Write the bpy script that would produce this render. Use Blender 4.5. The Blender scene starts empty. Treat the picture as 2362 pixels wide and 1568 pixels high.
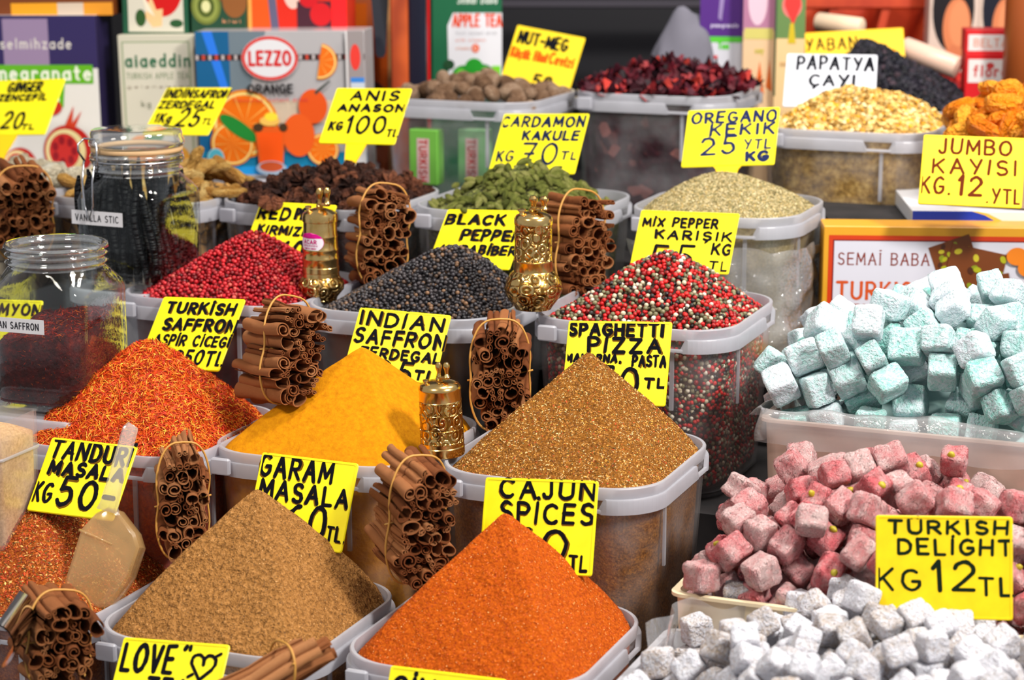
import bpy, math, random, base64, struct
import numpy as np
from mathutils import Vector, Matrix, noise
random.seed(7); RNG = np.random.default_rng(11)
SC = bpy.context.scene
COL = SC.collection
# ------------------------------------------------------------------ camera
F, CX, CY = 5000.0, 1181.0, 784.0            # focal length and centre in pixels of the 2362 x 1568 frame
PITCH = math.radians(12.5)
CAM = Vector((0, 0, 1.55))
RIGHT = Vector((1, 0, 0)); FWD = Vector((0, math.cos(PITCH), -math.sin(PITCH))); UP = Vector((0, math.sin(PITCH), math.cos(PITCH)))
cd = bpy.data.cameras.new('camera'); cam = bpy.data.objects.new('camera', cd); COL.objects.link(cam)
cam.location = CAM; cam.rotation_euler = (math.pi/2-PITCH, 0, 0)
cd.sensor_width = 36; cd.lens = 36*F/2362; cd.clip_start = .05
cd.dof.use_dof = True; cd.dof.focus_distance = 2.06; cd.dof.aperture_fstop = 6.3
SC.camera = cam
# ------------------------------------------------------------------ light
SC.view_settings.view_transform = 'Standard'; SC.view_settings.look = 'None'
SC.view_settings.gamma = 1; SC.view_settings.use_curve_mapping = False
SC.view_settings.exposure = 0.0
SC.cycles.max_bounces = 8; SC.cycles.transparent_max_bounces = 32; SC.cycles.diffuse_bounces = 3
SC.cycles.glossy_bounces = 3; SC.cycles.transmission_bounces = 5
SC.cycles.caustics_reflective = False; SC.cycles.caustics_refractive = False
w = bpy.data.worlds.new('bazaar_light'); SC.world = w; w.use_nodes = True
bg = w.node_tree.nodes['Background']; bg.inputs[0].default_value = (.90, .93, 1, 1); bg.inputs[1].default_value = .42
def lamp(name, loc, target, size, power, col):
    l = bpy.data.lights.new(name, 'AREA'); l.shape = 'DISK'; l.size = size; l.energy = power; l.color = col
    o = bpy.data.objects.new(name, l); COL.objects.link(o); o.location = loc
    o.rotation_euler = (Vector(target)-Vector(loc)).to_track_quat('-Z', 'Y').to_euler()
    return o
lamp('stall_lamp_front', (1.35, .80, 2.65), (.15, 2.1, .95), .35, 64, (1, .96, .90))
lamp('stall_lamp_side', (-1.0, 1.0, 2.7), (.0, 2.3, .95), .35, 19, (1, .93, .82))
lamp('stall_lamp_middle', (.3, 2.0, 2.9), (.2, 2.3, 1.0), .3, 22, (1, .96, .9))
lamp('stall_lamp_back', (.9, 2.3, 2.7), (.5, 3.0, 1.2), .3, 12, (1, .94, .85))
# ------------------------------------------------------------------ placing helpers
def P(u, v, d):
    return CAM + RIGHT*((u-CX)/F*d) + UP*(-(v-CY)/F*d) + FWD*d
def Dh(v, h):                                 # distance at which image row v lies h below the lens
    return h/(math.sin(PITCH)+(v-CY)/F*math.cos(PITCH))
def Ph(u, v, h): return P(u, v, Dh(v, h))
def proj(p):
    q = Vector(p)-CAM; d = q.dot(FWD)
    return CX+F*q.dot(RIGHT)/d, CY-F*q.dot(UP)/d, d
TH = math.radians(22)                         # the stall front runs askew to the view
EX = Vector((math.cos(TH), -math.sin(TH), 0)); EY = Vector((math.sin(TH), math.cos(TH), 0))
def tag(o, label=None, cat=None, group=None, kind=None):
    if label: o['label'] = label
    if cat: o['category'] = cat
    if group: o['group'] = group
    if kind: o['kind'] = kind
    return o
def empty(name, loc, rz=0, **k):
    o = bpy.data.objects.new(name, None); COL.objects.link(o); o.location = loc; o.rotation_euler = (0, 0, rz)
    o.empty_display_size = .02
    return tag(o, **k)
def frame(o, origin, X, Y):
    X = X.normalized(); Z = X.cross(Y).normalized(); Y = Z.cross(X)
    o.matrix_world = Matrix.Translation(origin) @ Matrix((X, Y, Z)).transposed().to_4x4()
    return o
# ------------------------------------------------------------------ mesh helpers
class MB:
    def __init__(s): s.v = []; s.f = []; s.m = []
    def add(s, vs, fs, m=0):
        b = len(s.v); s.v += [tuple(p) for p in vs]
        for f in fs: s.f.append([b+i for i in f]); s.m.append(m)
        return s
    def box(s, c, d, m=0, M=None, bev=0):
        x, y, z = d[0]/2, d[1]/2, d[2]/2
        if bev:
            b = bev; loops = []
            for zz, i in ((-z, b), (-z+b, 0), (z-b, 0), (z, b)):
                xx, yy = x-i, y-i; k = b if not i else b*.6
                loops.append([(-xx+k, -yy, zz), (xx-k, -yy, zz), (xx, -yy+k, zz), (xx, yy-k, zz), (xx-k, yy, zz), (-xx+k, yy, zz), (-xx, yy-k, zz), (-xx, -yy+k, zz)])
            t = MB().loft(loops, m, True, True); vs = [Vector(p) for p in t.v]; fs = t.f
        else:
            vs = [Vector((a*x, bb*y, cc*z)) for cc in (-1, 1) for bb in (-1, 1) for a in (-1, 1)]
            fs = [(0, 2, 3, 1), (4, 5, 7, 6), (0, 1, 5, 4), (2, 6, 7, 3), (0, 4, 6, 2), (1, 3, 7, 5)]
        if M is not None: vs = [M @ p for p in vs]
        return s.add([p+Vector(c) for p in vs], fs, m)
    def loft(s, loops, m=0, cap0=False, cap1=False, closed=True, wrap=False):
        n = len(loops[0]); vs = [p for L in loops for p in L]; fs = []
        k = len(loops)
        for j in range(k if wrap else k-1):
            for i in range(n if closed else n-1):
                a = j*n+i; b = j*n+(i+1) % n; j2 = (j+1) % k
                fs.append((a, b, j2*n+(i+1) % n, j2*n+i))
        if cap0: fs.append(tuple(range(n-1, -1, -1)))
        if cap1: fs.append(tuple((k-1)*n+i for i in range(n)))
        return s.add(vs, fs, m)
    def lathe(s, prof, n=32, m=0, c=(0, 0, 0), cap=True):
        loops = [[(c[0]+r*math.cos(2*math.pi*i/n), c[1]+r*math.sin(2*math.pi*i/n), c[2]+z) for i in range(n)] for r, z in prof]
        return s.loft(loops, m, cap, cap)
    def tube(s, pts, r, n=8, m=0, closed=False):
        pts = [Vector(p) for p in pts]; loops = []; k = len(pts); up = None
        for i, p in enumerate(pts):
            if closed: t = pts[(i+1) % k]-pts[i-1]
            else: t = pts[min(i+1, k-1)]-pts[max(i-1, 0)]
            t.normalize()
            if up is None: up = Vector((0, 0, 1)) if abs(t.z) < .9 else Vector((1, 0, 0))
            a = t.cross(up).normalized(); b = a.cross(t); up = b
            rr = r[i] if isinstance(r, (list, tuple)) else r
            loops.append([p+a*rr*math.cos(2*math.pi*q/n)+b*rr*math.sin(2*math.pi*q/n) for q in range(n)])
        return s.loft(loops, m, not closed, not closed, True, closed)
    def poly(s, pts, z, m=0):                     # flat polygon in the xy plane
        return s.add([(p[0], p[1], z) for p in pts], [tuple(range(len(pts)))], m)
    def disc(s, x, y, rx, ry, z, m=0, n=24, a0=0, a1=2*math.pi, rot=0):
        full = abs(a1-a0-2*math.pi) < 1e-6; q = []
        for i in range(n if full else n+1):
            a = a0+(a1-a0)*i/n; px, py = rx*math.cos(a), ry*math.sin(a)
            q.append((x+px*math.cos(rot)-py*math.sin(rot), y+px*math.sin(rot)+py*math.cos(rot)))
        return s.poly(q, z, m)
    def ring(s, x, y, rx, ry, w, z, m=0, n=40):
        o = [(x+rx*math.cos(2*math.pi*i/n), y+ry*math.sin(2*math.pi*i/n), z) for i in range(n)]
        q = [(x+(rx-w)*math.cos(2*math.pi*i/n), y+(ry-w)*math.sin(2*math.pi*i/n), z) for i in range(n)]
        return s.loft([o, q], m)
    def mesh(s, name, mats, smooth=False):
        me = bpy.data.meshes.new(name); me.from_pydata(s.v, [], s.f)
        for q in (mats if isinstance(mats, (list, tuple)) else [mats]): me.materials.append(q)
        me.polygons.foreach_set('material_index', s.m)
        if smooth: me.polygons.foreach_set('use_smooth', [True]*len(s.f))
        if smooth and smooth is not True:
            try: me.set_sharp_from_angle(angle=smooth)
            except Exception: pass
        me.update(); return me
    def build(s, name, mats, parent=None, smooth=False, loc=None):
        o = bpy.data.objects.new(name, s.mesh(name, mats, smooth)); COL.objects.link(o)
        if parent is not None: o.parent = parent
        if loc is not None: o.location = loc
        return o
def rsq(a, b, r, n=12, z=0):                      # rounded rectangle, half sizes a x b, anticlockwise from the +x side
    r = min(r, a, b); out = []
    for cx, cy, a0 in ((a-r, b-r, 0), (-a+r, b-r, 90), (-a+r, -b+r, 180), (a-r, -b+r, 270)):
        for i in range(n+1):
            t = math.radians(a0+90*i/n); out.append((cx+r*math.cos(t), cy+r*math.sin(t), z))
    return out
def resample(loop, n):                            # even spacing round a closed loop, starting at the same point
    q = np.array(loop+[loop[0]], float); L = np.r_[0, np.cumsum(np.linalg.norm(np.diff(q, axis=0), axis=1))]
    t = np.linspace(0, L[-1], n, endpoint=False)
    return np.stack([np.interp(t, L, q[:, k]) for k in range(3)], 1)
def np_object(name, V, T, mats, mi=None, col=None, smooth=True, parent=None):
    me = bpy.data.meshes.new(name); V = np.asarray(V, np.float32); T = np.asarray(T, np.int32); k = T.shape[1]
    me.vertices.add(len(V)); me.vertices.foreach_set('co', V.ravel())
    me.loops.add(T.size); me.loops.foreach_set('vertex_index', T.ravel())
    me.polygons.add(len(T)); me.polygons.foreach_set('loop_start', np.arange(0, T.size, k, dtype=np.int32))
    me.polygons.foreach_set('loop_total', np.full(len(T), k, np.int32))
    for q in (mats if isinstance(mats, (list, tuple)) else [mats]): me.materials.append(q)
    if mi is not None: me.polygons.foreach_set('material_index', np.asarray(mi, np.int32))
    sm = np.full(len(T), bool(smooth)) if np.isscalar(smooth) else np.asarray(smooth, bool)
    me.polygons.foreach_set('use_smooth', sm)
    me.update(calc_edges=True)
    if col is not None:
        at = me.color_attributes.new('Col', 'FLOAT_COLOR', 'POINT')
        at.data.foreach_set('color', np.c_[np.asarray(col, np.float32), np.ones(len(V), np.float32)].ravel())
    o = bpy.data.objects.new(name, me); COL.objects.link(o)
    if parent is not None: o.parent = parent
    return o
def srgb(r, g, b):
    f = lambda c: (c/255/12.92 if c/255 <= .04045 else ((c/255+.055)/1.055)**2.4)
    return (f(r), f(g), f(b))
# ------------------------------------------------------------------ materials
class N:
    def __init__(s, name):
        s.m = bpy.data.materials.new(name); s.m.use_nodes = True; s.t = s.m.node_tree; s.t.nodes.clear()
        s.out = s.t.nodes.new('ShaderNodeOutputMaterial')
    def n(s, typ, ins=None, **kw):
        x = s.t.nodes.new('ShaderNode'+typ)
        for k, v in kw.items(): setattr(x, k, v)
        for k, v in (ins or {}).items():
            i = x.inputs[k]
            if hasattr(v, 'bl_idname') or isinstance(v, bpy.types.NodeSocket): s.t.links.new(v, i)
            else: i.default_value = (v+(1,) if isinstance(v, tuple) and len(v) == 3 and i.type == 'RGBA' else v)
        return x
    def pos(s): return s.n('TexCoord').outputs['Object']
    def noise(s, scale, detail=3, rough=.55, vec=None):
        return s.n('TexNoise', {'Scale': scale, 'Detail': detail, 'Roughness': rough, 'Vector': vec or s.pos()}).outputs['Fac']
    def ramp(s, fac, stops):
        r = s.n('ValToRGB', {'Fac': fac}); e = r.color_ramp.elements
        while len(e) < len(stops): e.new(.5)
        for q, (p, c) in zip(e, stops): q.position = p; q.color = tuple(c)+(1,)
        return r.outputs['Color']
    def bump(s, h, strength=.5, dist=.001, normal=None):
        d = {'Height': h, 'Strength': strength, 'Distance': dist}
        if normal: d['Normal'] = normal
        return s.n('Bump', d).outputs['Normal']
    def mixc(s, fac, a, b):
        x = s.n('Mix', data_type='RGBA'); L = s.t.links
        for i, v in ((0, fac), (6, a), (7, b)):
            if isinstance(v, bpy.types.NodeSocket): L.new(v, x.inputs[i])
            else: x.inputs[i].default_value = v+(1,) if isinstance(v, tuple) else v
        return x.outputs[2]
    def princ(s, **k):
        d = {}
        for a, b in k.items(): d[{'color': 'Base Color', 'rough': 'Roughness', 'metal': 'Metallic', 'normal': 'Normal', 'spec': 'Specular IOR Level', 'sss': 'Subsurface Weight', 'sssr': 'Subsurface Radius', 'ssss': 'Subsurface Scale', 'coat': 'Coat Weight', 'trans': 'Transmission Weight', 'ior': 'IOR', 'emit': 'Emission Color', 'emits': 'Emission Strength'}[a]] = b
        return s.n('BsdfPrincipled', d).outputs[0]
    def done(s, sh): s.t.links.new(sh, s.out.inputs['Surface']); return s.m
def flat(name, c, rough=.5, spec=.4, coat=0):
    k = N(name); return k.done(k.princ(color=c, rough=rough, spec=spec, coat=coat))
_paint = {}
def paint(r, g, b, rough=.35):
    key = (r, g, b, rough)
    if key not in _paint: _paint[key] = flat('print_%02x%02x%02x' % (r, g, b), srgb(r, g, b), rough, .4)
    return _paint[key]
def facing(k, lo=.04, hi=.75, p=4.):
    lw = k.n('LayerWeight', {'Blend': .5}).outputs['Facing']
    return k.n('Math', {0: k.n('Math', {0: lw, 1: p}, operation='POWER').outputs[0], 1: hi, 2: lo}, operation='MULTIPLY_ADD').outputs[0]
def plastic(name, clear, tint, rough=.3):
    """milky polypropylene: part of the light goes straight through, part is scattered"""
    k = N(name)
    di = k.n('BsdfDiffuse', {'Color': tint}).outputs[0]; tl = k.n('BsdfTranslucent', {'Color': tint}).outputs[0]
    gl = k.n('BsdfGlossy', {'Color': (1., 1., 1.), 'Roughness': rough}).outputs[0]
    tp = k.n('BsdfTransparent', {'Color': (1., 1., 1.)}).outputs[0]
    a = k.n('MixShader', {0: .45, 1: di, 2: tl}).outputs[0]
    fog = k.noise(22, 3)
    fac = k.n('MapRange', {'Value': fog, 'From Min': .3, 'From Max': .7, 'To Min': max(0, clear-.08), 'To Max': min(1, clear+.08)}).outputs[0]
    b = k.n('MixShader', {0: fac, 1: a, 2: tp}).outputs[0]
    fr = facing(k, .035, .5)
    return k.done(k.n('MixShader', {0: fr, 1: b, 2: gl}).outputs[0])
def glass(name, tint=(.95, .975, .965), rough=.02, bumps=0, haze=0, lo=.02, hi=.8, pw=2.4):
    k = N(name); d = {'Color': (1., 1., 1.), 'Roughness': rough}
    if bumps:
        d['Normal'] = k.bump(k.noise(28, 4, .6), 1, bumps)
    gl = k.n('BsdfGlossy', d).outputs[0]; tp = k.n('BsdfTransparent', {'Color': tint}).outputs[0]
    if haze: tp = k.n('MixShader', {0: haze, 1: tp, 2: k.n('BsdfDiffuse', {'Color': (.8, .8, .82)}).outputs[0]}).outputs[0]
    fr = facing(k, lo, hi, pw)
    return k.done(k.n('MixShader', {0: fr, 1: tp, 2: gl}).outputs[0])
def powder(name, stops, scale, bump=.0008, scale2=None, rough=.95, fine=None):
    k = N(name); a = k.noise(scale, 4, .7); c = k.ramp(a, stops)
    if fine:
        vo = k.n('TexVoronoi', {'Scale': fine[0], 'Vector': k.pos()})
        sep = k.n('SeparateColor', {'Color': vo.outputs['Color']}).outputs[0]
        m = k.n('MapRange', {'Value': sep, 'From Min': fine[2], 'From Max': min(1, fine[2]+.15)}).outputs[0]
        c = k.mixc(m, c, fine[1])
    nm = k.bump(k.noise(scale*.9, 5, .7), 1, bump)
    if scale2: nm = k.bump(k.noise(scale2, 3, .6), 1, bump*3, nm)
    return k.done(k.princ(color=c, rough=rough, spec=.15, normal=nm))
def grain(name, rough=.6, spec=.3, bscale=0, bump=.0004, sss=0):
    k = N(name); c = k.n('Attribute', attribute_name='Col').outputs['Color']; d = dict(color=c, rough=rough, spec=spec)
    if bscale: d['normal'] = k.bump(k.noise(bscale, 2), 1, bump)
    return k.done(k.princ(**d))
M_TUB = plastic('tub_plastic', .925, (.80, .80, .84), .25)
M_RIM = plastic('rim_plastic', .25, (.68, .68, .74), .3)
M_GLASS = glass('jar_glass', bumps=.0006, lo=.008)
M_GLASSR = glass('jar_glass_thick', (.93, .95, .945), bumps=.0010, haze=.10, lo=.03, hi=1., pw=1.5)
M_WRAP = glass('wrap_film', (.97, .97, .97), .10, .020, .26, .03, .9, 1.6)
M_FILM = glass('plastic_film', (.98, .98, .98), .12, .004, .22)
M_GRAIN = grain('grain'); M_CORN = grain('peppercorn', .42, .45, 500, .0006)
# ------------------------------------------------------------------ the setting: floor, back wall, stepped counter
def structure(o): o['kind'] = 'structure'; return o
k = N('floor_stone'); M_FLOOR = k.done(k.princ(color=k.ramp(k.noise(3), [(.3, srgb(60, 55, 52)), (.7, srgb(95, 88, 82))]), rough=.6))
k = N('wall_dark'); M_WALL = k.done(k.princ(color=k.ramp(k.noise(1.5), [(.35, srgb(14, 14, 20)), (.65, srgb(38, 33, 36))]), rough=.6))
structure(MB().box((0, 2.0, -.02), (7, 6, .04)).build('floor', M_FLOOR))
structure(MB().box((0, 4.3, 1.5), (7, .06, 3.0)).build('wall_back', M_WALL))
k = N('counter_cloth'); M_COUNTER = k.done(k.princ(color=k.ramp(k.noise(30), [(.3, srgb(20, 18, 20)), (.7, srgb(38, 33, 34))]), rough=.9))
k = N('shelf_wood'); wv = k.n('TexWave', {'Scale': 6, 'Distortion': 6, 'Detail': 3, 'Vector': k.pos()}).outputs['Fac']
M_WOOD = k.done(k.princ(color=k.ramp(wv, [(0, srgb(150, 55, 18)), (1, srgb(200, 88, 35))]), rough=.4, coat=.2))
ROWH = {1: .660, 2: .552, 3: .460, 4: .392, 5: .300}     # how far each row's rims lie below the lens
HB = .18                                                 # height of a tub
ROWS = {1: (1145, 1462), 2: (1331, 1045), 3: (1515, 707), 4: (1682, 471), 5: (1540, 200)}
def sxy(p): return p.x*EX.x+p.y*EX.y, p.x*EY.x+p.y*EY.y     # stall coordinates
def stall(sx, sy, z): return Vector((EX.x*sx+EY.x*sy, EX.y*sx+EY.y*sy, z))
RY = {r: sxy(Ph(*ROWS[r], ROWH[r]))[1] for r in ROWS}
step = MB(); Rz = Matrix.Rotation(-TH, 3, 'Z')
for r in (1, 2, 3, 4, 5):
    f = RY[r]-.125 if r == 1 else (RY[r]+RY[r-1])/2+.004
    b = RY[5]+.62 if r == 5 else (RY[r]+RY[r+1])/2+.004
    z = CAM.z-ROWH[r]-HB-.0005
    if r == 5: z = CAM.z-.327-HB-.0005
    x1 = -.565 if r < 4 else .75
    c = stall((-1.5+x1)/2-.0, (f+b)/2, z/2); step.box(c, (1.5+x1, b-f, z), 0, Rz.to_4x4())
o = step.build('display_stand', M_COUNTER)
tag(o, 'dark stepped stall counter that carries the rows of spice tubs', 'display stand')
# ------------------------------------------------------------------ tubs
LB = .222                                                 # tub width at the rim
def make_tub_meshes(L, W, r, H, tag_):
    """tub with inner and outer wall, a collar, a hanging rim band with latch notches, thin ribs"""
    a, b = L/2, W/2; t = .0016
    tub = MB(); loops = []
    for z, ins in ((-H, .020), (-H+.006, .0145), (-H*.5, .0085), (-.022, .0045), (-.0005, .0035)):
        loops.append(rsq(a-ins, b-ins, r-ins*.5, 10, z))
    for z, ins in ((-.0005, .0035+t), (-.022, .0045+t), (-H*.5, .0085+t), (-H+.007, .0145+t)):
        loops.append(rsq(a-ins, b-ins, r-ins*.5, 10, z))
    tub.loft(loops, 0, True, True)
    rim = MB()
    rim.loft([rsq(a-.0030, b-.0030, r, 10, -.010), rsq(a-.0024, b-.0024, r, 10, 0.0004), rsq(a-.0030, b-.0030, r, 10, .0014), rsq(a-.0054, b-.0054, r-.001, 10, .0014), rsq(a-.0056, b-.0056, r-.001, 10, -.010)], 0)
    # hanging band: a ring with two gaps for latches on the front and right sides
    n = 160; o1 = resample(rsq(a, b, r, 12), n); o0 = resample(rsq(a-.0034, b-.0034, r, 12), n)
    gaps = [(i, i) for i in range(0)]
    per = [(a-r)*.0]
    def gap(i):
        x, y = o1[i][0], o1[i][1]
        return (y < -b+.004 and a*.30 < x < a*.62) or (x > a-.004 and -b*.62 < -y < -b*.30) or (x < -a+.004 and b*.30 < -y < b*.62) or (y > b-.004 and -a*.62 < x < -a*.30)
    g = [gap(i) for i in range(n)]
    for i in range(n):
        j = (i+1) % n
        if g[i] and g[j]:
            z0, z1 = -.0215, -.0185
        else:
            z0, z1 = -.0225, -.0085
        zi = (z0, -.0185 if g[i] else -.0085); zj = (z0, -.0185 if g[j] else -.0085)
        q = [(*o0[i][:2], zi[0]), (*o1[i][:2], zi[0]), (*o1[i][:2], zi[1]-.0015), (*(o1[i][:2]*.994), zi[1]), (*o0[i][:2], zi[1])]
        p = [(*o0[j][:2], zj[0]), (*o1[j][:2], zj[0]), (*o1[j][:2], zj[1]-.0015), (*(o1[j][:2]*.994), zj[1]), (*o0[j][:2], zj[1])]
        rim.loft([q, p], 0)
    ribs = []
    for sx in (.46,): ribs.append(MB().box((sx*a, -(b-.0062), -.053), (.0042, .0022, .060), 0))
    ribs.append(MB().box((a-.0062, -.46*b, -.053), (.0022, .0042, .060), 0))
    lug = MB()                                            # hinge lug at the near left corner
    for cx, cy in ((-a*.72, -b),):
        lug.box((cx, cy-.0028, -.012), (.020, .0056, .016), 0, None, .0014)
    return (tub.mesh('tub_'+tag_, M_TUB, .6), rim.mesh('rim_'+tag_, M_RIM, .7), [q.mesh('rib_'+tag_, M_RIM) for q in ribs], lug.mesh('latch_'+tag_, M_RIM, .6))
_TUBS = {}
def tub(c, label, L=LB, W=None, r=.052, H=HB, rz=-TH, lug=True):
    W = W or L; key = (L, W, r, H)
    if key not in _TUBS: _TUBS[key] = make_tub_meshes(L, W, r, H, 'mesh')
    t = empty('spice_tub', c, rz, label=label, cat='tub', group='translucent spice tubs')
    A = _TUBS[key]
    for nm, me in (('tub_wall', A[0]), ('rim', A[1]), ('rib', A[2][0]), ('rib', A[2][1]), ('latch', A[3])):
        if nm == 'latch' and not lug: continue
        o = bpy.data.objects.new(nm, me); COL.objects.link(o); o.parent = t
    return t
# ------------------------------------------------------------------ heaps
def fbm(p, s, oct=3):
    return noise.fractal(Vector(p)*s, 1.0, 2.0, oct)
def heap_grid(L, W, r, H, peak, power=1.0, eps=.06, fill=-.008, depth=.165, nr=64, na=160, bumps=(), edge=.004, dome=None, sharp=0.):
    """polar grid from the peak to the tub wall, then down behind the wall to the bottom"""
    a, b = L/2-edge-.005, W/2-edge-.005; bd = resample(rsq(a, b, min(r, a, b), 14), na)
    sq = np.array([[q[0], q[1], 0.]/max(abs(q[0])/a, abs(q[1])/b) for q in bd]); sq = bd+(sq-bd)*sharp
    V = []; ts = [(i/nr) for i in range(1, nr+1)]
    c = np.array([peak[0], peak[1], 0.]); V.append((peak[0], peak[1], 0))
    def prof(t):
        if dome: return (1-t**dome[0])**dome[1]
        f = lambda q: 1-math.sqrt(q*q+eps*eps)
        return max(0., (f(t)-f(1))/(f(0)-f(1)))**power
    out = [(peak[0], peak[1], fill+H*prof(0))]
    for t in ts:
        for i in range(na):
            q = c*(1-t)+(sq[i]+(bd[i]-sq[i])*t**5)*t; x, y = q[0], q[1]
            z = fill+H*prof(t)
            for (amp, sc, sd) in bumps: z += amp*fbm((x+sd, y, sd*3.1), sc)*(1 if t < .93 else (1-t)/.07)
            out.append((x, y, z))
    nw = 10
    for j in range(1, nw+1):
        zz = fill+(-depth-fill)*j/nw; k_ = 1-.075*j/nw
        for i in range(na): out.append((bd[i][0]*k_, bd[i][1]*k_, zz))
    V = np.array(out, float); T = []
    for i in range(na): T.append((0, 1+i, 1+(i+1) % na))
    for j in range(nr+nw-1):
        A = 1+j*na
        i = np.arange(na); i2 = (i+1) % na
        T.append(np.c_[A+i, A+na+i, A+na+i2]); T.append(np.c_[A+i, A+na+i2, A+i2])
    T = np.vstack([np.array(T[:na])]+T[na:])
    top = 1+nr*na
    return V, T, top
def tri_sample(V, T, n, rng, keep=None):
    A, B, C_ = V[T[:, 0]], V[T[:, 1]], V[T[:, 2]]; nn = np.cross(B-A, C_-A); ar = np.linalg.norm(nn, axis=1)/2
    w_ = ar.copy()
    if keep is not None: w_ = w_*keep((A+B+C_)/3, nn/(2*ar[:, None]+1e-12))
    idx = rng.choice(len(T), n, p=w_/w_.sum()); r1 = np.sqrt(rng.random(n)); r2 = rng.random(n)
    p = A[idx]*(1-r1)[:, None]+B[idx]*(r1*(1-r2))[:, None]+C_[idx]*(r1*r2)[:, None]
    return p, (nn[idx]/(2*ar[idx][:, None]+1e-12)), ar.sum()
def poisson(p, nrm, dmin):
    cell = dmin; H = {}; keep = []
    for i, q in enumerate(p):
        c = (int(q[0]//cell), int(q[1]//cell), int(q[2]//cell)); ok = True
        for dx in (-1, 0, 1):
            for dy in (-1, 0, 1):
                for dz in (-1, 0, 1):
                    for j in H.get((c[0]+dx, c[1]+dy, c[2]+dz), ()):
                        d = p[j]-q
                        if d[0]*d[0]+d[1]*d[1]+d[2]*d[2] < dmin*dmin: ok = False; break
                    if not ok: break
                if not ok: break
            if not ok: break
        if ok: keep.append(i); H.setdefault(c, []).append(i)
    return p[keep], nrm[keep]
def ico(sub):
    import bmesh
    bm = bmesh.new(); bmesh.ops.create_icosphere(bm, subdivisions=sub, radius=1)
    v = np.array([x.co[:] for x in bm.verts]); f = np.array([[q.index for q in x.verts] for x in bm.faces]); bm.free(); return v, f
ICO1 = ico(1); ICO2 = ico(2)
def rots(n, rng):
    q = rng.normal(size=(n, 4)); q /= np.linalg.norm(q, axis=1)[:, None]; a, b, c, d = q.T
    return np.stack([np.stack([1-2*(c*c+d*d), 2*(b*c-a*d), 2*(b*d+a*c)], 1), np.stack([2*(b*c+a*d), 1-2*(b*b+d*d), 2*(c*d-a*b)], 1), np.stack([2*(b*d-a*c), 2*(c*d+a*b), 1-2*(b*b+c*c)], 1)], 1)
def lie(nrm, rng, lift=.35):
    """rotations whose x axis lies along the surface (with some lift) and z axis follows the normal"""
    n = len(nrm); z = nrm+rng.normal(size=(n, 3))*.25; z /= np.linalg.norm(z, axis=1)[:, None]
    x = rng.normal(size=(n, 3)); x -= z*(x*z).sum(1)[:, None]; x /= np.linalg.norm(x, axis=1)[:, None]
    x = x+z*rng.uniform(-.1, lift, n)[:, None]; x /= np.linalg.norm(x, axis=1)[:, None]
    y = np.cross(z, x); y /= np.linalg.norm(y, axis=1)[:, None]; z = np.cross(x, y)
    return np.stack([x, y, z], 2)
def copies(tv, tf, p, R, s):
    """many copies of a small template as one vertex and face array; s may be (n,) or (n,3)"""
    n = len(p); s = np.asarray(s); s = s[:, None] if s.ndim == 1 else s
    V = np.einsum('nij,nkj->nki', R, tv[None]*s[:, None, :])+p[:, None, :]
    T = tf[None]+(np.arange(n)*len(tv))[:, None, None]
    return V.reshape(-1, 3), T.reshape(-1, tf.shape[1])
def palette(cols, wts, n, rng, var=.12):
    c = np.array([srgb(*q) for q in cols]); i = rng.choice(len(cols), n, p=np.array(wts)/sum(wts))
    return np.clip(c[i]*(1+rng.normal(size=(n, 1))*var), 0, 1)
def stuff(name, c, label, cat, V, T, mats, mi=None, col=None, rz=-TH, smooth=True):
    o = np_object(name, V, T, mats, mi, col, smooth); o.location = c; o.rotation_euler = (0, 0, rz)
    return tag(o, label, cat, None, 'stuff')
FLAKE = (np.array([(-1, -.3, 0), (.2, -.42, .12), (1, .1, 0), (-.1, .4, -.1), (0, 0, .22)], float), np.array([(0, 1, 4), (1, 2, 4), (2, 3, 4), (3, 0, 4)]))
SHRED = (np.array([(-1, -.5, 0), (-1, .5, .2), (-.3, -.6, .5), (-.3, .6, .9), (.4, -.5, .6), (.4, .5, .9), (1, 0, .1)], float), np.array([(0, 2, 1), (1, 2, 3), (2, 4, 3), (3, 4, 5), (4, 6, 5)]))
def local_peak(c, u, v):
    """where the ray through (u, v) meets the vertical plane through the tub centre facing the lens, in tub coordinates"""
    d = (Vector(c)-CAM).dot(FWD); q = P(u, v, d)-Vector(c)
    s = -q.y                                               # slide along the view ray to y = 0 is not needed at this scale
    return Vector((q.dot(EX), q.dot(EY), q.z))
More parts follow.
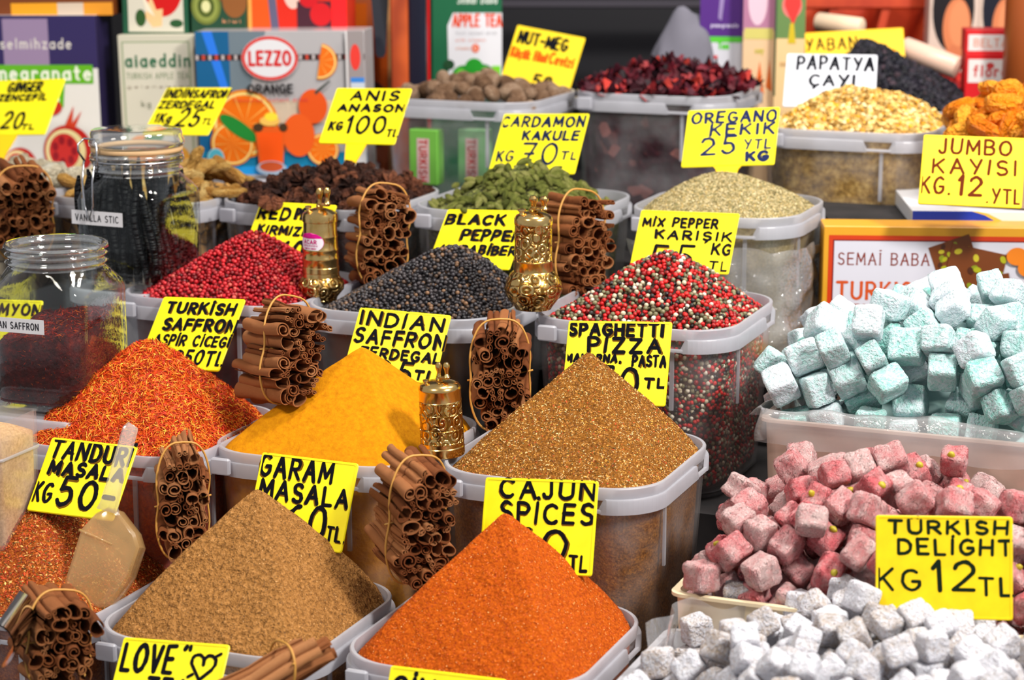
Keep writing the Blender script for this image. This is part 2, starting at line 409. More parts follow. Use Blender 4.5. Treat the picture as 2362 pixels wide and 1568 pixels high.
def powder_heap(name, cu, row, apex, label, cat, mat, power=1., eps=.05, r=.05, grains=None, bumps=((.0022, 18, 1), (.0012, 60, 5)), L=LB, fill=-.007, seed=1, keepw=True, dome=None, nr=64, na=160, sharp=0.):
    c = Ph(*cu, ROWH[row]) if not isinstance(row, Vector) else row
    pk = local_peak(c, *apex); rng = np.random.default_rng(seed)
    V, T, top = heap_grid(L, L, r, pk.z-fill, (pk.x, pk.y), power, eps, fill, bumps=bumps, dome=dome, nr=nr, na=na, sharp=sharp)
    mi = np.zeros(len(T), int); col = np.tile(np.array([[.5, .5, .5]]), (len(V), 1)); mats = [mat]; sm = np.ones(len(T), bool)
    if grains:
        n, tmpl, (s0, s1), cols, wts, sink = grains[:6]
        Tt = T[(T < top).all(1)]
        p, nn, _ = tri_sample(V, Tt, n, rng)
        R = lie(nn, rng); s = rng.uniform(s0, s1, n); tv, tf = tmpl
        sc = np.stack([s, s*rng.uniform(.7, 1.2, n), s*rng.uniform(.5, 1.2, n)], 1)
        if len(grains) > 6: sc = np.stack([s, np.full(n, grains[6])*rng.uniform(.7, 1.5, n), np.full(n, grains[6])], 1)
        GV, GT = copies(tv, tf, p+nn*sink, R, sc)
        gc = np.repeat(palette(cols, wts, n, rng, .18), len(tv), 0)
        mi = np.r_[mi, np.ones(len(GT), int)]; T = np.vstack([T, GT+len(V)]); V = np.vstack([V, GV]); col = np.vstack([col, gc]); mats = [mat, M_GRAIN]
        sm = np.r_[sm, np.zeros(len(GT), bool)]
    return stuff(name, c, label, cat, V, T, mats, mi, col, smooth=sm), c
def corn_heap(name, cu, row, apex, label, cat, cols, wts, dia, core, power=1., eps=.2, seed=1, side=False, dome=None, L=LB):
    c = Ph(*cu, ROWH[row]); pk = local_peak(c, *apex); rng = np.random.default_rng(seed); fill = -.010
    V, T, top = heap_grid(L, L, .05, pk.z-fill-dia*.4, (pk.x, pk.y), power, eps, fill, bumps=((.004, 14, seed),), dome=dome, nr=40, na=96)
    if side: Tt = T
    else: Tt = T[(V[T][:, :, 2] > -.03).all(1)]
    ar = tri_sample(V, Tt, 1, rng)[2]; P0 = []; 
    for k_, (off, dm) in enumerate(((.1*dia, .86*dia), (-.55*dia, .86*dia))):
        n = int(ar/(dia*dia)*6); p, nn, _ = tri_sample(V, Tt, n, rng); p, nn = poisson(p, nn, dm)
        edge = np.clip((p[:, 2]-fill)/.01, -1, 1)
        o_ = np.where(p[:, 2] < fill-.0005, -.45*dia, off)
        P0.append(p+nn*o_[:, None])
    p = np.vstack(P0); n = len(p); s = dia/2*rng.uniform(.86, 1.12, n)
    GV, GT = copies(*ICO2, p, rots(n, rng), np.stack([s, s*rng.uniform(.9, 1, n), s*rng.uniform(.9, 1.05, n)], 1))
    gc = np.repeat(palette(cols, wts, n, rng, .14), len(ICO2[0]), 0)
    mi = np.r_[np.zeros(len(T), int), np.ones(len(GT), int)]; col = np.vstack([np.full((len(V), 3), .2), gc])
    V2 = V.copy(); V2[:, :2] *= .985; V2[:, 2] -= dia*.75
    return stuff(name, c, label, cat, np.vstack([V2, GV]), np.vstack([T, GT+len(V)]), [core, M_CORN], mi, col), c
O = lambda r, g, b: srgb(r, g, b)
M_CHILI = powder('chilli_powder', [(.30, O(132, 46, 2)), (.5, O(178, 76, 6)), (.66, O(202, 98, 16)), (.8, O(226, 144, 70))], 420, .0012, 130)
M_GARAM = powder('garam_powder', [(.30, O(118, 76, 34)), (.5, O(168, 116, 60)), (.66, O(196, 140, 80)), (.8, O(218, 170, 112))], 300, .0024, 150)
M_TURM = powder('turmeric_powder', [(.3, O(184, 112, 2)), (.55, O(202, 130, 3)), (.75, O(212, 140, 6))], 160, .0005, 90)
M_SPAG = powder('pasta_spice', [(.30, O(84, 46, 10)), (.5, O(134, 82, 26)), (.66, O(168, 110, 44)), (.8, O(204, 158, 90))], 420, .0014, 130)
M_TAND = powder('tandoori_spice', [(.30, O(104, 40, 8)), (.5, O(156, 72, 20)), (.66, O(188, 104, 38)), (.8, O(216, 150, 80))], 420, .0014, 130)
M_SAFF = powder('safflower_core', [(.3, O(120, 30, 4)), (.6, O(200, 66, 10)), (.8, O(225, 110, 20))], 300, .002)
M_OREG = powder('oregano_core', [(.30, O(120, 104, 62)), (.55, O(164, 146, 100)), (.75, O(196, 178, 136))], 420, .0014)
powder_heap('chilli_powder_heap', (1145, 1462), 1, (1165, 1185), 'steep pyramid of bright orange red chilli powder in the front tub', 'spice', M_CHILI, .96, .035, .045,
            (9000, FLAKE, (.0004, .0011), [(226, 110, 40), (190, 70, 10), (244, 170, 100), (160, 40, 4)], [5, 5, 2, 2], .0001), sharp=.8)
tub(Ph(1145, 1462, ROWH[1]), 'clear plastic tub holding the orange red chilli powder pyramid')
powder_heap('garam_masala_heap', (578, 1405), 1, (592, 1130), 'tall brown cone of ground garam masala', 'spice', M_GARAM, .96, .05, .045,
            (8000, FLAKE, (.0005, .0013), [(166, 114, 58), (120, 80, 36), (200, 152, 96), (92, 60, 26)], [5, 4, 1, 2], .0001), seed=2, sharp=.85)
tub(Ph(578, 1405, ROWH[1]), 'clear plastic tub holding the brown garam masala cone')
TC = stall(sxy(Ph(578, 1405, ROWH[1]))[0]-.226, sxy(Ph(578, 1405, ROWH[1]))[1]+.0, CAM.z-ROWH[1])
powder_heap('tandoori_masala_heap', None, TC, (88, 1150), 'rounded heap of flaky red brown tandoori masala beside the clear scoop', 'spice', M_TAND, 1, .22, .05,
            (20000, FLAKE, (.0006, .0025), [(184, 92, 30), (140, 50, 10), (222, 164, 90), (104, 76, 24), (190, 60, 16)], [5, 4, 2, 2, 2], .0003), seed=3, bumps=((.004, 16, 3), (.0015, 60, 5)))
tub(TC, 'clear plastic tub holding the tandoori masala and the scoop')
powder_heap('pasta_spice_heap', (1331, 1045), 2, (1358, 815), 'sharp cone of golden brown mixed pasta spice', 'spice', M_SPAG, .97, .035, .045,
            (20000, FLAKE, (.0005, .0016), [(176, 118, 50), (118, 72, 22), (228, 190, 130), (190, 70, 20), (90, 80, 30), (214, 150, 60)], [6, 5, 3, 1, 1, 3], .0002), seed=4, sharp=.5)
tub(Ph(1331, 1045, ROWH[2]), 'clear plastic tub holding the golden brown pasta spice cone')
powder_heap('turmeric_heap', (805, 1000), 2, (835, 800), 'smooth yellow pyramid of ground turmeric', 'spice', M_TURM, 1.0, .045, .04, None, seed=5, sharp=.85, bumps=((.0030, 11, 4), (.0004, 60, 5)))
tub(Ph(805, 1000, ROWH[2]), 'clear plastic tub holding the yellow turmeric pyramid')
powder_heap('safflower_heap', (336, 980), 2, (345, 784), 'heap of orange red safflower threads', 'spice', M_SAFF, 1, .16, .05,
            (15000, SHRED, (.0022, .0055), [(226, 78, 12), (240, 130, 24), (190, 40, 8), (244, 176, 60), (150, 26, 6)], [6, 4, 4, 2, 2], .0006, .00055), seed=6, bumps=((.006, 14, 2), (.003, 45, 5)))
tub(Ph(336, 980, ROWH[2]), 'clear plastic tub holding the orange red safflower heap')
M_CRED = flat('red_corn_core', O(90, 14, 12), .8); M_CBLK = flat('black_corn_core', O(24, 20, 20), .8); M_CMIX = flat('mixed_corn_core', O(60, 34, 26), .8)
corn_heap('mixed_peppercorn_heap', (1515, 707), 3, (1545, 578), 'heap of red, white, green and black mixed peppercorns', 'spice', [(180, 16, 20), (206, 36, 32), (140, 20, 20), (200, 188, 160), (122, 116, 84), (92, 82, 58), (40, 36, 34), (226, 216, 196)], [5, 5, 3, 3, 4, 3, 3, 1], .0051, M_CMIX, 1.05, .16, 7, True)
tub(Ph(1515, 707, ROWH[3]), 'clear plastic tub holding the mixed red and white peppercorns')
corn_heap('black_peppercorn_heap', (990, 685), 3, (1045, 566), 'heap of black peppercorns', 'spice', [(46, 42, 46), (62, 56, 58), (88, 68, 54), (30, 28, 32), (120, 88, 62)], [6, 5, 2, 4, 1], .0046, M_CBLK, 1.05, .2, 8)
tub(Ph(990, 685, ROWH[3]), 'clear plastic tub holding the black peppercorns')
corn_heap('red_peppercorn_heap', (563, 657), 3, (590, 534), 'heap of crimson red peppercorns', 'spice', [(168, 14, 26), (192, 30, 38), (140, 10, 22), (200, 84, 72), (104, 14, 18)], [6, 4, 4, 1, 1], .0049, M_CRED, 1.05, .14, 9)
tub(Ph(563, 657, ROWH[3]), 'clear plastic tub holding the crimson red peppercorns')
powder_heap('oregano_heap', (1682, 471), 4, (1660, 402), 'smooth dome of dried grey green oregano', 'spice', M_OREG, 1, .2, .06,
            (22000, FLAKE, (.0008, .0024), [(178, 160, 112), (134, 122, 76), (206, 190, 148), (110, 108, 66), (190, 160, 96)], [6, 4, 4, 2, 2], .0003), dome=(1.7, 1.0), seed=10, bumps=((.003, 12, 2),), L=.205)
tub(Ph(1682, 471, ROWH[4]), 'clear plastic tub holding the grey green oregano', L=.205, r=.06)
# ------------------------------------------------------------------ where the piece heaps stand (tub-centred frames)
RS4 = sxy(Ph(1682, 471, ROWH[4]))
_R4 = ((1682, 471), (1210, 462), (768, 450), (366, 436), (-30, 424))
def row4(k): return Ph(*_R4[k], ROWH[4])
def sxyz(p): return (*sxy(p), p.z)
_k = P(1545, 1265, 1.92); PINK_L = sxyz(_k)
PINK_C = stall(PINK_L[0]+.170, PINK_L[1]+.075, CAM.z-.630)
_k = P(1740, 955, 2.10); BLUE_L = sxyz(_k)
BLUE_C = stall(BLUE_L[0]+.232, BLUE_L[1]+.139, _k.z-.006)
WHITE_C = stall(PINK_L[0]+.242, PINK_L[1]-.178, CAM.z-.646)
PAPA_C = Ph(1985, 283, .327)
HIB_C = Ph(1545, 203, .300)
NUT_C = Ph(1112, 216, .306)
APR_C = P(2425, 318, 2.56)
# ------------------------------------------------------------------ resting poses of the loose pieces, nine whole numbers each:
# place (0.1 mm), turn (0.01 rad), size (0.1 mm)
POSES = {}
POSES['pink'] = [
1119,-393,172,32,-254,-37,234,226,244, -1086,374,273,-247,3,-157,229,224,244, -38,1018,192,155,91,157,275,268,266, -904,500,455,-77,77,-14,233,252,237, 1261,-965,-68,98,77,238,276,270,268, -809,1011,177,-181,-86,-157,268,232,239,
1145,216,200,82,-44,148,258,264,271, -539,-1018,79,167,54,5,273,225,256, 1093,-100,164,13,76,1,260,250,231, 641,-1031,238,0,-98,-8,248,225,276, 916,259,344,-9,230,22,256,246,230, -900,-769,230,103,262,-7,238,269,223,
-1344,-976,-73,107,18,305,223,258,237, 265,896,323,-88,41,28,280,232,245, 897,-994,34,10,44,161,232,258,237, 273,-629,397,50,-69,99,241,265,239, -967,-162,388,74,-44,-120,254,274,226, 1368,-449,30,48,314,0,224,234,266,
-273,-813,163,-58,-37,281,231,248,223, -1343,341,105,0,-312,-157,262,274,277, -839,-987,52,181,33,-157,264,278,221, 1361,-43,-5,156,-314,0,237,278,267, -1148,-390,242,254,-33,152,269,238,231, 502,1032,166,12,59,157,247,228,243,
-1368,-375,67,117,1,-314,223,230,267, 709,-588,395,22,-227,-119,242,237,226, 111,-795,292,295,87,80,279,245,232, -1380,-670,177,26,-239,-37,261,229,222, -1122,-842,53,72,-91,-186,227,252,266, 739,250,503,-259,73,34,235,245,222,
-921,197,475,-85,15,147,245,235,273, -1087,119,295,-83,-3,157,279,244,274, 886,1016,125,226,-74,68,250,226,233, -774,-1059,340,-40,312,-75,259,269,252, 876,-838,344,75,-9,211,275,277,224, 1424,-821,235,8,-93,297,223,274,228,
1486,129,270,157,12,94,220,275,221, 1160,692,220,-141,96,-73,240,274,266, -506,-743,268,59,-68,68,222,256,249, -1301,-1091,241,309,7,97,242,266,251, -834,-35,601,232,50,188,221,270,270, 1471,-282,298,-40,246,-142,267,239,234,
908,-291,342,144,-84,26,227,257,273, 1272,393,425,29,84,145,267,224,273, 1120,-799,155,71,29,172,272,231,229, -465,1027,205,186,37,-89,274,263,220, 1518,638,325,192,-85,6,238,272,267, -195,-622,333,-64,311,-25,257,226,244,
708,-98,569,0,91,14,276,231,259, -1224,-675,339,65,45,103,240,238,221, -10,832,442,-27,256,156,221,277,270, -849,736,600,-47,56,-233,268,268,277, 1497,-507,431,-88,312,17,230,255,250, -1014,1257,250,0,0,-177,278,227,259,
448,-248,702,-25,-75,107,262,239,234, -695,-609,384,-66,243,55,274,244,244, 1672,-947,338,-277,-78,-11,269,237,245, -211,-976,378,69,38,11,224,278,279, -1073,-966,458,45,-68,-87,275,256,239, 1037,1334,233,200,-157,0,225,235,233,
1250,928,408,269,-73,-120,277,230,267, -905,-445,474,107,-78,48,250,229,271, 741,-407,618,-55,69,172,249,224,230, -280,837,439,-118,95,203,272,235,243, -452,-494,495,-242,64,-62,243,245,222, 1583,993,457,-57,313,91,273,221,278,
-480,1424,255,0,-314,-87,229,229,271, -729,386,675,99,-42,107,275,276,243, -614,-867,534,-95,35,-34,226,257,275, 1223,-699,425,242,-44,175,235,271,260, 593,177,686,105,246,-39,263,250,253, 426,51,828,239,-24,-98,256,235,232,
-680,-387,626,-228,47,-49,222,245,278, 1025,872,547,-78,-78,97,265,272,238, 1618,238,532,-82,240,94,246,230,221, 24,-735,607,-201,34,21,265,244,258, 819,850,656,78,79,-218,228,265,225, 1125,82,547,114,3,-88,230,235,271,
-170,-405,597,-99,238,-28,227,278,238, 291,-1059,568,169,-255,-8,225,271,231, 1000,467,598,109,-24,57,231,232,222, 617,428,738,-28,273,159,239,240,279, 1311,-53,348,275,51,-97,230,233,277, -889,642,877,16,-228,157,265,270,266,
1347,633,584,71,101,-169,234,254,232, 146,1348,249,-262,157,0,257,241,242, 1081,-928,548,236,-9,185,241,279,233, 710,-306,897,122,-60,-82,238,253,274, -666,-142,810,3,242,-97,256,263,221, -1292,-90,496,212,-95,57,235,240,252,
-1417,208,382,-157,-14,-157,232,248,227, 2,686,675,261,-104,-96,229,263,256, -196,-177,793,107,51,136,223,249,272, 1108,-251,550,129,88,-38,252,271,271, -1358,727,356,-230,-51,44,245,275,237, 1446,-266,638,-42,117,112,271,277,269,
-869,-806,590,-181,7,-216,224,277,229, 1148,195,793,127,6,-81,266,253,245, -304,-736,592,-227,-72,-119,238,242,266, 1294,384,753,179,-127,56,257,230,249, 220,285,978,217,-45,52,254,232,277, -1163,996,447,197,46,-131,261,264,277,
1426,9,639,73,-38,155,239,238,239, -1079,-706,645,-280,24,-56,242,260,239, -893,319,897,3,-89,-304,272,268,240, 51,-1028,607,-73,-72,85,280,222,220, -444,-416,830,130,-76,-185,253,233,235, -1254,-60,744,-46,220,57,223,220,280,
1060,1284,472,0,0,134,246,264,253, 466,1272,325,-217,-28,-40,266,254,249, -195,20,1032,-38,235,-136,276,246,264, -520,528,855,270,114,79,244,225,243, 163,-444,699,241,-17,-77,273,255,257, -517,-678,723,77,57,-13,222,273,258,
-214,-569,846,-263,-40,104,260,234,231, 881,5,810,-25,-110,15,245,245,271, 1213,-549,689,62,56,303,265,237,228, 384,-373,918,38,73,68,242,236,263, 36,-684,877,103,-7,-54,223,269,266, -1238,247,625,-4,140,-219,254,236,223,
500,684,788,-105,-58,-28,258,233,268, 5,-339,986,-34,-243,-26,220,232,268, -538,760,664,-105,-213,144,233,221,249, 1385,1211,582,-38,236,-23,262,275,240, 252,618,880,242,-29,178,226,272,240, 489,-779,637,99,-57,77,258,272,271,
-1097,-351,669,-232,-98,-130,264,269,262, 536,553,1041,18,114,175,226,229,230, 181,-113,915,-38,173,-126,269,229,267, -188,1352,307,0,-99,92,276,278,262, -374,-182,1013,-176,56,205,252,224,238, 61,97,1117,-112,60,-90,255,236,275,
-551,187,922,-309,107,35,230,249,273, -232,576,918,-106,-45,-202,241,263,231, 711,1263,582,145,219,65,279,278,230, -389,-917,801,75,-11,-288,266,240,222, 343,1100,499,-76,-32,-36,233,264,248, -744,1326,506,41,11,-272,242,251,269,
]
POSES['blue'] = [
-892,-972,186,18,229,174,318,307,304, 1950,682,-26,68,-24,-164,255,283,260, 1756,1030,-63,-214,27,-29,251,245,254, 117,-995,227,-196,-48,-176,291,301,312, 1583,-1192,7,-246,8,-157,295,281,251, 1395,-307,151,-60,-23,303,311,281,272,
1707,813,120,247,75,-64,289,274,250, -176,-1172,34,136,197,138,325,253,272, -1224,-1216,19,-166,0,-157,267,302,264, -1643,-1190,36,-121,15,-157,290,256,265, 1980,-1190,-134,-130,-29,149,251,276,239, -1942,-1164,-90,-27,-288,-150,298,316,321,
880,1109,39,-73,-88,171,301,321,237, -396,923,254,-152,75,161,261,322,305, 103,-696,494,36,293,24,309,261,252, -349,-707,489,197,231,-20,275,247,269, 1711,48,-12,4,33,3,322,265,236, -1755,-139,207,-268,-58,-73,323,273,254,
-892,-1229,-28,172,0,-157,240,240,250, -511,-1221,19,-314,-2,0,279,257,325, -1956,-380,21,302,79,-8,272,324,278, 587,-217,463,100,-273,-59,310,280,238, -417,-920,209,31,-76,129,258,257,254, 1976,169,235,5,-27,298,324,271,316,
1785,-162,241,65,-60,105,294,306,302, -1483,1490,278,-157,0,211,314,316,318, 1199,-1253,234,-176,-87,-133,265,294,307, 1726,453,74,144,-54,-5,318,321,242, -1799,369,130,-276,-73,-80,322,295,240, 507,-929,258,-103,50,-162,235,318,236,
-329,776,516,48,239,-153,314,245,308, -232,-1039,434,46,-233,182,265,315,305, 814,861,207,278,16,-86,277,282,237, -1792,-749,222,92,42,30,238,289,279, 701,-716,381,-85,50,8,268,304,282, 304,-1359,478,45,289,91,306,263,256,
1168,-1045,422,-143,88,177,253,262,310, -1671,159,346,-107,-80,-61,279,265,284, 857,-1209,405,160,58,-110,304,324,291, 975,826,437,54,-118,30,296,290,263, -896,-734,501,42,-86,244,317,277,317, -1795,1216,355,-282,-50,-66,263,313,306,
315,1349,302,-5,-288,168,290,275,248, 1479,864,409,152,-91,179,247,242,248, 1112,-853,603,-69,-35,-285,319,251,294, 1535,1085,242,110,87,171,237,320,310, -2000,1432,309,45,0,-221,249,288,280, -304,563,709,-100,-63,79,310,262,319,
1953,-930,-28,180,84,17,298,263,256, -1607,611,313,-70,-18,76,316,271,271, 634,1275,228,25,69,-118,248,256,262, 2348,-766,281,-314,0,-52,296,284,321, 1692,236,290,36,15,143,244,238,263, 958,1308,278,157,-39,-145,246,241,324,
-830,789,389,-65,76,-248,261,315,298, -1564,-86,556,211,42,51,301,294,321, -2082,-822,277,95,-19,-118,280,249,311, 20,-1292,330,32,-226,-81,270,273,238, 1771,-662,354,-124,75,33,311,310,288, -1716,-514,389,-108,-60,-251,245,291,317,
1386,299,544,-31,289,-128,262,293,316, -739,1472,239,157,0,192,289,238,292, -257,370,890,-74,72,166,258,312,295, 764,-519,604,89,-9,301,263,316,291, -2123,-429,371,51,-55,-210,266,310,315, 1813,-1020,260,100,97,29,315,314,294,
-2104,-1232,340,209,52,-93,298,289,282, 2109,729,314,193,-18,-238,324,267,242, -162,-1268,591,-77,-22,49,299,280,284, 2003,-644,177,237,78,21,241,305,317, -18,-530,691,-122,21,-290,238,272,323, -1109,1404,285,-157,-148,128,303,313,262,
-448,-466,721,-210,12,4,274,251,237, 1259,-592,685,69,90,211,315,319,260, -1652,992,454,-53,27,76,303,272,291, 1025,461,545,49,-135,57,311,264,291, -751,556,600,216,-68,53,258,281,238, -616,-759,664,-75,8,134,247,303,243,
1368,569,507,-21,-188,-109,324,250,243, -1069,-1190,438,199,65,-53,250,257,311, -1758,-1191,312,176,31,-249,242,311,251, 1186,1626,282,157,-280,-17,300,237,304, -1377,-933,215,-198,-57,202,290,268,324, 431,1105,516,-223,5,16,240,316,298,
-1446,271,691,-34,68,-178,295,311,244, -1455,-633,481,86,-95,155,284,284,268, -369,-245,920,-166,101,133,238,249,255, -577,-1096,564,-155,-94,-141,291,266,268, -1148,-616,690,-124,-243,-61,299,320,252, 1178,39,826,-138,-91,11,266,323,254,
-1944,-630,538,-54,-52,-41,237,252,309, -1355,1175,487,-247,10,41,247,238,306, 211,-983,586,291,6,24,278,323,282, 36,1106,408,80,23,7,289,300,237, -1875,-243,641,123,73,273,250,266,296, -2247,1207,469,-10,83,-277,284,321,319,
-2262,754,330,0,250,71,284,268,313, 7,-138,834,-116,-261,81,314,289,324, 1501,-946,486,-308,-44,32,240,309,314, -880,-509,860,-72,21,153,240,278,313, 94,918,561,42,-241,-187,254,278,260, 714,119,696,313,57,13,297,321,315,
-589,850,765,47,-83,-298,283,312,311, 368,-364,727,103,-38,24,241,274,242, -799,1070,751,123,-41,67,273,317,261, 536,852,667,-23,-66,-138,311,321,309, -98,-501,979,-192,22,130,253,318,318, 1223,1025,576,221,-235,-10,261,282,273,
1215,495,837,-13,-3,-4,292,281,284, 140,402,618,97,86,-219,297,241,274, -2291,-917,461,252,-4,-130,264,266,260, 2234,-172,245,0,0,249,241,321,249, -2029,963,482,302,36,57,262,267,303, 457,108,835,-159,57,14,282,283,257,
1580,-395,459,43,44,-125,291,250,278, 97,-880,842,292,-7,-27,276,265,262, 181,-1301,710,122,-38,60,254,279,261, -1308,-90,758,241,4,-168,313,307,265, -586,529,907,-72,-81,56,313,235,294, -266,-807,780,265,-17,-188,275,301,261,
-99,98,993,67,-9,-305,243,306,244, -1072,-201,947,120,240,-6,317,244,318, -1923,-1049,586,213,-211,-35,314,323,310, -1608,-1232,744,64,-80,-175,296,256,252, -1300,462,869,86,-26,-313,278,314,267, 367,-512,997,-43,-93,207,298,304,277,
-1483,-1108,456,228,-43,27,305,306,322, -723,-84,1076,-277,82,35,281,303,306, -1240,-1139,650,-90,261,36,235,252,307, -1010,505,864,23,117,180,270,241,312, -1153,837,898,204,19,-121,274,309,318, -1503,-448,771,146,101,-176,276,313,282,
-1136,143,985,170,-240,2,257,293,259, -631,-380,1029,-267,77,51,236,271,286, -1814,-694,836,-70,71,-153,319,322,297, -1228,-504,1056,-134,19,134,290,252,315, -2181,-100,531,157,-197,-86,242,276,243, -1504,837,670,-222,64,49,304,252,308,
-1426,-872,751,-71,70,-244,250,279,315, -950,-964,753,-18,-221,-143,323,322,250, -371,209,1160,-192,66,170,304,265,238, -1310,-1061,979,-157,57,163,254,301,277, -649,-1013,859,105,-19,-13,283,247,250, -2106,203,689,96,-16,87,279,258,245,
-819,291,1106,193,44,-107,294,302,316, -147,-797,1017,-49,-17,-188,322,243,269, 509,-1226,775,-60,-254,-80,277,295,262, -128,-188,1181,12,-238,97,238,296,240, -1840,0,793,-42,225,-50,315,252,309, -281,-1140,811,238,28,99,240,301,273,
]
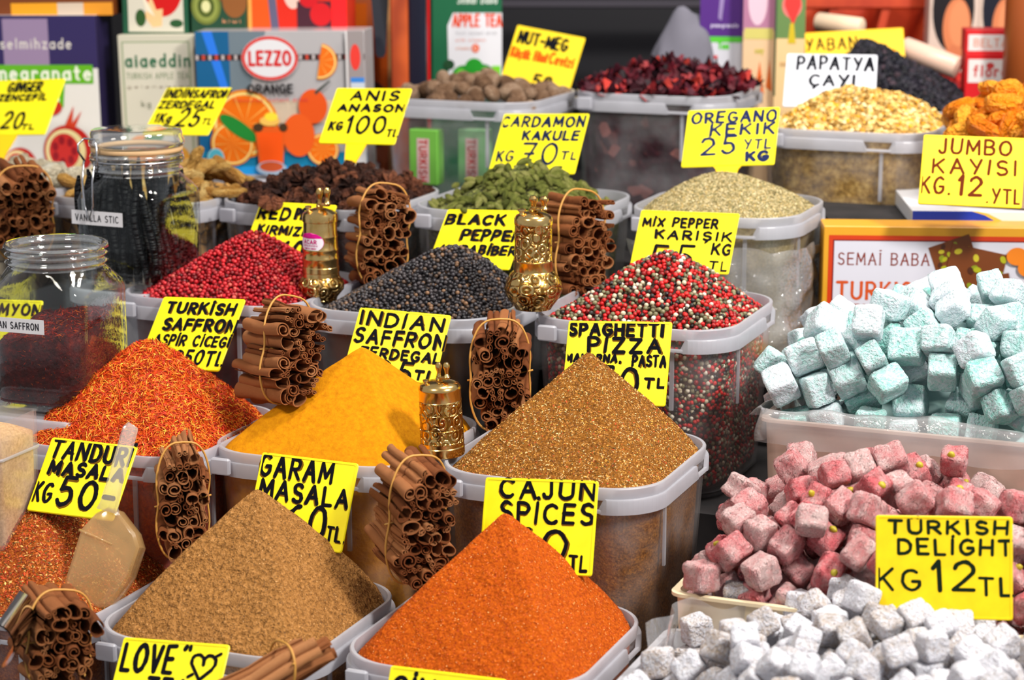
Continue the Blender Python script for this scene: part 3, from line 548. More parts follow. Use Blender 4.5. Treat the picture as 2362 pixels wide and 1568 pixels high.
POSES['white'] = [
1853,581,-180,34,162,0,203,198,215, 1853,1088,-178,-162,-4,-149,206,222,209, 1470,1179,-186,-177,0,0,204,200,206, -1196,-822,-155,-162,-2,276,241,236,235, -874,-1145,-165,161,-18,135,226,232,238, 1589,243,-160,277,161,0,219,199,242,
-1464,-1023,-167,52,165,-218,225,217,203, -1615,-337,-168,-13,153,0,204,218,197, -2059,-540,-158,0,-33,314,232,243,196, 707,-1126,-131,109,-1,299,209,243,234, -1954,961,-184,-154,6,301,236,210,205, -1600,800,-162,92,-162,-15,215,244,219,
1430,933,-166,3,-310,9,207,216,197, -1833,-1135,-179,-88,162,-191,228,235,232, -1622,-629,-151,-292,153,25,241,243,199, -1743,555,-154,-14,153,2,244,243,228, -1811,-851,-170,-155,-4,32,238,225,202, 1679,-778,-154,156,-10,270,213,233,221,
-1585,1129,-183,-14,149,-111,196,237,236, 1828,-1133,-183,135,-152,-111,219,243,200, -1263,1135,-158,298,11,60,205,210,237, -1917,1174,-179,-152,-6,-168,216,235,203, -2021,-59,-161,35,-4,-129,240,231,195, -1401,-644,9,39,245,2,241,218,241,
-416,1008,40,23,-85,271,210,238,234, 1626,967,-19,-140,-57,12,211,210,196, -342,185,64,-69,231,149,235,235,243, 1007,-149,-15,128,70,-94,243,201,228, -1451,973,-21,131,72,43,230,210,207, 1423,152,35,69,-29,-85,240,215,215,
-1358,102,67,-150,298,12,196,204,222, -696,566,-12,167,73,-50,241,240,234, 1029,956,-123,313,36,109,202,207,210, -1382,-393,-163,-157,-3,28,201,198,245, -1396,-189,76,-43,-74,-23,232,228,243, 481,961,-29,-27,-255,164,229,238,211,
291,-519,286,136,102,42,239,196,243, -254,-1025,47,147,-151,-157,237,237,224, -77,-967,289,-26,188,-110,210,227,240, -695,421,231,55,110,243,225,197,227, -974,436,115,-156,242,17,208,238,228, 398,-146,316,-174,-130,-98,210,240,226,
-1640,-72,152,249,57,-55,212,237,240, -382,435,263,-84,115,179,240,239,228, -174,1176,81,52,-91,272,244,213,199, 810,-224,229,-44,-72,-135,231,220,222, -1084,-16,274,-100,-100,-147,225,207,205, 886,368,264,38,160,0,199,234,240,
81,761,88,-61,68,212,240,232,236, 1150,437,259,-159,-155,27,210,214,225, -231,732,158,139,-36,126,197,216,244, -1025,718,125,-92,-2,33,233,238,210, -943,620,321,250,-92,-128,217,204,196, 134,-306,306,127,-229,94,239,242,209,
224,60,321,14,306,44,237,211,226, 17,-1138,56,190,4,-92,208,221,197, 934,672,260,-86,16,-120,208,209,241, -288,-423,254,237,-74,138,202,233,199, -513,-1193,34,-6,0,314,244,203,200, 645,1176,103,221,48,157,206,242,228,
1397,-488,89,-15,-213,-215,240,220,201, 1407,-1190,14,-74,3,-157,212,218,245, 1,516,261,121,239,-84,203,207,237, 1866,-582,71,2,4,-84,223,228,240, -1781,-75,-54,65,-247,-37,199,237,204, 1820,-918,47,151,-305,13,204,205,197,
-101,983,230,-247,-59,-97,211,211,244, -1636,-1118,29,312,-101,49,225,213,245, 259,532,125,185,-45,-133,204,206,243, 1640,537,53,164,-128,-42,243,229,244, 977,1107,71,-189,-132,113,205,202,219, 833,110,363,-97,-61,-185,222,222,213,
718,-809,159,-18,73,45,226,212,213, -1402,699,84,-79,90,-36,230,242,205, 1019,-404,281,217,-16,-76,212,244,206, -1730,293,-55,-274,-58,-132,196,205,236, 203,-862,260,-278,-8,-116,232,242,220, -1935,244,-171,-13,176,-280,197,210,231,
-1612,536,74,-159,-4,58,215,202,214, -1236,-1020,54,154,-3,201,202,196,234, -589,-337,334,161,-7,-15,232,216,201, -952,-913,23,60,61,-203,210,223,240, -141,279,311,-105,46,-203,219,244,221, 1406,347,214,175,69,138,204,226,225,
1116,141,326,157,60,-126,225,231,196, 1267,1052,63,-20,-288,-71,217,235,202, 198,1150,66,-16,-11,-49,197,204,209, 286,-1178,20,148,-27,0,217,211,227, -1186,-617,134,-230,10,151,222,243,242, -2001,-282,2,-101,92,138,222,213,238,
1889,81,33,114,162,0,205,219,201, -1312,1174,122,129,208,125,239,225,244, -559,180,227,145,-83,37,202,231,225, 675,-553,319,116,153,169,198,236,239, -1936,1037,63,-170,-3,241,199,242,234, -1014,1179,20,9,301,1,225,222,208,
-147,-138,214,-237,18,-52,198,219,238, -483,-1016,205,4,-228,152,205,219,209, -885,211,289,57,291,70,230,243,239, 1908,323,31,-89,164,59,209,216,195, 1509,-331,254,183,-74,93,221,238,237, 1264,1481,228,157,0,-18,199,217,199,
111,904,340,-107,251,-90,216,241,209, 712,982,231,81,237,70,237,243,236, 447,620,300,83,253,65,205,241,241, 207,293,206,-61,86,-184,245,196,195, -819,-143,341,-97,85,-187,210,221,216, 624,313,368,102,-279,-36,200,227,228,
-1255,865,198,-40,80,176,227,221,222, -641,389,454,180,204,-72,229,198,217, 71,288,468,60,-8,-215,202,200,233, -482,-93,301,-93,57,175,211,212,209, 40,-168,564,99,-93,256,224,201,227, -1062,959,207,-87,-27,48,199,243,203,
1007,372,483,267,156,22,233,222,216, -86,-8,381,-75,4,242,210,213,233, -400,260,477,110,268,33,221,222,207, 585,-285,476,124,208,-106,226,204,219, 359,1461,277,66,0,-246,228,222,224, 762,-66,483,-246,61,129,224,205,243,
426,386,415,81,35,-36,229,231,243, 711,794,359,-69,-61,51,218,212,210, -535,625,300,25,-188,234,211,210,211, -529,973,249,-238,13,-216,205,219,210, 846,-403,472,-222,5,219,213,228,211, -1127,1434,259,-157,-138,123,238,235,211,
-337,27,403,-168,-82,-218,237,204,200, -750,97,435,-97,-88,140,245,197,195, 247,88,548,-123,142,-60,223,206,207, -204,503,524,-41,287,81,199,235,200, 1288,798,185,-95,-237,124,198,195,245, -1423,422,301,-260,-161,0,217,232,223,
-898,1010,402,88,-72,-214,244,212,212, -989,-525,287,21,75,11,229,195,213, -1418,4,330,-98,17,248,233,224,219, 2066,901,25,-162,-302,0,242,217,232, -678,-793,332,15,31,-163,233,239,211, -1722,1539,227,0,0,-296,228,239,215,
295,805,470,65,-11,-256,239,244,237, -868,1217,250,-79,-48,210,231,217,231, -57,-625,290,47,-252,85,239,224,226, 1108,-1139,103,270,-7,193,197,239,226, -307,1528,234,241,-157,0,229,207,204, -1202,-322,172,84,-274,89,216,216,237,
1594,-88,356,40,-38,117,230,233,218, 1576,-938,120,127,283,1,232,209,202, 510,-1158,80,-39,43,-312,213,208,231, -88,815,413,250,40,32,234,235,243, 1331,-699,272,51,216,44,220,233,234, -721,791,364,-10,149,90,240,232,228,
1203,-25,458,-60,-9,-295,227,204,196, 893,-746,359,27,312,35,203,236,237, 330,-718,467,-44,-226,-73,224,209,198, 444,1130,259,71,-74,-117,227,206,235, 1147,1243,248,286,6,-114,198,226,204, 491,-821,328,-162,-54,-65,195,205,235,
874,1379,223,302,-157,0,206,196,219, -503,1331,295,-83,19,247,212,224,224, 2043,1139,19,-148,-268,-4,230,241,212, -665,1180,410,93,-88,-228,227,201,208, 1477,618,317,30,261,-87,200,238,212, -1254,207,296,-117,181,128,231,239,214,
-188,1339,305,-88,-126,170,214,199,238, -2,610,565,125,-252,-61,227,239,237, 2279,-385,235,0,0,-69,231,236,230, 553,93,506,-262,-49,78,216,236,241, 56,1431,222,0,314,46,200,202,203, 234,480,558,198,58,-62,218,238,221,
-501,932,564,-7,-114,92,238,213,223, -1106,-324,384,-76,-80,-21,207,227,209, 1243,-318,414,-199,-46,42,239,209,241, -2084,559,-176,161,152,0,236,203,234, -326,1103,426,239,-62,4,242,243,230, -322,756,468,22,-270,52,215,222,228,
231,1230,407,57,97,268,226,204,239, -836,-509,440,-40,-245,38,222,199,210, 1030,-944,184,-211,30,-110,199,218,200, 1131,-644,387,-89,69,190,221,209,236, 717,562,476,-89,14,-87,233,204,236, -1174,-150,477,53,-13,36,224,208,241,
-777,1461,440,155,174,-7,203,220,239, -573,-589,475,223,-12,-8,212,230,205, 980,1102,326,-42,-113,91,244,243,203, -196,-298,420,240,-25,-53,206,231,218, -1244,629,355,-201,-50,54,213,221,236, 0,1172,446,-64,-290,73,217,211,241,
-2000,177,61,-178,-18,-2,228,232,240,
]
POSES['cardamom'] = [
-742,172,116,-134,-291,27,189,82,72, -356,-20,351,-230,-18,-135,196,82,75, 533,-978,-82,102,3,-195,160,76,65, 966,204,-94,155,89,24,148,61,63, -255,-527,156,197,-33,53,169,68,61, 322,-354,262,104,284,65,146,72,63,
261,-684,78,139,68,-84,137,60,56, -183,-568,145,103,-32,1,189,84,79, 426,-124,249,84,16,26,183,82,74, 412,53,271,-231,25,-174,177,73,75, 77,-537,158,305,16,0,162,80,68, 92,-600,137,-85,-47,294,170,73,63,
597,108,144,-38,43,-199,177,75,64, -449,-24,287,-84,61,-303,173,69,71, -779,203,28,-262,-68,-54,182,78,70, 362,-7,316,-211,7,25,175,80,70, -449,-280,256,-14,-21,187,182,82,75, 226,54,383,-83,-72,-273,161,74,75,
130,-503,197,91,21,-26,180,77,75, 749,217,76,220,74,116,190,78,73, -319,-680,105,-187,222,39,159,73,68, -223,-455,228,-99,45,8,158,73,64, 43,-290,326,-190,2,-56,177,75,76, 251,-427,262,86,-22,162,163,70,75,
598,200,169,49,204,80,163,69,66, -31,-542,181,86,-29,130,157,76,68, -900,-365,-54,116,-7,-142,164,73,64, 404,-430,190,259,2,-152,169,68,71, -256,-650,98,-93,-40,244,167,73,66, -621,-284,182,-295,-84,-75,166,79,72,
935,65,-40,15,213,237,191,84,79, 410,-775,33,-233,-27,13,185,78,80, 337,-101,282,-50,-12,-168,166,73,66, -296,-253,316,121,-302,-40,156,70,71, -39,-856,-21,-11,48,-174,184,78,71, 572,-273,146,152,24,-168,159,66,64,
-513,-260,209,175,-41,57,140,62,65, 448,-497,143,-20,-10,305,167,79,67, 191,-661,90,-176,-66,200,161,70,64, 469,-979,-70,-83,39,207,168,66,61, 130,-666,113,-26,-80,98,156,71,64, -588,-814,6,272,-47,80,189,79,79,
-472,72,288,-153,62,-192,172,76,65, 331,-831,47,24,-14,-125,158,69,63, -571,-60,219,-271,-31,-153,186,86,72, 27,-502,211,-21,15,150,178,72,76, -277,-411,223,-30,70,-194,158,72,67, 484,174,224,-22,2,134,191,75,75,
168,-29,385,-55,-71,307,149,60,64, -203,-400,266,178,8,157,154,65,60, 855,-6,11,-109,-4,43,168,72,68, 226,-109,343,279,7,163,150,64,61, 593,493,121,-157,78,47,164,65,61, -224,-181,354,187,-36,7,162,66,61,
-198,-628,128,68,-52,-301,169,73,69, -597,-204,172,86,-58,-58,188,85,79, 196,-785,25,-216,50,-130,184,81,80, 593,-412,142,194,-47,207,137,59,58, 301,432,285,-97,-299,60,169,67,70, 269,-158,319,233,-7,-147,158,68,65,
-136,-405,267,24,289,113,196,86,83, 368,-369,226,-8,0,96,164,70,76, 283,-884,-8,-81,112,-217,170,81,77, 947,444,-80,-9,-24,205,163,69,65, 850,93,12,-19,-224,111,167,72,64, 10,-407,241,45,-48,47,169,80,71,
146,34,424,-267,44,145,153,67,66, 651,619,47,-246,16,147,150,73,67, -444,-703,83,-48,-11,-293,192,83,79, -785,-46,43,-135,-22,-107,190,83,76, -553,-318,254,198,16,75,161,76,71, 4,-610,152,174,112,-165,148,68,60,
-133,-178,406,-66,46,-98,168,82,77, 498,-965,-13,106,8,-78,180,77,79, 566,266,163,155,20,72,181,79,72, -976,-443,-57,-112,-257,-21,173,71,70, 375,-739,75,206,97,137,169,71,70, 236,-260,315,-36,-288,-96,169,73,71,
-489,-807,0,100,-17,147,139,61,62, -97,-816,25,200,22,236,190,80,72, 724,-8,91,-182,-99,-180,182,82,69, 661,-242,157,119,-274,50,178,85,73, 383,-672,84,98,-22,289,162,73,69, -246,-367,298,36,-279,148,176,82,77,
147,-460,231,285,-6,-56,145,63,60, 266,-37,347,233,-5,-144,169,73,69, -1079,450,58,-136,14,-175,151,68,63, 578,-491,138,53,57,-51,161,72,70, 330,357,298,146,44,14,185,73,69, 271,-776,85,-167,-9,-15,175,82,74,
621,-128,174,292,-10,-112,176,73,72, -836,-318,33,257,17,-94,180,79,70, 533,-173,215,-60,44,117,179,72,73, 525,560,145,171,10,-49,161,71,69, -279,-735,62,28,-242,-168,166,72,69, -210,-273,339,-313,-29,112,162,67,69,
848,337,-17,-115,-31,192,149,65,65, -381,235,343,177,22,35,171,74,75, -750,8,69,-175,23,187,180,71,71, -52,-401,268,-154,245,-18,162,66,67, 499,-424,167,-100,-313,37,172,69,72, 890,390,-27,127,52,-100,186,83,69,
-316,-361,272,-54,-29,130,169,81,77, 526,87,224,-150,-231,6,192,78,71, 559,0,189,-100,-266,-71,172,75,78, -982,-371,-49,-182,73,-59,181,88,80, 588,647,62,-11,303,-139,182,77,71, -5,-341,323,-213,85,-59,164,73,71,
-113,-311,336,5,19,-68,175,76,71, -105,-518,208,5,50,-117,176,76,73, -300,-999,-43,1,-231,-65,180,71,66, -1000,-217,-56,215,196,8,156,72,65, -579,-353,190,-39,-48,8,193,81,77, 755,160,48,75,54,65,167,67,68,
369,182,285,86,12,103,178,77,72, 103,-386,283,97,-242,-49,159,68,65, 467,55,214,-173,52,-92,159,67,66, 996,-234,33,-62,264,-9,179,77,69, 125,-777,30,-253,-53,145,179,77,78, 78,-525,242,15,-224,-148,152,71,66,
-8,1,458,-281,-25,71,183,80,75, 997,9,-83,-82,221,83,181,78,76, -178,-395,324,-43,-15,-140,194,85,75, 172,-357,301,189,-5,-41,193,83,79, 128,-263,344,-14,-47,-271,162,74,69, 659,194,110,-157,-55,227,146,64,64,
-161,-839,-11,-143,-291,-14,168,71,73, 76,233,415,-6,61,263,161,72,65, -699,-573,52,77,-8,-45,165,76,68, 317,175,344,132,-33,137,186,82,71, 983,304,-106,-89,-17,-198,150,61,63, -803,-136,67,-216,1,222,188,83,78,
225,423,321,28,30,-224,186,88,75, -187,-532,197,196,-19,-235,150,66,64, -240,423,319,-39,-305,-35,170,81,70, 75,-803,62,-2,226,-48,182,78,72, 346,-856,0,103,-19,-176,147,64,61, -54,-496,233,232,52,154,162,65,64,
240,-614,133,19,-4,248,157,72,65, 667,-288,114,281,19,24,175,80,71, 685,-163,121,61,-264,67,156,66,59, 770,-50,79,-81,-240,61,154,64,57, -629,-552,87,-188,4,-68,175,80,78, -229,-1284,55,62,8,-77,156,63,62,
166,-187,367,11,-16,194,166,76,65, -969,-306,-22,-246,-12,-85,163,68,67, 147,122,405,116,68,-13,148,67,65, 871,174,-13,10,22,34,179,75,76, 479,-899,33,-49,-309,-29,187,78,81, 667,-78,104,39,-270,22,163,67,69,
-576,-732,52,-191,-82,6,159,65,63, 368,101,317,-24,38,-255,172,72,75, 376,-189,282,252,100,-6,157,67,61, 23,-739,55,250,-12,-12,166,75,74, 516,297,187,-263,22,134,136,61,60, -258,-108,380,-110,-3,246,157,68,68,
-113,-743,46,168,6,4,164,64,63, 641,28,132,-4,-304,12,172,77,68, -881,-325,-11,21,19,-54,149,60,55, 521,-242,173,-34,-1,167,160,71,66, 92,-37,432,207,13,-126,166,73,65, -511,-737,32,11,-39,-31,157,65,65,
18,-838,39,309,23,-68,162,74,76,
]
POSES['anise'] = [
-144,-870,10,-6,238,165,287,300,96, 383,-143,168,-1,18,-56,319,318,97, -565,580,118,234,-10,202,293,316,106, 813,761,-19,1,-23,-204,317,331,110, 128,258,247,-30,-15,-132,268,275,89, 582,-688,23,-24,54,-141,225,214,74,
93,-742,36,-243,7,-23,263,248,86, 340,609,114,-56,-55,-15,296,294,101, -20,-222,181,-34,-22,286,303,288,97, 776,-283,58,-311,-4,113,333,323,111, 419,-594,56,-287,-21,0,212,232,75, 1001,-57,-23,-26,-134,-288,274,251,80,
-3,-555,82,-34,-303,129,224,224,76, -917,495,25,29,-11,133,296,320,100, 943,-235,-45,66,-278,-106,256,254,81, 988,278,-38,-203,136,102,319,338,104, -583,-496,121,-195,-41,-64,320,326,108, -315,-384,183,10,34,283,254,258,94,
-44,-377,181,-204,-9,-17,332,306,107, 658,681,45,27,291,79,308,316,101, 300,-677,54,0,-60,112,294,277,101, -214,-639,59,-4,15,-253,300,340,113, -947,-409,10,2,-262,-25,328,301,102, -915,296,17,64,41,-89,287,294,101,
421,-405,166,128,3,86,282,304,100, -230,-225,228,3,31,296,268,249,83, 659,125,136,-226,-15,3,280,295,95, 73,-567,125,-289,62,69,276,273,82, 885,-5,-12,250,-17,-167,252,259,94, -1059,1072,79,314,-26,-68,294,282,102,
-204,-1180,76,-23,-307,105,306,299,95, 259,-323,172,-312,-46,110,293,306,95, -614,-653,52,-10,75,-267,267,279,100, 696,-796,4,-43,31,-212,316,322,96, 429,-106,259,-38,-27,-304,299,294,101, -341,-275,256,52,33,-236,264,245,84,
407,389,185,-27,-314,5,322,305,100, 155,-550,156,282,90,22,256,269,88, 701,-595,119,-233,61,0,296,285,103, 222,430,202,35,92,-241,270,266,101, 732,29,156,-101,-312,-14,342,327,105, -512,-381,187,-50,-246,-123,218,217,80,
92,-61,286,-302,-18,104,325,297,100, -524,-824,36,-263,74,-111,260,257,85, 196,-172,235,28,-82,-117,237,235,89, 564,818,75,127,222,91,261,254,85, 898,169,84,-84,-93,60,305,302,99, -450,-74,239,-288,12,0,284,285,93,
-1094,-39,65,0,25,309,213,235,72, 685,-87,112,-32,240,106,232,207,69, -786,-611,31,-40,50,276,322,296,103, 293,-957,28,0,-53,-93,276,256,93, -955,-123,-30,-91,-75,115,269,269,87, 192,158,310,43,48,116,231,241,74,
-229,-34,266,4,7,162,302,290,89, 324,-284,273,301,-29,79,263,254,81, 365,227,260,26,30,109,323,323,108, -673,190,182,63,-32,-114,295,291,96, -355,-710,111,226,29,178,316,304,111, 445,-969,-5,55,248,-57,272,273,87,
20,-115,352,22,58,-157,252,284,92, 537,75,179,15,-98,24,264,292,88, -369,-1034,75,18,-3,146,254,262,94, 798,356,119,-64,46,-45,310,299,96, -138,-471,208,161,75,10,294,303,104, 518,-519,156,18,275,37,255,242,84,
618,-248,164,133,-48,-144,304,288,91, -512,-993,-14,115,288,-11,254,229,86,
]
POSES['turmeric'] = [
-990,-386,-87,-121,-1,148,459,120,107, 744,-720,-19,56,-16,91,443,112,115, -135,192,146,248,-4,-199,680,170,145, 115,754,114,186,7,15,717,172,154, 319,-393,132,-127,-23,-238,556,143,129, 1151,-312,73,-260,-4,82,452,121,101,
536,-432,103,42,-29,82,636,158,150, 975,-251,-21,28,-292,150,644,153,144, -904,-247,33,216,27,85,714,173,166, 206,-956,-22,-62,-22,-19,568,136,130, 500,424,232,55,2,-252,480,125,111, 49,841,30,-120,305,5,561,129,114,
989,-512,-68,-222,-13,-163,473,134,115, -385,-936,-67,-76,8,-268,449,112,106, -89,-67,173,-17,15,65,629,170,147, 893,-888,-29,-134,-21,-92,482,114,112, 981,376,-36,92,-14,148,516,128,114, -835,-378,24,-259,-62,142,414,103,95,
79,386,205,1,-305,-133,686,182,156, -538,130,131,80,3,26,687,175,161, 975,599,58,-145,-38,-129,527,134,136, -726,-422,19,-3,295,142,712,164,159, 93,-740,116,-44,-60,249,657,168,150, 172,-617,63,-304,31,-65,647,183,170,
-169,-987,67,-96,-87,-11,568,160,134, 501,745,106,-198,40,58,707,162,153, -644,335,97,-301,-72,-49,604,155,147, 414,-900,44,62,-254,87,448,127,104, -552,-859,-5,-57,290,-15,630,174,161, 52,115,247,248,3,-85,671,175,148,
253,-634,204,-137,-4,107,594,160,147, -503,10,109,197,-60,42,554,129,120, 322,-769,111,95,-16,130,586,154,138, 260,330,210,-23,14,-120,563,149,129, 852,-418,81,61,30,-127,485,129,106, -289,-586,198,-42,215,-181,569,141,118,
-572,-487,45,62,28,-208,638,162,162, 122,738,246,-111,16,200,561,128,132, 240,98,216,-9,-277,-80,446,117,107, 491,-74,295,187,228,28,604,147,124, 1040,-274,94,-156,-11,-202,523,134,135, -319,288,169,-12,-43,-40,539,139,123,
504,-665,100,-175,-63,197,619,148,150, 467,164,229,48,286,128,582,134,134, 571,-213,230,-63,9,154,650,159,141, 654,730,148,-92,-247,16,660,170,153, -315,-284,115,58,-32,229,560,146,146,
]
POSES['ginger'] = [
959,98,60,-171,-52,55,325,201,158, -499,31,99,-61,-54,58,477,279,208, 118,-130,164,34,313,-76,453,289,222, 511,208,181,28,-311,67,357,224,169, 414,-780,27,153,-269,42,327,212,156, -589,963,16,160,98,20,340,196,157,
-360,-127,147,51,84,-61,422,257,203, 461,741,100,8,-36,289,424,246,192, 305,-621,47,44,-56,192,362,212,168, 273,299,162,40,47,263,356,200,147, 464,400,197,268,-8,-34,297,205,147, 419,-933,-29,-117,-67,235,279,170,134,
-257,32,81,194,-19,-52,327,177,145, 923,910,0,-84,68,-197,414,274,197, 989,-304,-76,-211,29,147,250,152,117, 167,594,155,-68,41,130,457,295,211, 629,-952,-26,-54,-270,20,338,210,178, 437,-82,197,43,274,21,473,267,215,
999,283,107,-59,278,17,404,233,197, -538,253,183,-31,50,179,431,299,231, 123,-365,114,33,-19,284,371,256,177, 942,505,38,-179,-20,159,418,281,217, -90,889,68,-37,170,179,355,202,156, -63,-395,64,-296,39,-71,277,179,134,
700,599,125,122,16,248,302,197,135, 824,98,168,-114,-29,93,404,237,199,
]
POSES['nutmeg'] = [
-116,-806,4,274,10,-67,283,222,214, 962,-259,-33,125,-179,46,247,188,208, 540,-232,77,-202,-34,-220,311,233,214, -944,-69,-19,-109,-39,132,274,209,212, -428,423,131,150,-272,19,284,229,231, -194,954,-19,-144,-194,-64,268,209,198,
-274,-942,-24,86,-58,6,320,230,222, 553,137,76,127,-258,79,277,213,208, 950,134,-25,20,258,-106,254,204,183, 963,-706,-74,99,48,-145,259,185,192, 149,-942,-31,-188,-81,160,281,199,206, 295,653,57,100,42,60,286,213,218,
-492,-475,99,40,-285,-109,300,213,216, 200,-415,174,171,69,134,321,234,241, 374,-564,69,-204,93,34,246,202,197, 530,772,-6,-134,22,-33,257,200,191, 739,98,32,290,-53,-74,291,200,191, -776,-67,24,179,69,116,253,215,199,
128,-572,62,136,40,-215,247,185,189, -362,221,140,-109,25,-294,276,203,217, -746,751,-25,-46,-65,-260,284,189,200, 779,-751,-35,-182,-40,-228,262,186,197, 764,-178,31,8,300,-123,280,209,199, 332,834,-14,-152,-37,-269,279,189,186,
899,324,1,-177,88,168,307,244,225, -937,-629,-22,105,52,-206,309,236,235, -34,-250,178,41,-65,290,264,201,221, 138,19,184,36,-259,-134,320,222,232, 535,948,-6,87,-38,17,303,232,223, 230,-745,30,-77,-58,232,296,209,229,
-284,-659,72,-56,47,-281,287,244,244, -933,-272,-3,-24,-218,31,313,216,219, -944,168,-28,230,-35,-140,290,223,229, 791,495,21,5,-174,-150,246,210,185, -39,343,146,-72,3,-80,303,238,216, 557,-450,81,-161,284,10,283,229,226,
-265,-449,96,123,28,-285,279,195,195, 384,-3,125,16,78,-58,285,225,217, -419,-330,208,30,193,-176,255,202,195, -359,-54,152,-25,-72,-108,265,198,178, 948,570,-27,119,-52,-171,278,220,206, -181,687,181,-20,46,59,265,212,188,
-58,8,191,132,-38,-105,263,204,194, -42,-516,108,42,40,132,290,215,195, 743,-575,19,-19,-241,-41,289,220,237, -669,633,68,-132,-77,232,287,197,218, 428,284,93,211,-242,11,249,196,192, 888,-51,-19,89,27,-125,298,218,197,
-248,-287,161,128,52,232,271,202,208, 718,311,46,-54,34,-206,263,202,220, 79,640,72,158,-93,-202,282,218,208, -936,477,-2,-126,30,139,294,212,230,
]
POSES['apricot'] = [
-1022,-255,5,122,40,129,424,417,159, -629,-871,152,-40,-39,-175,557,489,182, -906,-795,-11,114,-234,70,466,467,162, -188,-784,84,111,224,34,450,439,161, -922,-299,142,-237,107,66,497,453,179, -894,847,119,125,-10,16,559,498,198,
-357,-781,159,135,-22,-181,497,417,154, -790,-561,122,-47,250,-141,476,429,177, -394,182,483,-40,63,262,472,391,149, -1042,89,105,2,31,94,538,502,193, -442,-603,269,263,-8,96,452,422,179, -673,-361,272,-38,8,126,490,473,176,
-698,0,362,-25,-9,-256,477,462,167, -112,-775,334,-33,27,208,443,421,155, -219,593,333,109,112,-170,502,467,194, 116,359,440,-97,22,60,461,419,167, -646,3,515,-299,32,129,481,454,167, -1071,-100,313,-285,-42,-107,410,413,146,
48,-1074,196,299,70,-101,466,447,186, -492,-232,489,152,-243,30,397,414,157, -472,-526,431,2,-5,170,489,454,184, -365,451,410,-43,-75,67,543,442,184,
]
# ------------------------------------------------------------------ loose pieces
def poses(n):
    d = POSES[n]
    return [(Vector(d[i:i+3])/1e4, [x/100 for x in d[i+3:i+6]], [x/1e4 for x in d[i+6:i+9]]) for i in range(0, len(d), 9)]
def lumpy(name, mat, fn, sub=3):
    V, T = ico(sub); V = np.array([fn(Vector(p)) for p in V])
    me = bpy.data.meshes.new(name); me.from_pydata([tuple(p) for p in V], [], [tuple(map(int, t)) for t in T]); me.materials.append(mat)
    me.polygons.foreach_set('use_smooth', [True]*len(T)); me.update(); return me
def cubemesh(name, mat, seed, p=9, amp=.06, k=9):
    """a hand-cut cube: softened edges, slightly bulging, uneven faces"""
    V = []; idx = {}; Fs = []
    def vid(q):
        key = tuple(round(x, 4) for x in q)
        if key not in idx:
            idx[key] = len(V); v = Vector(q); nn = (abs(v.x)**p+abs(v.y)**p+abs(v.z)**p)**(1/p); v = v/nn
            sh = Vector((seed*3.7, seed*1.3, 0)); v += v.normalized()*(amp*noise.noise(v*1.1+sh)+amp*.5*noise.noise(v*3.1+sh)+amp*.22*noise.noise(v*9+sh))
            V.append(tuple(v*.5))
        return idx[key]
    g = [math.tan((2*i/k-1)*.72)/math.tan(.72) for i in range(k+1)]
    for ax in range(3):
        for sg in (-1, 1):
            for i in range(k):
                for j in range(k):
                    q = []
                    for a, b in ((i, j), (i+1, j), (i+1, j+1), (i, j+1)):
                        t = [0, 0, 0]; t[ax] = sg; t[(ax+1) % 3] = g[a]; t[(ax+2) % 3] = g[b]; q.append(vid(t))
                    Fs.append(q if sg > 0 else q[::-1])
    me = bpy.data.meshes.new(name); me.from_pydata(V, [], Fs); me.materials.append(mat)
    me.polygons.foreach_set('use_smooth', [True]*len(Fs)); me.update(); return me
def scatter(n, c, names, meshes, label, cat, group, rz=-TH, each=None, fixed=None):
    M0 = Matrix.Translation(c) @ Matrix.Rotation(rz, 4, 'Z'); r = random.Random(n); out = []
    for i, (p, e, d) in enumerate(poses(n)):
        o = bpy.data.objects.new(names, meshes[r.randrange(len(meshes))]); COL.objects.link(o)
        from mathutils import Euler
        o.matrix_world = M0 @ Matrix.Translation(p) @ Euler(e).to_matrix().to_4x4() @ Matrix.Diagonal((*(fixed(d) if fixed else d), 1))
        tag(o, label, cat, group); out.append(o)
        if each: each(i, o, r)
    return out
def dusted(name, body, deep, dust, lo, hi, bumpd, scale, spread=.5, crystals=False):
    """sugar-dusted sweet: the dust lies in patches, each piece with more or less of it"""
    k = N(name); rnd = k.n('ObjectInfo').outputs['Random']
    tc = k.n('TexCoord').outputs['Object']; mp = k.n('VectorMath', {0: tc, 1: k.n('CombineXYZ', {0: rnd, 1: rnd, 2: rnd}).outputs[0]}, operation='ADD').outputs[0]
    big = k.noise(2.2, 4, .65, mp); fine = k.noise(scale, 3, .7, mp)
    a = k.n('Math', {0: big, 1: fine}, operation='ADD').outputs[0]
    sh = k.n('Math', {0: rnd, 1: spread, 2: -spread/2}, operation='MULTIPLY_ADD').outputs[0]
    a2 = k.n('Math', {0: a, 1: sh}, operation='ADD').outputs[0]
    f = k.n('MapRange', {'Value': a2, 'From Min': lo, 'From Max': hi}).outputs[0]
    bc = k.mixc(k.noise(1.4, 2, .5, mp), deep, body)
    c = k.mixc(f, bc, dust)
    nm = k.bump(fine, 1, bumpd)
    nm = k.bump(big, .8, bumpd*2, nm)
    return k.done(k.princ(color=c, rough=.85 if crystals else .9, spec=.25, normal=nm, sss=.12, sssr=(1., .5, .4), ssss=.006))
M_PINK = dusted('pink_delight', O(250, 136, 140), O(242, 100, 110), O(255, 220, 216), .72, 1.20, .006, 48, .40, True)
M_BLUE = dusted('mint_delight', O(150, 208, 198), O(116, 190, 178), O(212, 220, 227), .61, 1.28, .0022, 9, .55)
M_WHITE = dusted('white_delight', O(196, 178, 154), O(160, 128, 98), O(222, 221, 228), .46, 1.05, .003, 9, .40)
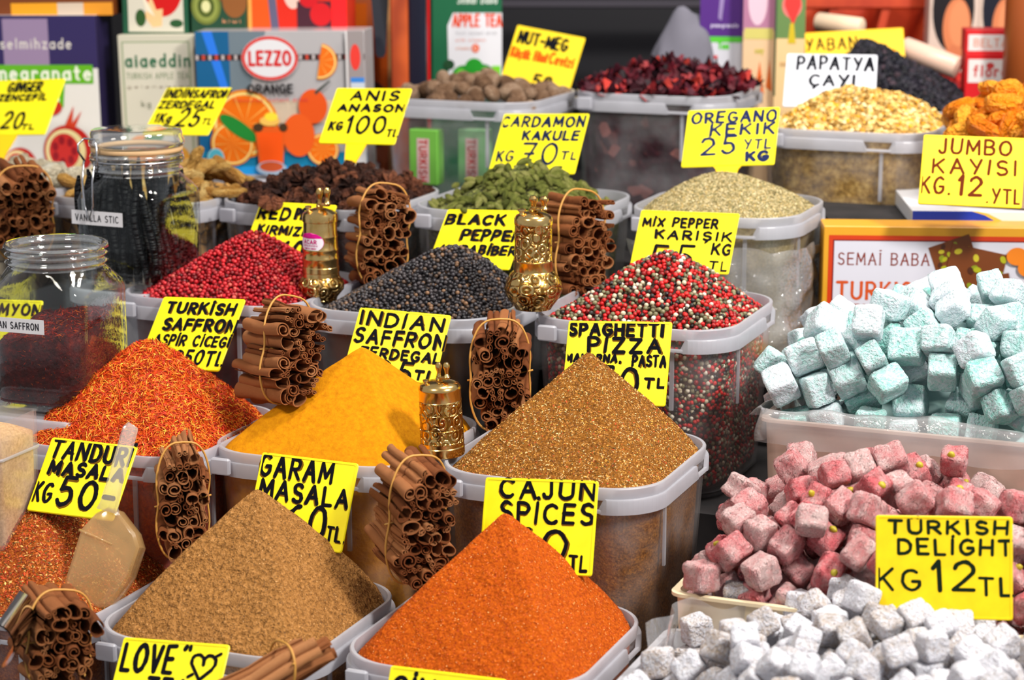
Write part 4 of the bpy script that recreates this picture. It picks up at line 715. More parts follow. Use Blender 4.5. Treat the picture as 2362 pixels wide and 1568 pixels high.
k = N('pistachio'); M_PIST = k.done(k.princ(color=k.ramp(k.noise(120), [(.35, O(120, 96, 10)), (.6, O(206, 190, 40))]), rough=.5))
me_nut = lumpy('pistachio', M_PIST, lambda p: p*(1+.2*noise.noise(p*2)), 2)
cubesP = [cubemesh('pink_cube', M_PINK, s, 6.5, .15) for s in range(1, 8)]
cubesB = [cubemesh('mint_cube', M_BLUE, s, 11, .085) for s in range(11, 17)]
cubesW = [cubemesh('white_cube', M_WHITE, s, 8, .12) for s in range(21, 28)]
def pistachio(i, o, r):
    if r.random() < .2:
        ax = r.randrange(3); q = [r.uniform(-.28, .28) for _ in range(3)]
        # put the nut on the face that looks most towards the lens
        best = max(((a, sg) for a in range(3) for sg in (-1, 1)), key=lambda t: -(o.matrix_world.to_3x3().normalized().col[t[0]]*t[1]).dot(FWD)+.4*(o.matrix_world.to_3x3().normalized().col[t[0]]*t[1]).z)
        q[best[0]] = best[1]*.49
        n_ = bpy.data.objects.new('pistachio', me_nut); COL.objects.link(n_); n_.parent = o; n_.location = q; n_.scale = (r.uniform(.11, .2), r.uniform(.1, .16), r.uniform(.1, .16))
        n_['label'] = 'green pistachio bit'
        o['label'] = 'pink Turkish delight cube with a green pistachio showing in its face'; o['group'] = 'pink delight cubes with pistachio'
scatter('pink', PINK_C, 'rose_delight_cube', cubesP, 'pink sugar-crusted Turkish delight cube in the pink heap', 'sweet', 'pink Turkish delight cubes', each=pistachio)
scatter('blue', BLUE_C, 'mint_delight_cube', cubesB, 'pale mint-blue powdered Turkish delight cube in the mint heap', 'sweet', 'mint blue Turkish delight cubes')
scatter('white', WHITE_C, 'plain_delight_cube', cubesW, 'white powdered Turkish delight cube in the front heap', 'sweet', 'white Turkish delight cubes')
# what lies under the top pieces
def core(name, c, a, b, pk, label, cat, mat, drop, power=1, eps=.15, fill=0., depth=.12, dome=None, bumps=((.010, 30, 1),)):
    V, T, top = heap_grid(2*a, 2*b, .04, pk[2]-fill-drop, (pk[0], pk[1]), power, eps, fill-drop, nr=40, na=96, dome=dome, bumps=bumps, depth=depth)
    return stuff(name, c, label, cat, V, T, mat)
def core_mat(name, a, b, c_, sc=60):
    k = N(name); vo = k.n('TexVoronoi', {'Scale': sc, 'Vector': k.pos()}); s_ = k.n('SeparateColor', {'Color': vo.outputs['Color']}).outputs[0]
    e = k.n('TexVoronoi', {'Scale': sc, 'Vector': k.pos()}, feature='DISTANCE_TO_EDGE').outputs['Distance']
    m = k.n('MapRange', {'Value': e, 'From Max': .12}).outputs[0]
    col = k.ramp(s_, [(.0, a), (.5, b), (1., c_)])
    col = k.mixc(m, O(30, 22, 18), col)
    return k.done(k.princ(color=col, rough=.8, normal=k.bump(m, .6, .002)))
core('turkish_delight_filling', PINK_C, .146, .113, local_peak(PINK_C, 1985, 950), 'pink delight pieces lying under the pink heap', 'sweets', M_PINK, .028, eps=.10)
core('turkish_delight_filling', BLUE_C, .212, .132, local_peak(BLUE_C, 2150, 605), 'mint delight pieces lying under the mint heap', 'sweets', M_BLUE, .030, 1.3, eps=.10)
core('turkish_delight_filling', WHITE_C, .217, .127, (0, .07, .036), 'white delight pieces lying under the front heap', 'sweets', M_WHITE, .032, eps=.3, dome=(2., 1.))
# spices made of whole pieces
def tinted(name, stops, bs=300, bd=.0006, rough=.6, osc=18):
    k = N(name); rnd = k.n('ObjectInfo').outputs['Random']; tc = k.n('TexCoord').outputs['Object']
    a = k.noise(osc*.12, 3, .6, tc); f = k.n('Math', {0: a, 1: k.n('Math', {0: rnd, 1: .5, 2: -.25}, operation='MULTIPLY_ADD').outputs[0]}, operation='ADD').outputs[0]
    return k.done(k.princ(color=k.ramp(f, stops), rough=rough, spec=.3, normal=k.bump(k.noise(osc*.5, 3, .6, tc), .8, bd*60)))
M_CARD = tinted('cardamom_green', [(.2, O(96, 104, 34)), (.5, O(142, 148, 62)), (.8, O(184, 180, 104))], osc=20)
def pod(p):
    a = math.atan2(p.z, p.y); rr = 1+.10*math.cos(3*a); q = Vector((p.x, p.y*rr, p.z*rr)); s = (1-abs(p.x)**2.6*.55); q.y *= s; q.z *= s
    q.y += .12*p.x*p.x; return q*.5
pods = [lumpy('cardamom', M_CARD, pod, 3), lumpy('cardamom', M_CARD, lambda p: pod(p)*(1+.1*noise.noise(p*2)), 3)]
fx = lambda d: (d[0]*1.12, d[1]*1.1, d[2]*1.1)
scatter('cardamom', row4(1), 'cardamom_pod', pods, 'green cardamom pod in the heap below the KAKULE card', 'spice', 'green cardamom pods', fixed=fx)
core('cardamom_filling', row4(1), .106, .106, local_peak(row4(1), 1205, 350), 'green cardamom pods lower down in their tub', 'spice', core_mat('cardamom_core', O(84, 90, 30), O(120, 124, 52), O(150, 150, 74), 140), .009, eps=.16, fill=-.006, bumps=((.005, 60, 1),))
tub(row4(1), 'clear plastic tub holding the green cardamom pods')
M_ANIS = tinted('star_anise_brown', [(.25, O(52, 28, 22)), (.5, O(98, 54, 36)), (.8, O(150, 88, 58))], osc=16)
def star(seed):
    r = random.Random(seed); m = MB()
    for i in range(8):
        a = 2*math.pi*i/8+r.uniform(-.12, .12); L = .5*r.uniform(.75, 1.05); h = r.uniform(.8, 1.2); op = r.uniform(.04, .10)
        ca, sa = math.cos(a), math.sin(a); T_ = lambda x, y, z: (x*ca-y*sa, x*sa+y*ca, z)
        loops = []
        for t, w_, hh in ((.06, .05, .3), (.3, .12, .9), (.6, .15, 1.0), (.85, .08, .75), (1., .01, .65)):
            x = t*L; hz = .5*hh*h; yo = op*(1 if .2 < t < .9 else .3)
            loops.append([T_(x, -yo, hz), T_(x, -w_, hz*.35), T_(x, 0, -.5*hh*.8), T_(x, w_, hz*.35), T_(x, yo, hz), T_(x, yo*.6, hz*.2), T_(x, 0, -.1), T_(x, -yo*.6, hz*.2)])
        m.loft(loops, 0, True, True)
    return m.mesh('star', M_ANIS, .6)
scatter('anise', row4(2), 'star_anise', [star(s) for s in range(5)], 'brown dried star anise in the heap below the ANASON card', 'spice', 'dried star anise', fixed=lambda d: (d[0]*1.25, d[1]*1.25, d[2]*1.5))
core('star_anise_filling', row4(2), .106, .106, local_peak(row4(2), 800, 392), 'star anise lower down in its tub', 'spice', core_mat('anise_core', O(40, 22, 18), O(74, 42, 30), O(104, 62, 42), 90), .012, eps=.3, fill=-.004, bumps=((.005, 60, 1),))
tub(row4(2), 'clear plastic tub holding the brown star anise')
M_TROOT = tinted('turmeric_root_skin', [(.25, O(170, 116, 44)), (.5, O(214, 164, 84)), (.8, O(236, 200, 128))], osc=14)
def finger(seed):
    def f(p):
        x = p.x; q = Vector((x*.5, p.y*.5, p.z*.5)); q.y += .35*math.sin(x*1.7+seed)*.5; kn = 1+.12*math.sin(x*9+seed*2)+.15*noise.noise(p*1.5+Vector((seed, 0, 0)))
        s = (1-abs(x)**5)**.4+.05; ax = math.hypot(p.y, p.z)+1e-6
        q.y = .30*math.sin(x*1.7+seed)+p.y/ax*.45*kn*s; q.z = p.z/ax*.45*kn*s; return q
    return f
fingers = [lumpy('turmeric_finger', M_TROOT, finger(s), 4) for s in range(5)]
scatter('turmeric', row4(3), 'turmeric_root', fingers, 'dried yellow turmeric root finger in the heap behind the vanilla jar', 'spice', 'dried turmeric root fingers')
core('turmeric_root_filling', row4(3), .106, .106, local_peak(row4(3), 520, 372), 'turmeric roots lower down in their tub', 'spice', core_mat('turmeric_core', O(140, 96, 36), O(180, 132, 62), O(204, 160, 90), 60), .014, eps=.3, fill=-.004, bumps=((.005, 60, 1),))
tub(row4(3), 'clear plastic tub holding the yellow turmeric roots')
M_GING = tinted('ginger_skin', [(.25, O(190, 172, 140)), (.5, O(222, 208, 178)), (.8, O(240, 232, 210))], osc=14)
def gingerf(seed):
    def f(p):
        s = Vector((seed*5.1, seed*2.3, 0)); q = p*.5*(1+.45*noise.noise(p*1.3+s)+.15*noise.noise(p*3.5+s)); q.x *= 1.1; return q
    return f
scatter('ginger', row4(4), 'ginger_root', [lumpy('ginger', M_GING, gingerf(s), 3) for s in range(6)], 'pale dried ginger root piece in the heap behind the cinnamon', 'spice', 'dried ginger root pieces')
core('ginger_filling', row4(4), .106, .106, local_peak(row4(4), 110, 372), 'ginger pieces lower down in their tub', 'spice', core_mat('ginger_core', O(150, 130, 98), O(190, 172, 138), O(214, 200, 172), 50), .014, eps=.3, fill=-.004, bumps=((.005, 60, 1),))
tub(row4(4), 'clear plastic tub holding the pale ginger roots')
M_NUTM = tinted('nutmeg_brown', [(.25, O(126, 92, 66)), (.5, O(168, 130, 100)), (.8, O(200, 166, 138))], osc=22, rough=.7)
scatter('nutmeg', NUT_C, 'nutmeg', [lumpy('nutmeg', M_NUTM, lambda p, s=s: p*.5*(1+.05*noise.noise(p*2+Vector((s, 0, 0)))), 3) for s in range(3)], 'brown whole nutmeg in the heap under the NUT-MEG card', 'spice', 'whole nutmegs')
tub(NUT_C, 'clear plastic tub holding the nutmegs above two green packets', H=.201)
M_APR = tinted('apricot_orange', [(.2, O(206, 92, 4)), (.5, O(238, 134, 10)), (.8, O(250, 170, 50))], osc=9, rough=.35)
def aprf(seed):
    def f(p):
        s = Vector((seed*4.1, 0, seed)); rr = math.hypot(p.x, p.y); q = p*.5; q.z *= 1-.55*math.exp(-(rr/.35)**2); q = q*(1+.18*noise.noise(p*1.2+s)+.06*noise.noise(p*4+s)); return q
    return f
scatter('apricot', APR_C, 'dried_apricot', [lumpy('apricot', M_APR, aprf(s), 4) for s in range(5)], 'plump orange dried apricot in the heap behind the JUMBO KAYISI card', 'fruit', 'dried apricots', fixed=lambda d: (d[0]*1.05, d[1]*1.05, d[2]*1.5))
core('apricot_filling', APR_C, .108, .088, (0, 0, .10), 'dried apricots lower down under the apricot heap', 'fruit', core_mat('apricot_core', O(170, 70, 4), O(206, 100, 8), O(226, 126, 20), 70), .026, eps=.1, fill=0, depth=.070, bumps=((.01, 30, 1),))
# ------------------------------------------------------------------ hand lettering: each glyph is a few pen strokes in a box one unit high
def arc(cx, cy, rx, ry, a0, a1, n=9):
    return [(cx+rx*math.cos(math.radians(a0+(a1-a0)*i/n)), cy+ry*math.sin(math.radians(a0+(a1-a0)*i/n))) for i in range(n+1)]
GL = {
 'A': (.74, [[(0, 0), (.37, 1), (.74, 0)], [(.13, .36), (.61, .36)]]),
 'B': (.62, [[(0, 0), (0, 1)], [(0, 1)]+arc(.30, .76, .28, .24, 90, -90)+[(0, .52)], [(0, .52)]+arc(.33, .26, .29, .26, 90, -90)+[(0, 0)]]),
 'C': (.66, [arc(.38, .5, .38, .5, 48, 312, 14)]),
 'D': (.68, [[(0, 0), (0, 1)], [(0, 1)]+arc(.2, .5, .48, .5, 90, -90, 12)+[(0, 0)]]),
 'E': (.56, [[(.56, 1), (0, 1), (0, 0), (.56, 0)], [(0, .52), (.48, .52)]]),
 'F': (.54, [[(.54, 1), (0, 1), (0, 0)], [(0, .52), (.46, .52)]]),
 'G': (.70, [arc(.38, .5, .38, .5, 50, 330, 14)+[(.70, .44), (.42, .44)]]),
 'H': (.66, [[(0, 0), (0, 1)], [(.66, 0), (.66, 1)], [(0, .5), (.66, .5)]]),
 'I': (.10, [[(.05, 0), (.05, 1)]]),
 'J': (.50, [[(.44, 1), (.44, .22)]+arc(.24, .22, .20, .22, 0, -170, 8)]),
 'K': (.62, [[(0, 0), (0, 1)], [(.58, 1), (.05, .45)], [(.2, .58), (.62, 0)]]),
 'L': (.52, [[(0, 1), (0, 0), (.52, 0)]]),
 'M': (.84, [[(0, 0), (.06, 1), (.42, .25), (.78, 1), (.84, 0)]]),
 'N': (.68, [[(0, 0), (0, 1), (.68, 0), (.68, 1)]]),
 'O': (.76, [arc(.38, .5, .38, .5, 90, 450, 20)]),
 'P': (.58, [[(0, 0), (0, 1)], [(0, 1)]+arc(.28, .73, .30, .27, 90, -90)+[(0, .46)]]),
 'R': (.62, [[(0, 0), (0, 1)], [(0, 1)]+arc(.28, .74, .30, .26, 90, -90)+[(0, .48)], [(.22, .48), (.62, 0)]]),
 'S': (.60, [arc(.32, .75, .27, .25, 35, 265, 9)+arc(.30, .25, .29, .25, 80, -150, 9)]),
 'T': (.66, [[(0, 1), (.66, 1)], [(.33, 1), (.33, 0)]]),
 'U': (.66, [[(0, 1), (0, .3)]+arc(.33, .3, .33, .3, 180, 360, 9)+[(.66, 1)]]),
 'V': (.66, [[(0, 1), (.33, 0), (.66, 1)]]),
 'W': (.92, [[(0, 1), (.22, 0), (.46, .8), (.70, 0), (.92, 1)]]),
 'X': (.64, [[(0, 1), (.64, 0)], [(.64, 1), (0, 0)]]),
 'Y': (.66, [[(0, 1), (.33, .48)], [(.66, 1), (.25, 0)]]),
 'Z': (.62, [[(0, 1), (.60, 1), (.02, 0), (.64, 0)]]),
 '0': (.64, [arc(.32, .5, .32, .5, 90, 450, 18)]),
 '1': (.26, [[(0, .74), (.2, 1), (.2, 0)]]),
 '2': (.62, [arc(.30, .72, .29, .28, 165, -20, 9)+[(.30, .30), (0, 0), (.64, .02)]]),
 '4': (.62, [[(.44, 0), (.44, 1), (0, .34), (.62, .34)]]),
 '5': (.62, [[(.58, 1), (.12, 1), (.08, .56)]+arc(.28, .32, .30, .30, 120, -150, 10)]),
 '6': (.60, [arc(.52, .6, .5, .42, 100, 180, 6)+arc(.30, .28, .28, .28, 180, 540, 14)]),
 '7': (.58, [[(0, 1), (.58, 1), (.2, 0)], [(.14, .5), (.52, .5)]]),
 '.': (.12, [[(.05, .02), (.07, .03)]]), ',': (.14, [[(.08, .06), (.03, -.12)]]), '-': (.40, [[(0, .48), (.40, .48)]]),
 '"': (.22, [[(.04, 1), (.02, .82)], [(.18, 1), (.17, .82)]]), "'": (.08, [[(.04, 1), (.03, .8)]]), ':': (.1, [[(.05, .1), (.06, .12)], [(.05, .6), (.06, .62)]]),
 '~': (1.0, [arc(.28, .66, .24, .26, 200, 10, 8)+[(.5, .55)]+arc(.74, .66, .24, .26, 170, -20, 8)+[(.86, .35), (.46, -.08)], [(.46, -.08), (.06, .52)], [(.02, .0), (.16, .12)], [(.9, .86), (1.1, 1.02)]]),
 'a': (.5, [arc(.24, .3, .24, .3, 20, 380, 12), [(.48, .62), (.5, 0)]]), 'c': (.44, [arc(.26, .3, .25, .3, 50, 310, 9)]), 'd': (.5, [arc(.24, .3, .24, .3, 0, 360, 12), [(.48, 1), (.48, 0)]]),
 'e': (.48, [[(.02, .32), (.46, .34)]+arc(.24, .3, .24, .3, 10, 310, 10)]), 'g': (.5, [arc(.24, .32, .23, .28, 0, 360, 12), [(.47, .6), (.47, -.15)]+arc(.25, -.15, .22, .18, 0, -160, 7)]),
 'i': (.1, [[(.05, 0), (.05, .6)], [(.05, .82), (.06, .84)]]), 'k': (.46, [[(0, 0), (0, 1)], [(.42, .62), (.03, .28)], [(.14, .38), (.46, 0)]]), 'l': (.1, [[(.05, 0), (.05, 1)]]),
 'm': (.76, [[(0, 0), (0, .62)], [(0, .42)]+arc(.19, .42, .19, .2, 180, 0, 6)+[(.38, 0)], [(.38, .42)]+arc(.57, .42, .19, .2, 180, 0, 6)+[(.76, 0)]]),
 'n': (.44, [[(0, 0), (0, .62)], [(0, .38)]+arc(.21, .4, .21, .22, 180, 0, 6)+[(.43, 0)]]), 'o': (.5, [arc(.25, .31, .25, .31, 90, 450, 14)]), 'p': (.5, [arc(.25, .31, .24, .3, 0, 360, 12), [(.02, .62), (0, -.35)]]),
 'r': (.34, [[(0, 0), (0, .62)], [(0, .36)]+arc(.2, .38, .19, .24, 170, 40, 5)]), 's': (.4, [arc(.21, .46, .18, .15, 40, 260, 6)+arc(.2, .15, .2, .15, 80, -150, 6)]), 't': (.36, [[(.15, .95), (.15, .1), (.32, 0)], [(0, .64), (.34, .64)]]),
 'u': (.46, [[(0, .62), (0, .2)]+arc(.21, .2, .21, .2, 180, 350, 6), [(.44, .62), (.44, 0)]]), 'v': (.44, [[(0, .62), (.22, 0), (.44, .62)]]), 'y': (.46, [[(0, .62), (.22, .05)], [(.46, .62), (.12, -.36)]]), 'z': (.42, [[(0, .62), (.42, .62), (0, 0), (.44, 0)]]),
 ' ': (.34, []),
}
def accent(base, extra): w_, st = GL[base]; return (w_, st+extra(w_))
cedil = lambda w_: [[(w_*.52, -.02), (w_*.56, -.14), (w_*.40, -.26)]]
dots = lambda w_: [[(w_*.25, 1.2), (w_*.26, 1.22)], [(w_*.75, 1.2), (w_*.76, 1.22)]]
GL['!'] = accent('I', lambda w_: [[(.05, 1.22), (.07, 1.25)]]); GL['$'] = accent('S', cedil); GL['&'] = accent('C', cedil)
GL['%'] = accent('U', dots); GL['#'] = (.46, GL['u'][1]+[[(.1, .85), (.11, .87)], [(.34, .85), (.35, .87)]]); GL['@'] = accent('G', lambda w_: [arc(w_*.5, 1.24, .14, .12, 200, 340, 4)]); GL['+'] = accent('c', cedil)
GL['9'] = (.60, [arc(.30, .70, .28, .29, 0, 360, 14), [(.58, .70), (.5, .3), (.34, 0)]]); GL['3'] = (.58, [arc(.28, .75, .26, .25, 150, -80, 9)+arc(.28, .26, .30, .27, 85, -150, 9)])
# in the strings below: ! is a dotted capital I, $ S with cedilla, & C with cedilla, % U with dots
GL['h'] = (.44, [[(0, 0), (0, 1)], [(0, .38)]+arc(.21, .4, .21, .22, 180, 0, 6)+[(.43, 0)]]); GL['b'] = (.5, [[(0, 1), (0, 0)], arc(.25, .31, .24, .3, 0, 360, 12)])
GL['f'] = (.36, [[(.34, .96), (.2, .98), (.14, .8), (.14, 0)], [(0, .62), (.32, .62)]]); GL['w'] = (.68, [[(0, .62), (.17, 0), (.34, .5), (.51, 0), (.68, .62)]])
def write(mb, text, x0, x1, y0, y1, pen, z, m=0, jit=.035, rnd=None, gap=.40, stretch=True, serif=False, italic=0, double=None, pmap=None):
    """draw text as flat pen strokes filling the box x0..x1, y0..y1 (baseline y0, cap height y1)"""
    rnd = rnd or random; h = y1-y0; total = sum(GL[c][0] for c in text)+gap*(len(text)-1)
    sx = (x1-x0)/total if stretch else h; sx = sx if stretch else min(sx, (x1-x0)/total)
    x = x0; zz = z
    for ch in text:
        w_, st = GL[ch]; a = rnd.uniform(-1, 1)*jit*1.6; dy = rnd.uniform(-1, 1)*jit*h*.9; k = 1+rnd.uniform(-1, 1)*jit*1.6
        for s_ in st:
            q = []
            for px, py in s_:
                px += rnd.uniform(-1, 1)*jit*.5; py += rnd.uniform(-1, 1)*jit*.5
                X = x+(px+(py-.5)*a+italic*py)*sx; Y = y0+dy+py*h*k
                q.append((X, Y))
            pens = [(0, 0, pen, m, 0)]
            if double is not None: pens = [(rnd.uniform(-.35, .6)*pen, -rnd.uniform(.1, .5)*pen, pen*.85, double, -.00012)]+pens
            for ox, oy, pw, mm, oz in pens:
                for (ax, ay), (bx, by) in zip(q, q[1:]):
                    ax, ay, bx, by = ax+ox, ay+oy, bx+ox, by+oy
                    L = math.hypot(bx-ax, by-ay)
                    if L < 1e-7: continue
                    t = math.atan2(by-ay, bx-ax); r = pw/2*rnd.uniform(.88, 1.12); pl = []
                    for i in range(5): pl.append((bx+r*math.cos(t-math.pi/2+math.pi*i/4), by+r*math.sin(t-math.pi/2+math.pi*i/4)))
                    for i in range(5): pl.append((ax+r*math.cos(t+math.pi/2+math.pi*i/4), ay+r*math.sin(t+math.pi/2+math.pi*i/4)))
                    zz += 6e-7
                    if pmap: mb.add([pmap(p[0], p[1], zz+oz) for p in pl], [tuple(range(10))], mm)
                    else: mb.poly(pl, zz+oz, mm)
            if serif and len(q) > 1:
                for (ax, ay) in (q[0], q[-1]):
                    L = h*.10
                    pl = [(ax-L, ay-pen*.28), (ax+L, ay-pen*.28), (ax+L, ay+pen*.28), (ax-L, ay+pen*.28)]; zz += 6e-7
                    mb.poly(pl, zz, m)
        x += (w_+gap)*sx
    return mb
# ------------------------------------------------------------------ price cards
k = N('card_yellow'); M_CARDY = k.done(k.princ(color=k.ramp(k.noise(40, 4), [(.3, O(246, 226, 8)), (.7, O(255, 240, 20))]), rough=.38, spec=.4, emits=0.))
k = N('card_gold'); M_CARDG = k.done(k.princ(color=k.ramp(k.noise(40, 4), [(.3, O(232, 196, 8)), (.7, O(248, 216, 10))]), rough=.4, spec=.4))
M_CARDW = flat('card_white', O(214, 216, 224), .45)
M_INK = flat('ink_black', O(12, 12, 20), .7, .08); M_INKB = flat('ink_blue_black', O(26, 36, 78), .7, .1); M_INKBR = flat('ink_brown', O(100, 34, 4), .7, .1); M_INKR = flat('ink_red', O(232, 84, 8), .7, .1); M_UNDER = flat('ink_faded', O(112, 76, 10), .7, .1); M_STEM = flat('card_stem', O(252, 204, 4), .4)
def card(label, TL, TR, BL, d, lines, ink=M_INK, face=M_CARDY, th=22, pen=.052, stem=None, name='price_card', double=True, seed=0, group=None):
    """a flat plastic card whose outline in the picture is the parallelogram TL, TR, BL, standing d metres from the lens"""
    s = d/F; ax, ay = (TR[0]-TL[0])*s, -(TR[1]-TL[1])*s; bx, by = (BL[0]-TL[0])*s, -(BL[1]-TL[1])*s
    az = -math.tan(math.radians(th))*ax; bz = -(ax*bx+ay*by)/az; lim = .75*math.hypot(bx, by); bz = max(-lim, min(lim, bz))
    A = RIGHT*ax+UP*ay+FWD*az; B = RIGHT*bx+UP*by+FWD*bz; W, H = A.length, B.length
    X = A.normalized(); Y = (-B-X*(-B).dot(X)).normalized(); Z = X.cross(Y)
    mid = P((TR[0]+BL[0])/2, (TR[1]+BL[1])/2, d)
    t = .0018; mb = MB(); r = .0025; lo = []
    for z, i in ((-t/2, .0004), (-t/4, 0), (t/4, 0), (t/2, .0004)): lo.append(rsq(W/2-i, H/2-i, r, 3, z))
    mb.loft(lo, 0, True, True)
    e = .0022                                             # raised edge
    mb.loft([rsq(W/2-.0005, H/2-.0005, r, 3, t/2-.0001), rsq(W/2-.0007, H/2-.0007, r, 3, t/2+.0004), rsq(W/2-e, H/2-e, r*.6, 3, t/2+.0004), rsq(W/2-e-.0002, H/2-e-.0002, r*.6, 3, t/2-.0001)], 0)
    o = empty(name, mid, label=label, cat='sign', group=group)
    c = mb.build('card', face, o, .6)
    M = Matrix((X, Y, Z)).transposed().to_4x4(); M.translation = mid - Y*0; o.matrix_world = M
    rnd = random.Random(seed or hash(label) % 1000 if False else seed+len(label)); L = MB(); pw = pen*H*.88
    for ln in lines:
        txt, x0, x1, y0, y1 = ln[:5]; kk = ln[5] if len(ln) > 5 else 1; mm = ln[6] if len(ln) > 6 else 0
        write(L, txt, (x0-.5)*W, (x1-.5)*W, (.5-y1)*H, (.5-y0)*H, pw*kk, t/2+.00030, mm, .03, rnd, double=(1 if double else None))
    if lines: L.build('lettering', [ink, M_UNDER, M_INKR], o)
    if stem:
        w0, w1, hh = stem; mb = MB(); lo = []
        for y, ww in ((0, w0), (-hh*.25, w0*.8), (-hh*.55, w1), (-hh, w1*.9)):
            lo.append([(-ww/2*W, -H/2+y*H, -t/2), (ww/2*W, -H/2+y*H, -t/2), (ww/2*W, -H/2+y*H, t/2), (-ww/2*W, -H/2+y*H, t/2)])
        mb.loft(lo, 0, True, True).build('stem', M_STEM, o)
    return o
card('yellow price card reading CAJUN SPICES 50 TL', (1120, 1105), (1380, 1107), (1103, 1320), 1.93, [('CAJUN', .15, .97, .02, .20), ('SP!CES', .16, .97, .26, .46), ('50', .25, .76, .54, .84, 1.15), ('TL', .80, .95, .80, .95, .8)], pen=.044)
card('yellow price card reading GARAM MASALA 60 TL', (598, 1046), (830, 1068), (562, 1248), 2.0, [('GARAM', .02, .76, .03, .25), ('MASALA', .06, .96, .31, .50), ('60', .40, .78, .56, .90, 1.15), ('TL.', .82, 1.0, .72, .88, .7)], pen=.047)
card('yellow price card reading TANDURI MASALA KG 50', (104, 1012), (320, 1030), (60, 1178), 2.01, [('TANDUR!', .06, .98, .04, .26), ('MASALA', .10, .94, .32, .48), ('KG', .02, .22, .62, .86, .9), ('50-', .30, .92, .52, .88, 1.2)], pen=.055)
card('yellow price card reading SPAGHETTI PIZZA 50 TL', (1314, 739), (1549, 743), (1295, 932), 2.14, [('SPAGHETTI', .02, .92, .03, .17), ('PIZZA', .22, .91, .21, .37), ('MAKARNA,', .01, .54, .41, .49, .75), ('PASTA', .66, .97, .41, .53, .75), ('50', .34, .72, .56, .86, 1.15), ('TL', .79, .98, .68, .78, .8)], pen=.047)
card('yellow price card reading INDIAN SAFFRON 25 TL, behind the turmeric', (826, 708), (1042, 728), (788, 866), 2.20, [('!ND!AN', .04, .94, .06, .24), ('SAFFRON', .04, 1.0, .31, .50), ('ZERDEGAL', .14, 1.0, .57, .70, .85), ('25', .36, .74, .74, 1.04, 1.05), ('TL', .78, .98, .84, 1.0, .9)], pen=.050)
card('yellow price card reading TURKISH SAFFRON 25 TL', (364, 683), (566, 691), (316, 848), 2.27, [('TURK!SH', .10, .92, .08, .22), ('SAFFRON', .14, 1.0, .31, .46), ('ASP!R C!CEG!', .10, 1.0, .54, .67, .7), ('250TL', .42, 1.0, .74, .92, .8)], pen=.048)
card('yellow price card reading MIX PEPPER KARISIK KG', (1484, 480), (1705, 494), (1452, 622), 2.385, [('M!X', .05, .26, .14, .26, .9), ('PEPPER', .36, .80, .12, .26, .9), ('KARI$IK', .20, .96, .33, .46, .9), ('55', .20, .62, .58, .96, 1.1), ('KG', .80, .98, .52, .68, .9), ('TL', .80, .98, .80, .94, .7)], pen=.048)
card('yellow price card reading BLACK PEPPER KARABIBER', (1031, 478), (1222, 486), (984, 618), 2.42, [('BLACK', .04, .74, .10, .25), ('PEPPER', .30, 1.0, .36, .52), ('KARAB!BER', .12, 1.0, .62, .76, .85), ('90', .46, .74, .84, 1.04, 1)], pen=.055)
card('yellow price card reading RED PEPPER KIRMIZI', (594, 460), (778, 474), (556, 594), 2.47, [('RED', .04, .44, .10, .30), ('PEPPER', .52, .98, .10, .28), ('KIRMIZI', .10, .70, .42, .56, .9), ('40', .46, .76, .68, .98, 1.3)], pen=.055)
card('yellow price card half hidden behind the vanilla jar', (172, 447), (346, 456), (128, 594), 2.66, [('WHITE', .10, .76, .14, .26), ('BEYAZ', .12, .8, .44, .56), ('B!BER', .2, .8, .66, .8)], pen=.05)
card('yellow price card seen through the saffron jar', (-70, 688), (104, 694), (-90, 820), 2.36, [('K!MYON', .2, .98, .08, .26)], pen=.05)
card('yellow price card reading OREGANO KEKIK 25 YTL', (1594, 248), (1801, 246), (1570, 388), 2.60, [('OREGANO', .06, .97, .06, .24), ('KEKIK', .28, .96, .28, .46), ('25', .20, .56, .50, .80, 1.05), ('YTL', .66, .94, .56, .72, .75), ('KG', .70, .92, .78, .92, 1.3)], ink=M_INKB, pen=.052, stem=(.30, .22, .22), th=16, double=False)
card('yellow price card reading CARDAMON KAKULE KG 70 TL', (1163, 255), (1360, 263), (1126, 400), 2.67, [('CARDAMON', .01, .97, .06, .22), ('KAKULE', .30, .94, .30, .44), ('70', .34, .74, .50, .84, 1.05), ('KG', .06, .24, .64, .80, .8), ('TL', .80, .98, .64, .76, .75)], ink=flat('ink_marker', O(18, 30, 60), .7, .1), pen=.05, double=False)
card('yellow price card reading ANIS ANASON KG 100 TL', (772, 195), (951, 205), (735, 331), 2.66, [('ANIS', .24, .86, .06, .22), ('ANASON', .12, .98, .30, .42), ('KG', .08, .24, .62, .76, .9), ('100', .30, .80, .50, .80, 1.1), ('TL', .86, 1.0, .74, .86, .7)], pen=.055, stem=(.27, .14, .62), double=False)
card('yellow price card reading INDIN SAFRON 25 TL, behind the vanilla jar lid', (373, 194), (534, 201), (330, 313), 2.80, [('!ND!N', .04, .44, .05, .22, .85), ('SAFRON', .48, 1.0, .07, .22, .85), ('ZERDEGAL', .04, .88, .30, .44, .85), ('1Kg', .08, .32, .56, .74, .8), ('25', .44, .76, .48, .82, 1.1), ('TL', .82, .96, .66, .78, .6)], pen=.055, double=False)
card('yellow price card reading GINGER ZENCEFIL 20 TL', (-36, 178), (152, 182), (-68, 314), 2.87, [('GINGER', .28, .72, .06, .22, .85), ('ZENCEF!L', .20, .84, .28, .38, .8), ('20', .38, .64, .60, .88, 1), ('TL', .66, .82, .82, .90, .6)], pen=.055, stem=(.26, .14, .62), double=False)
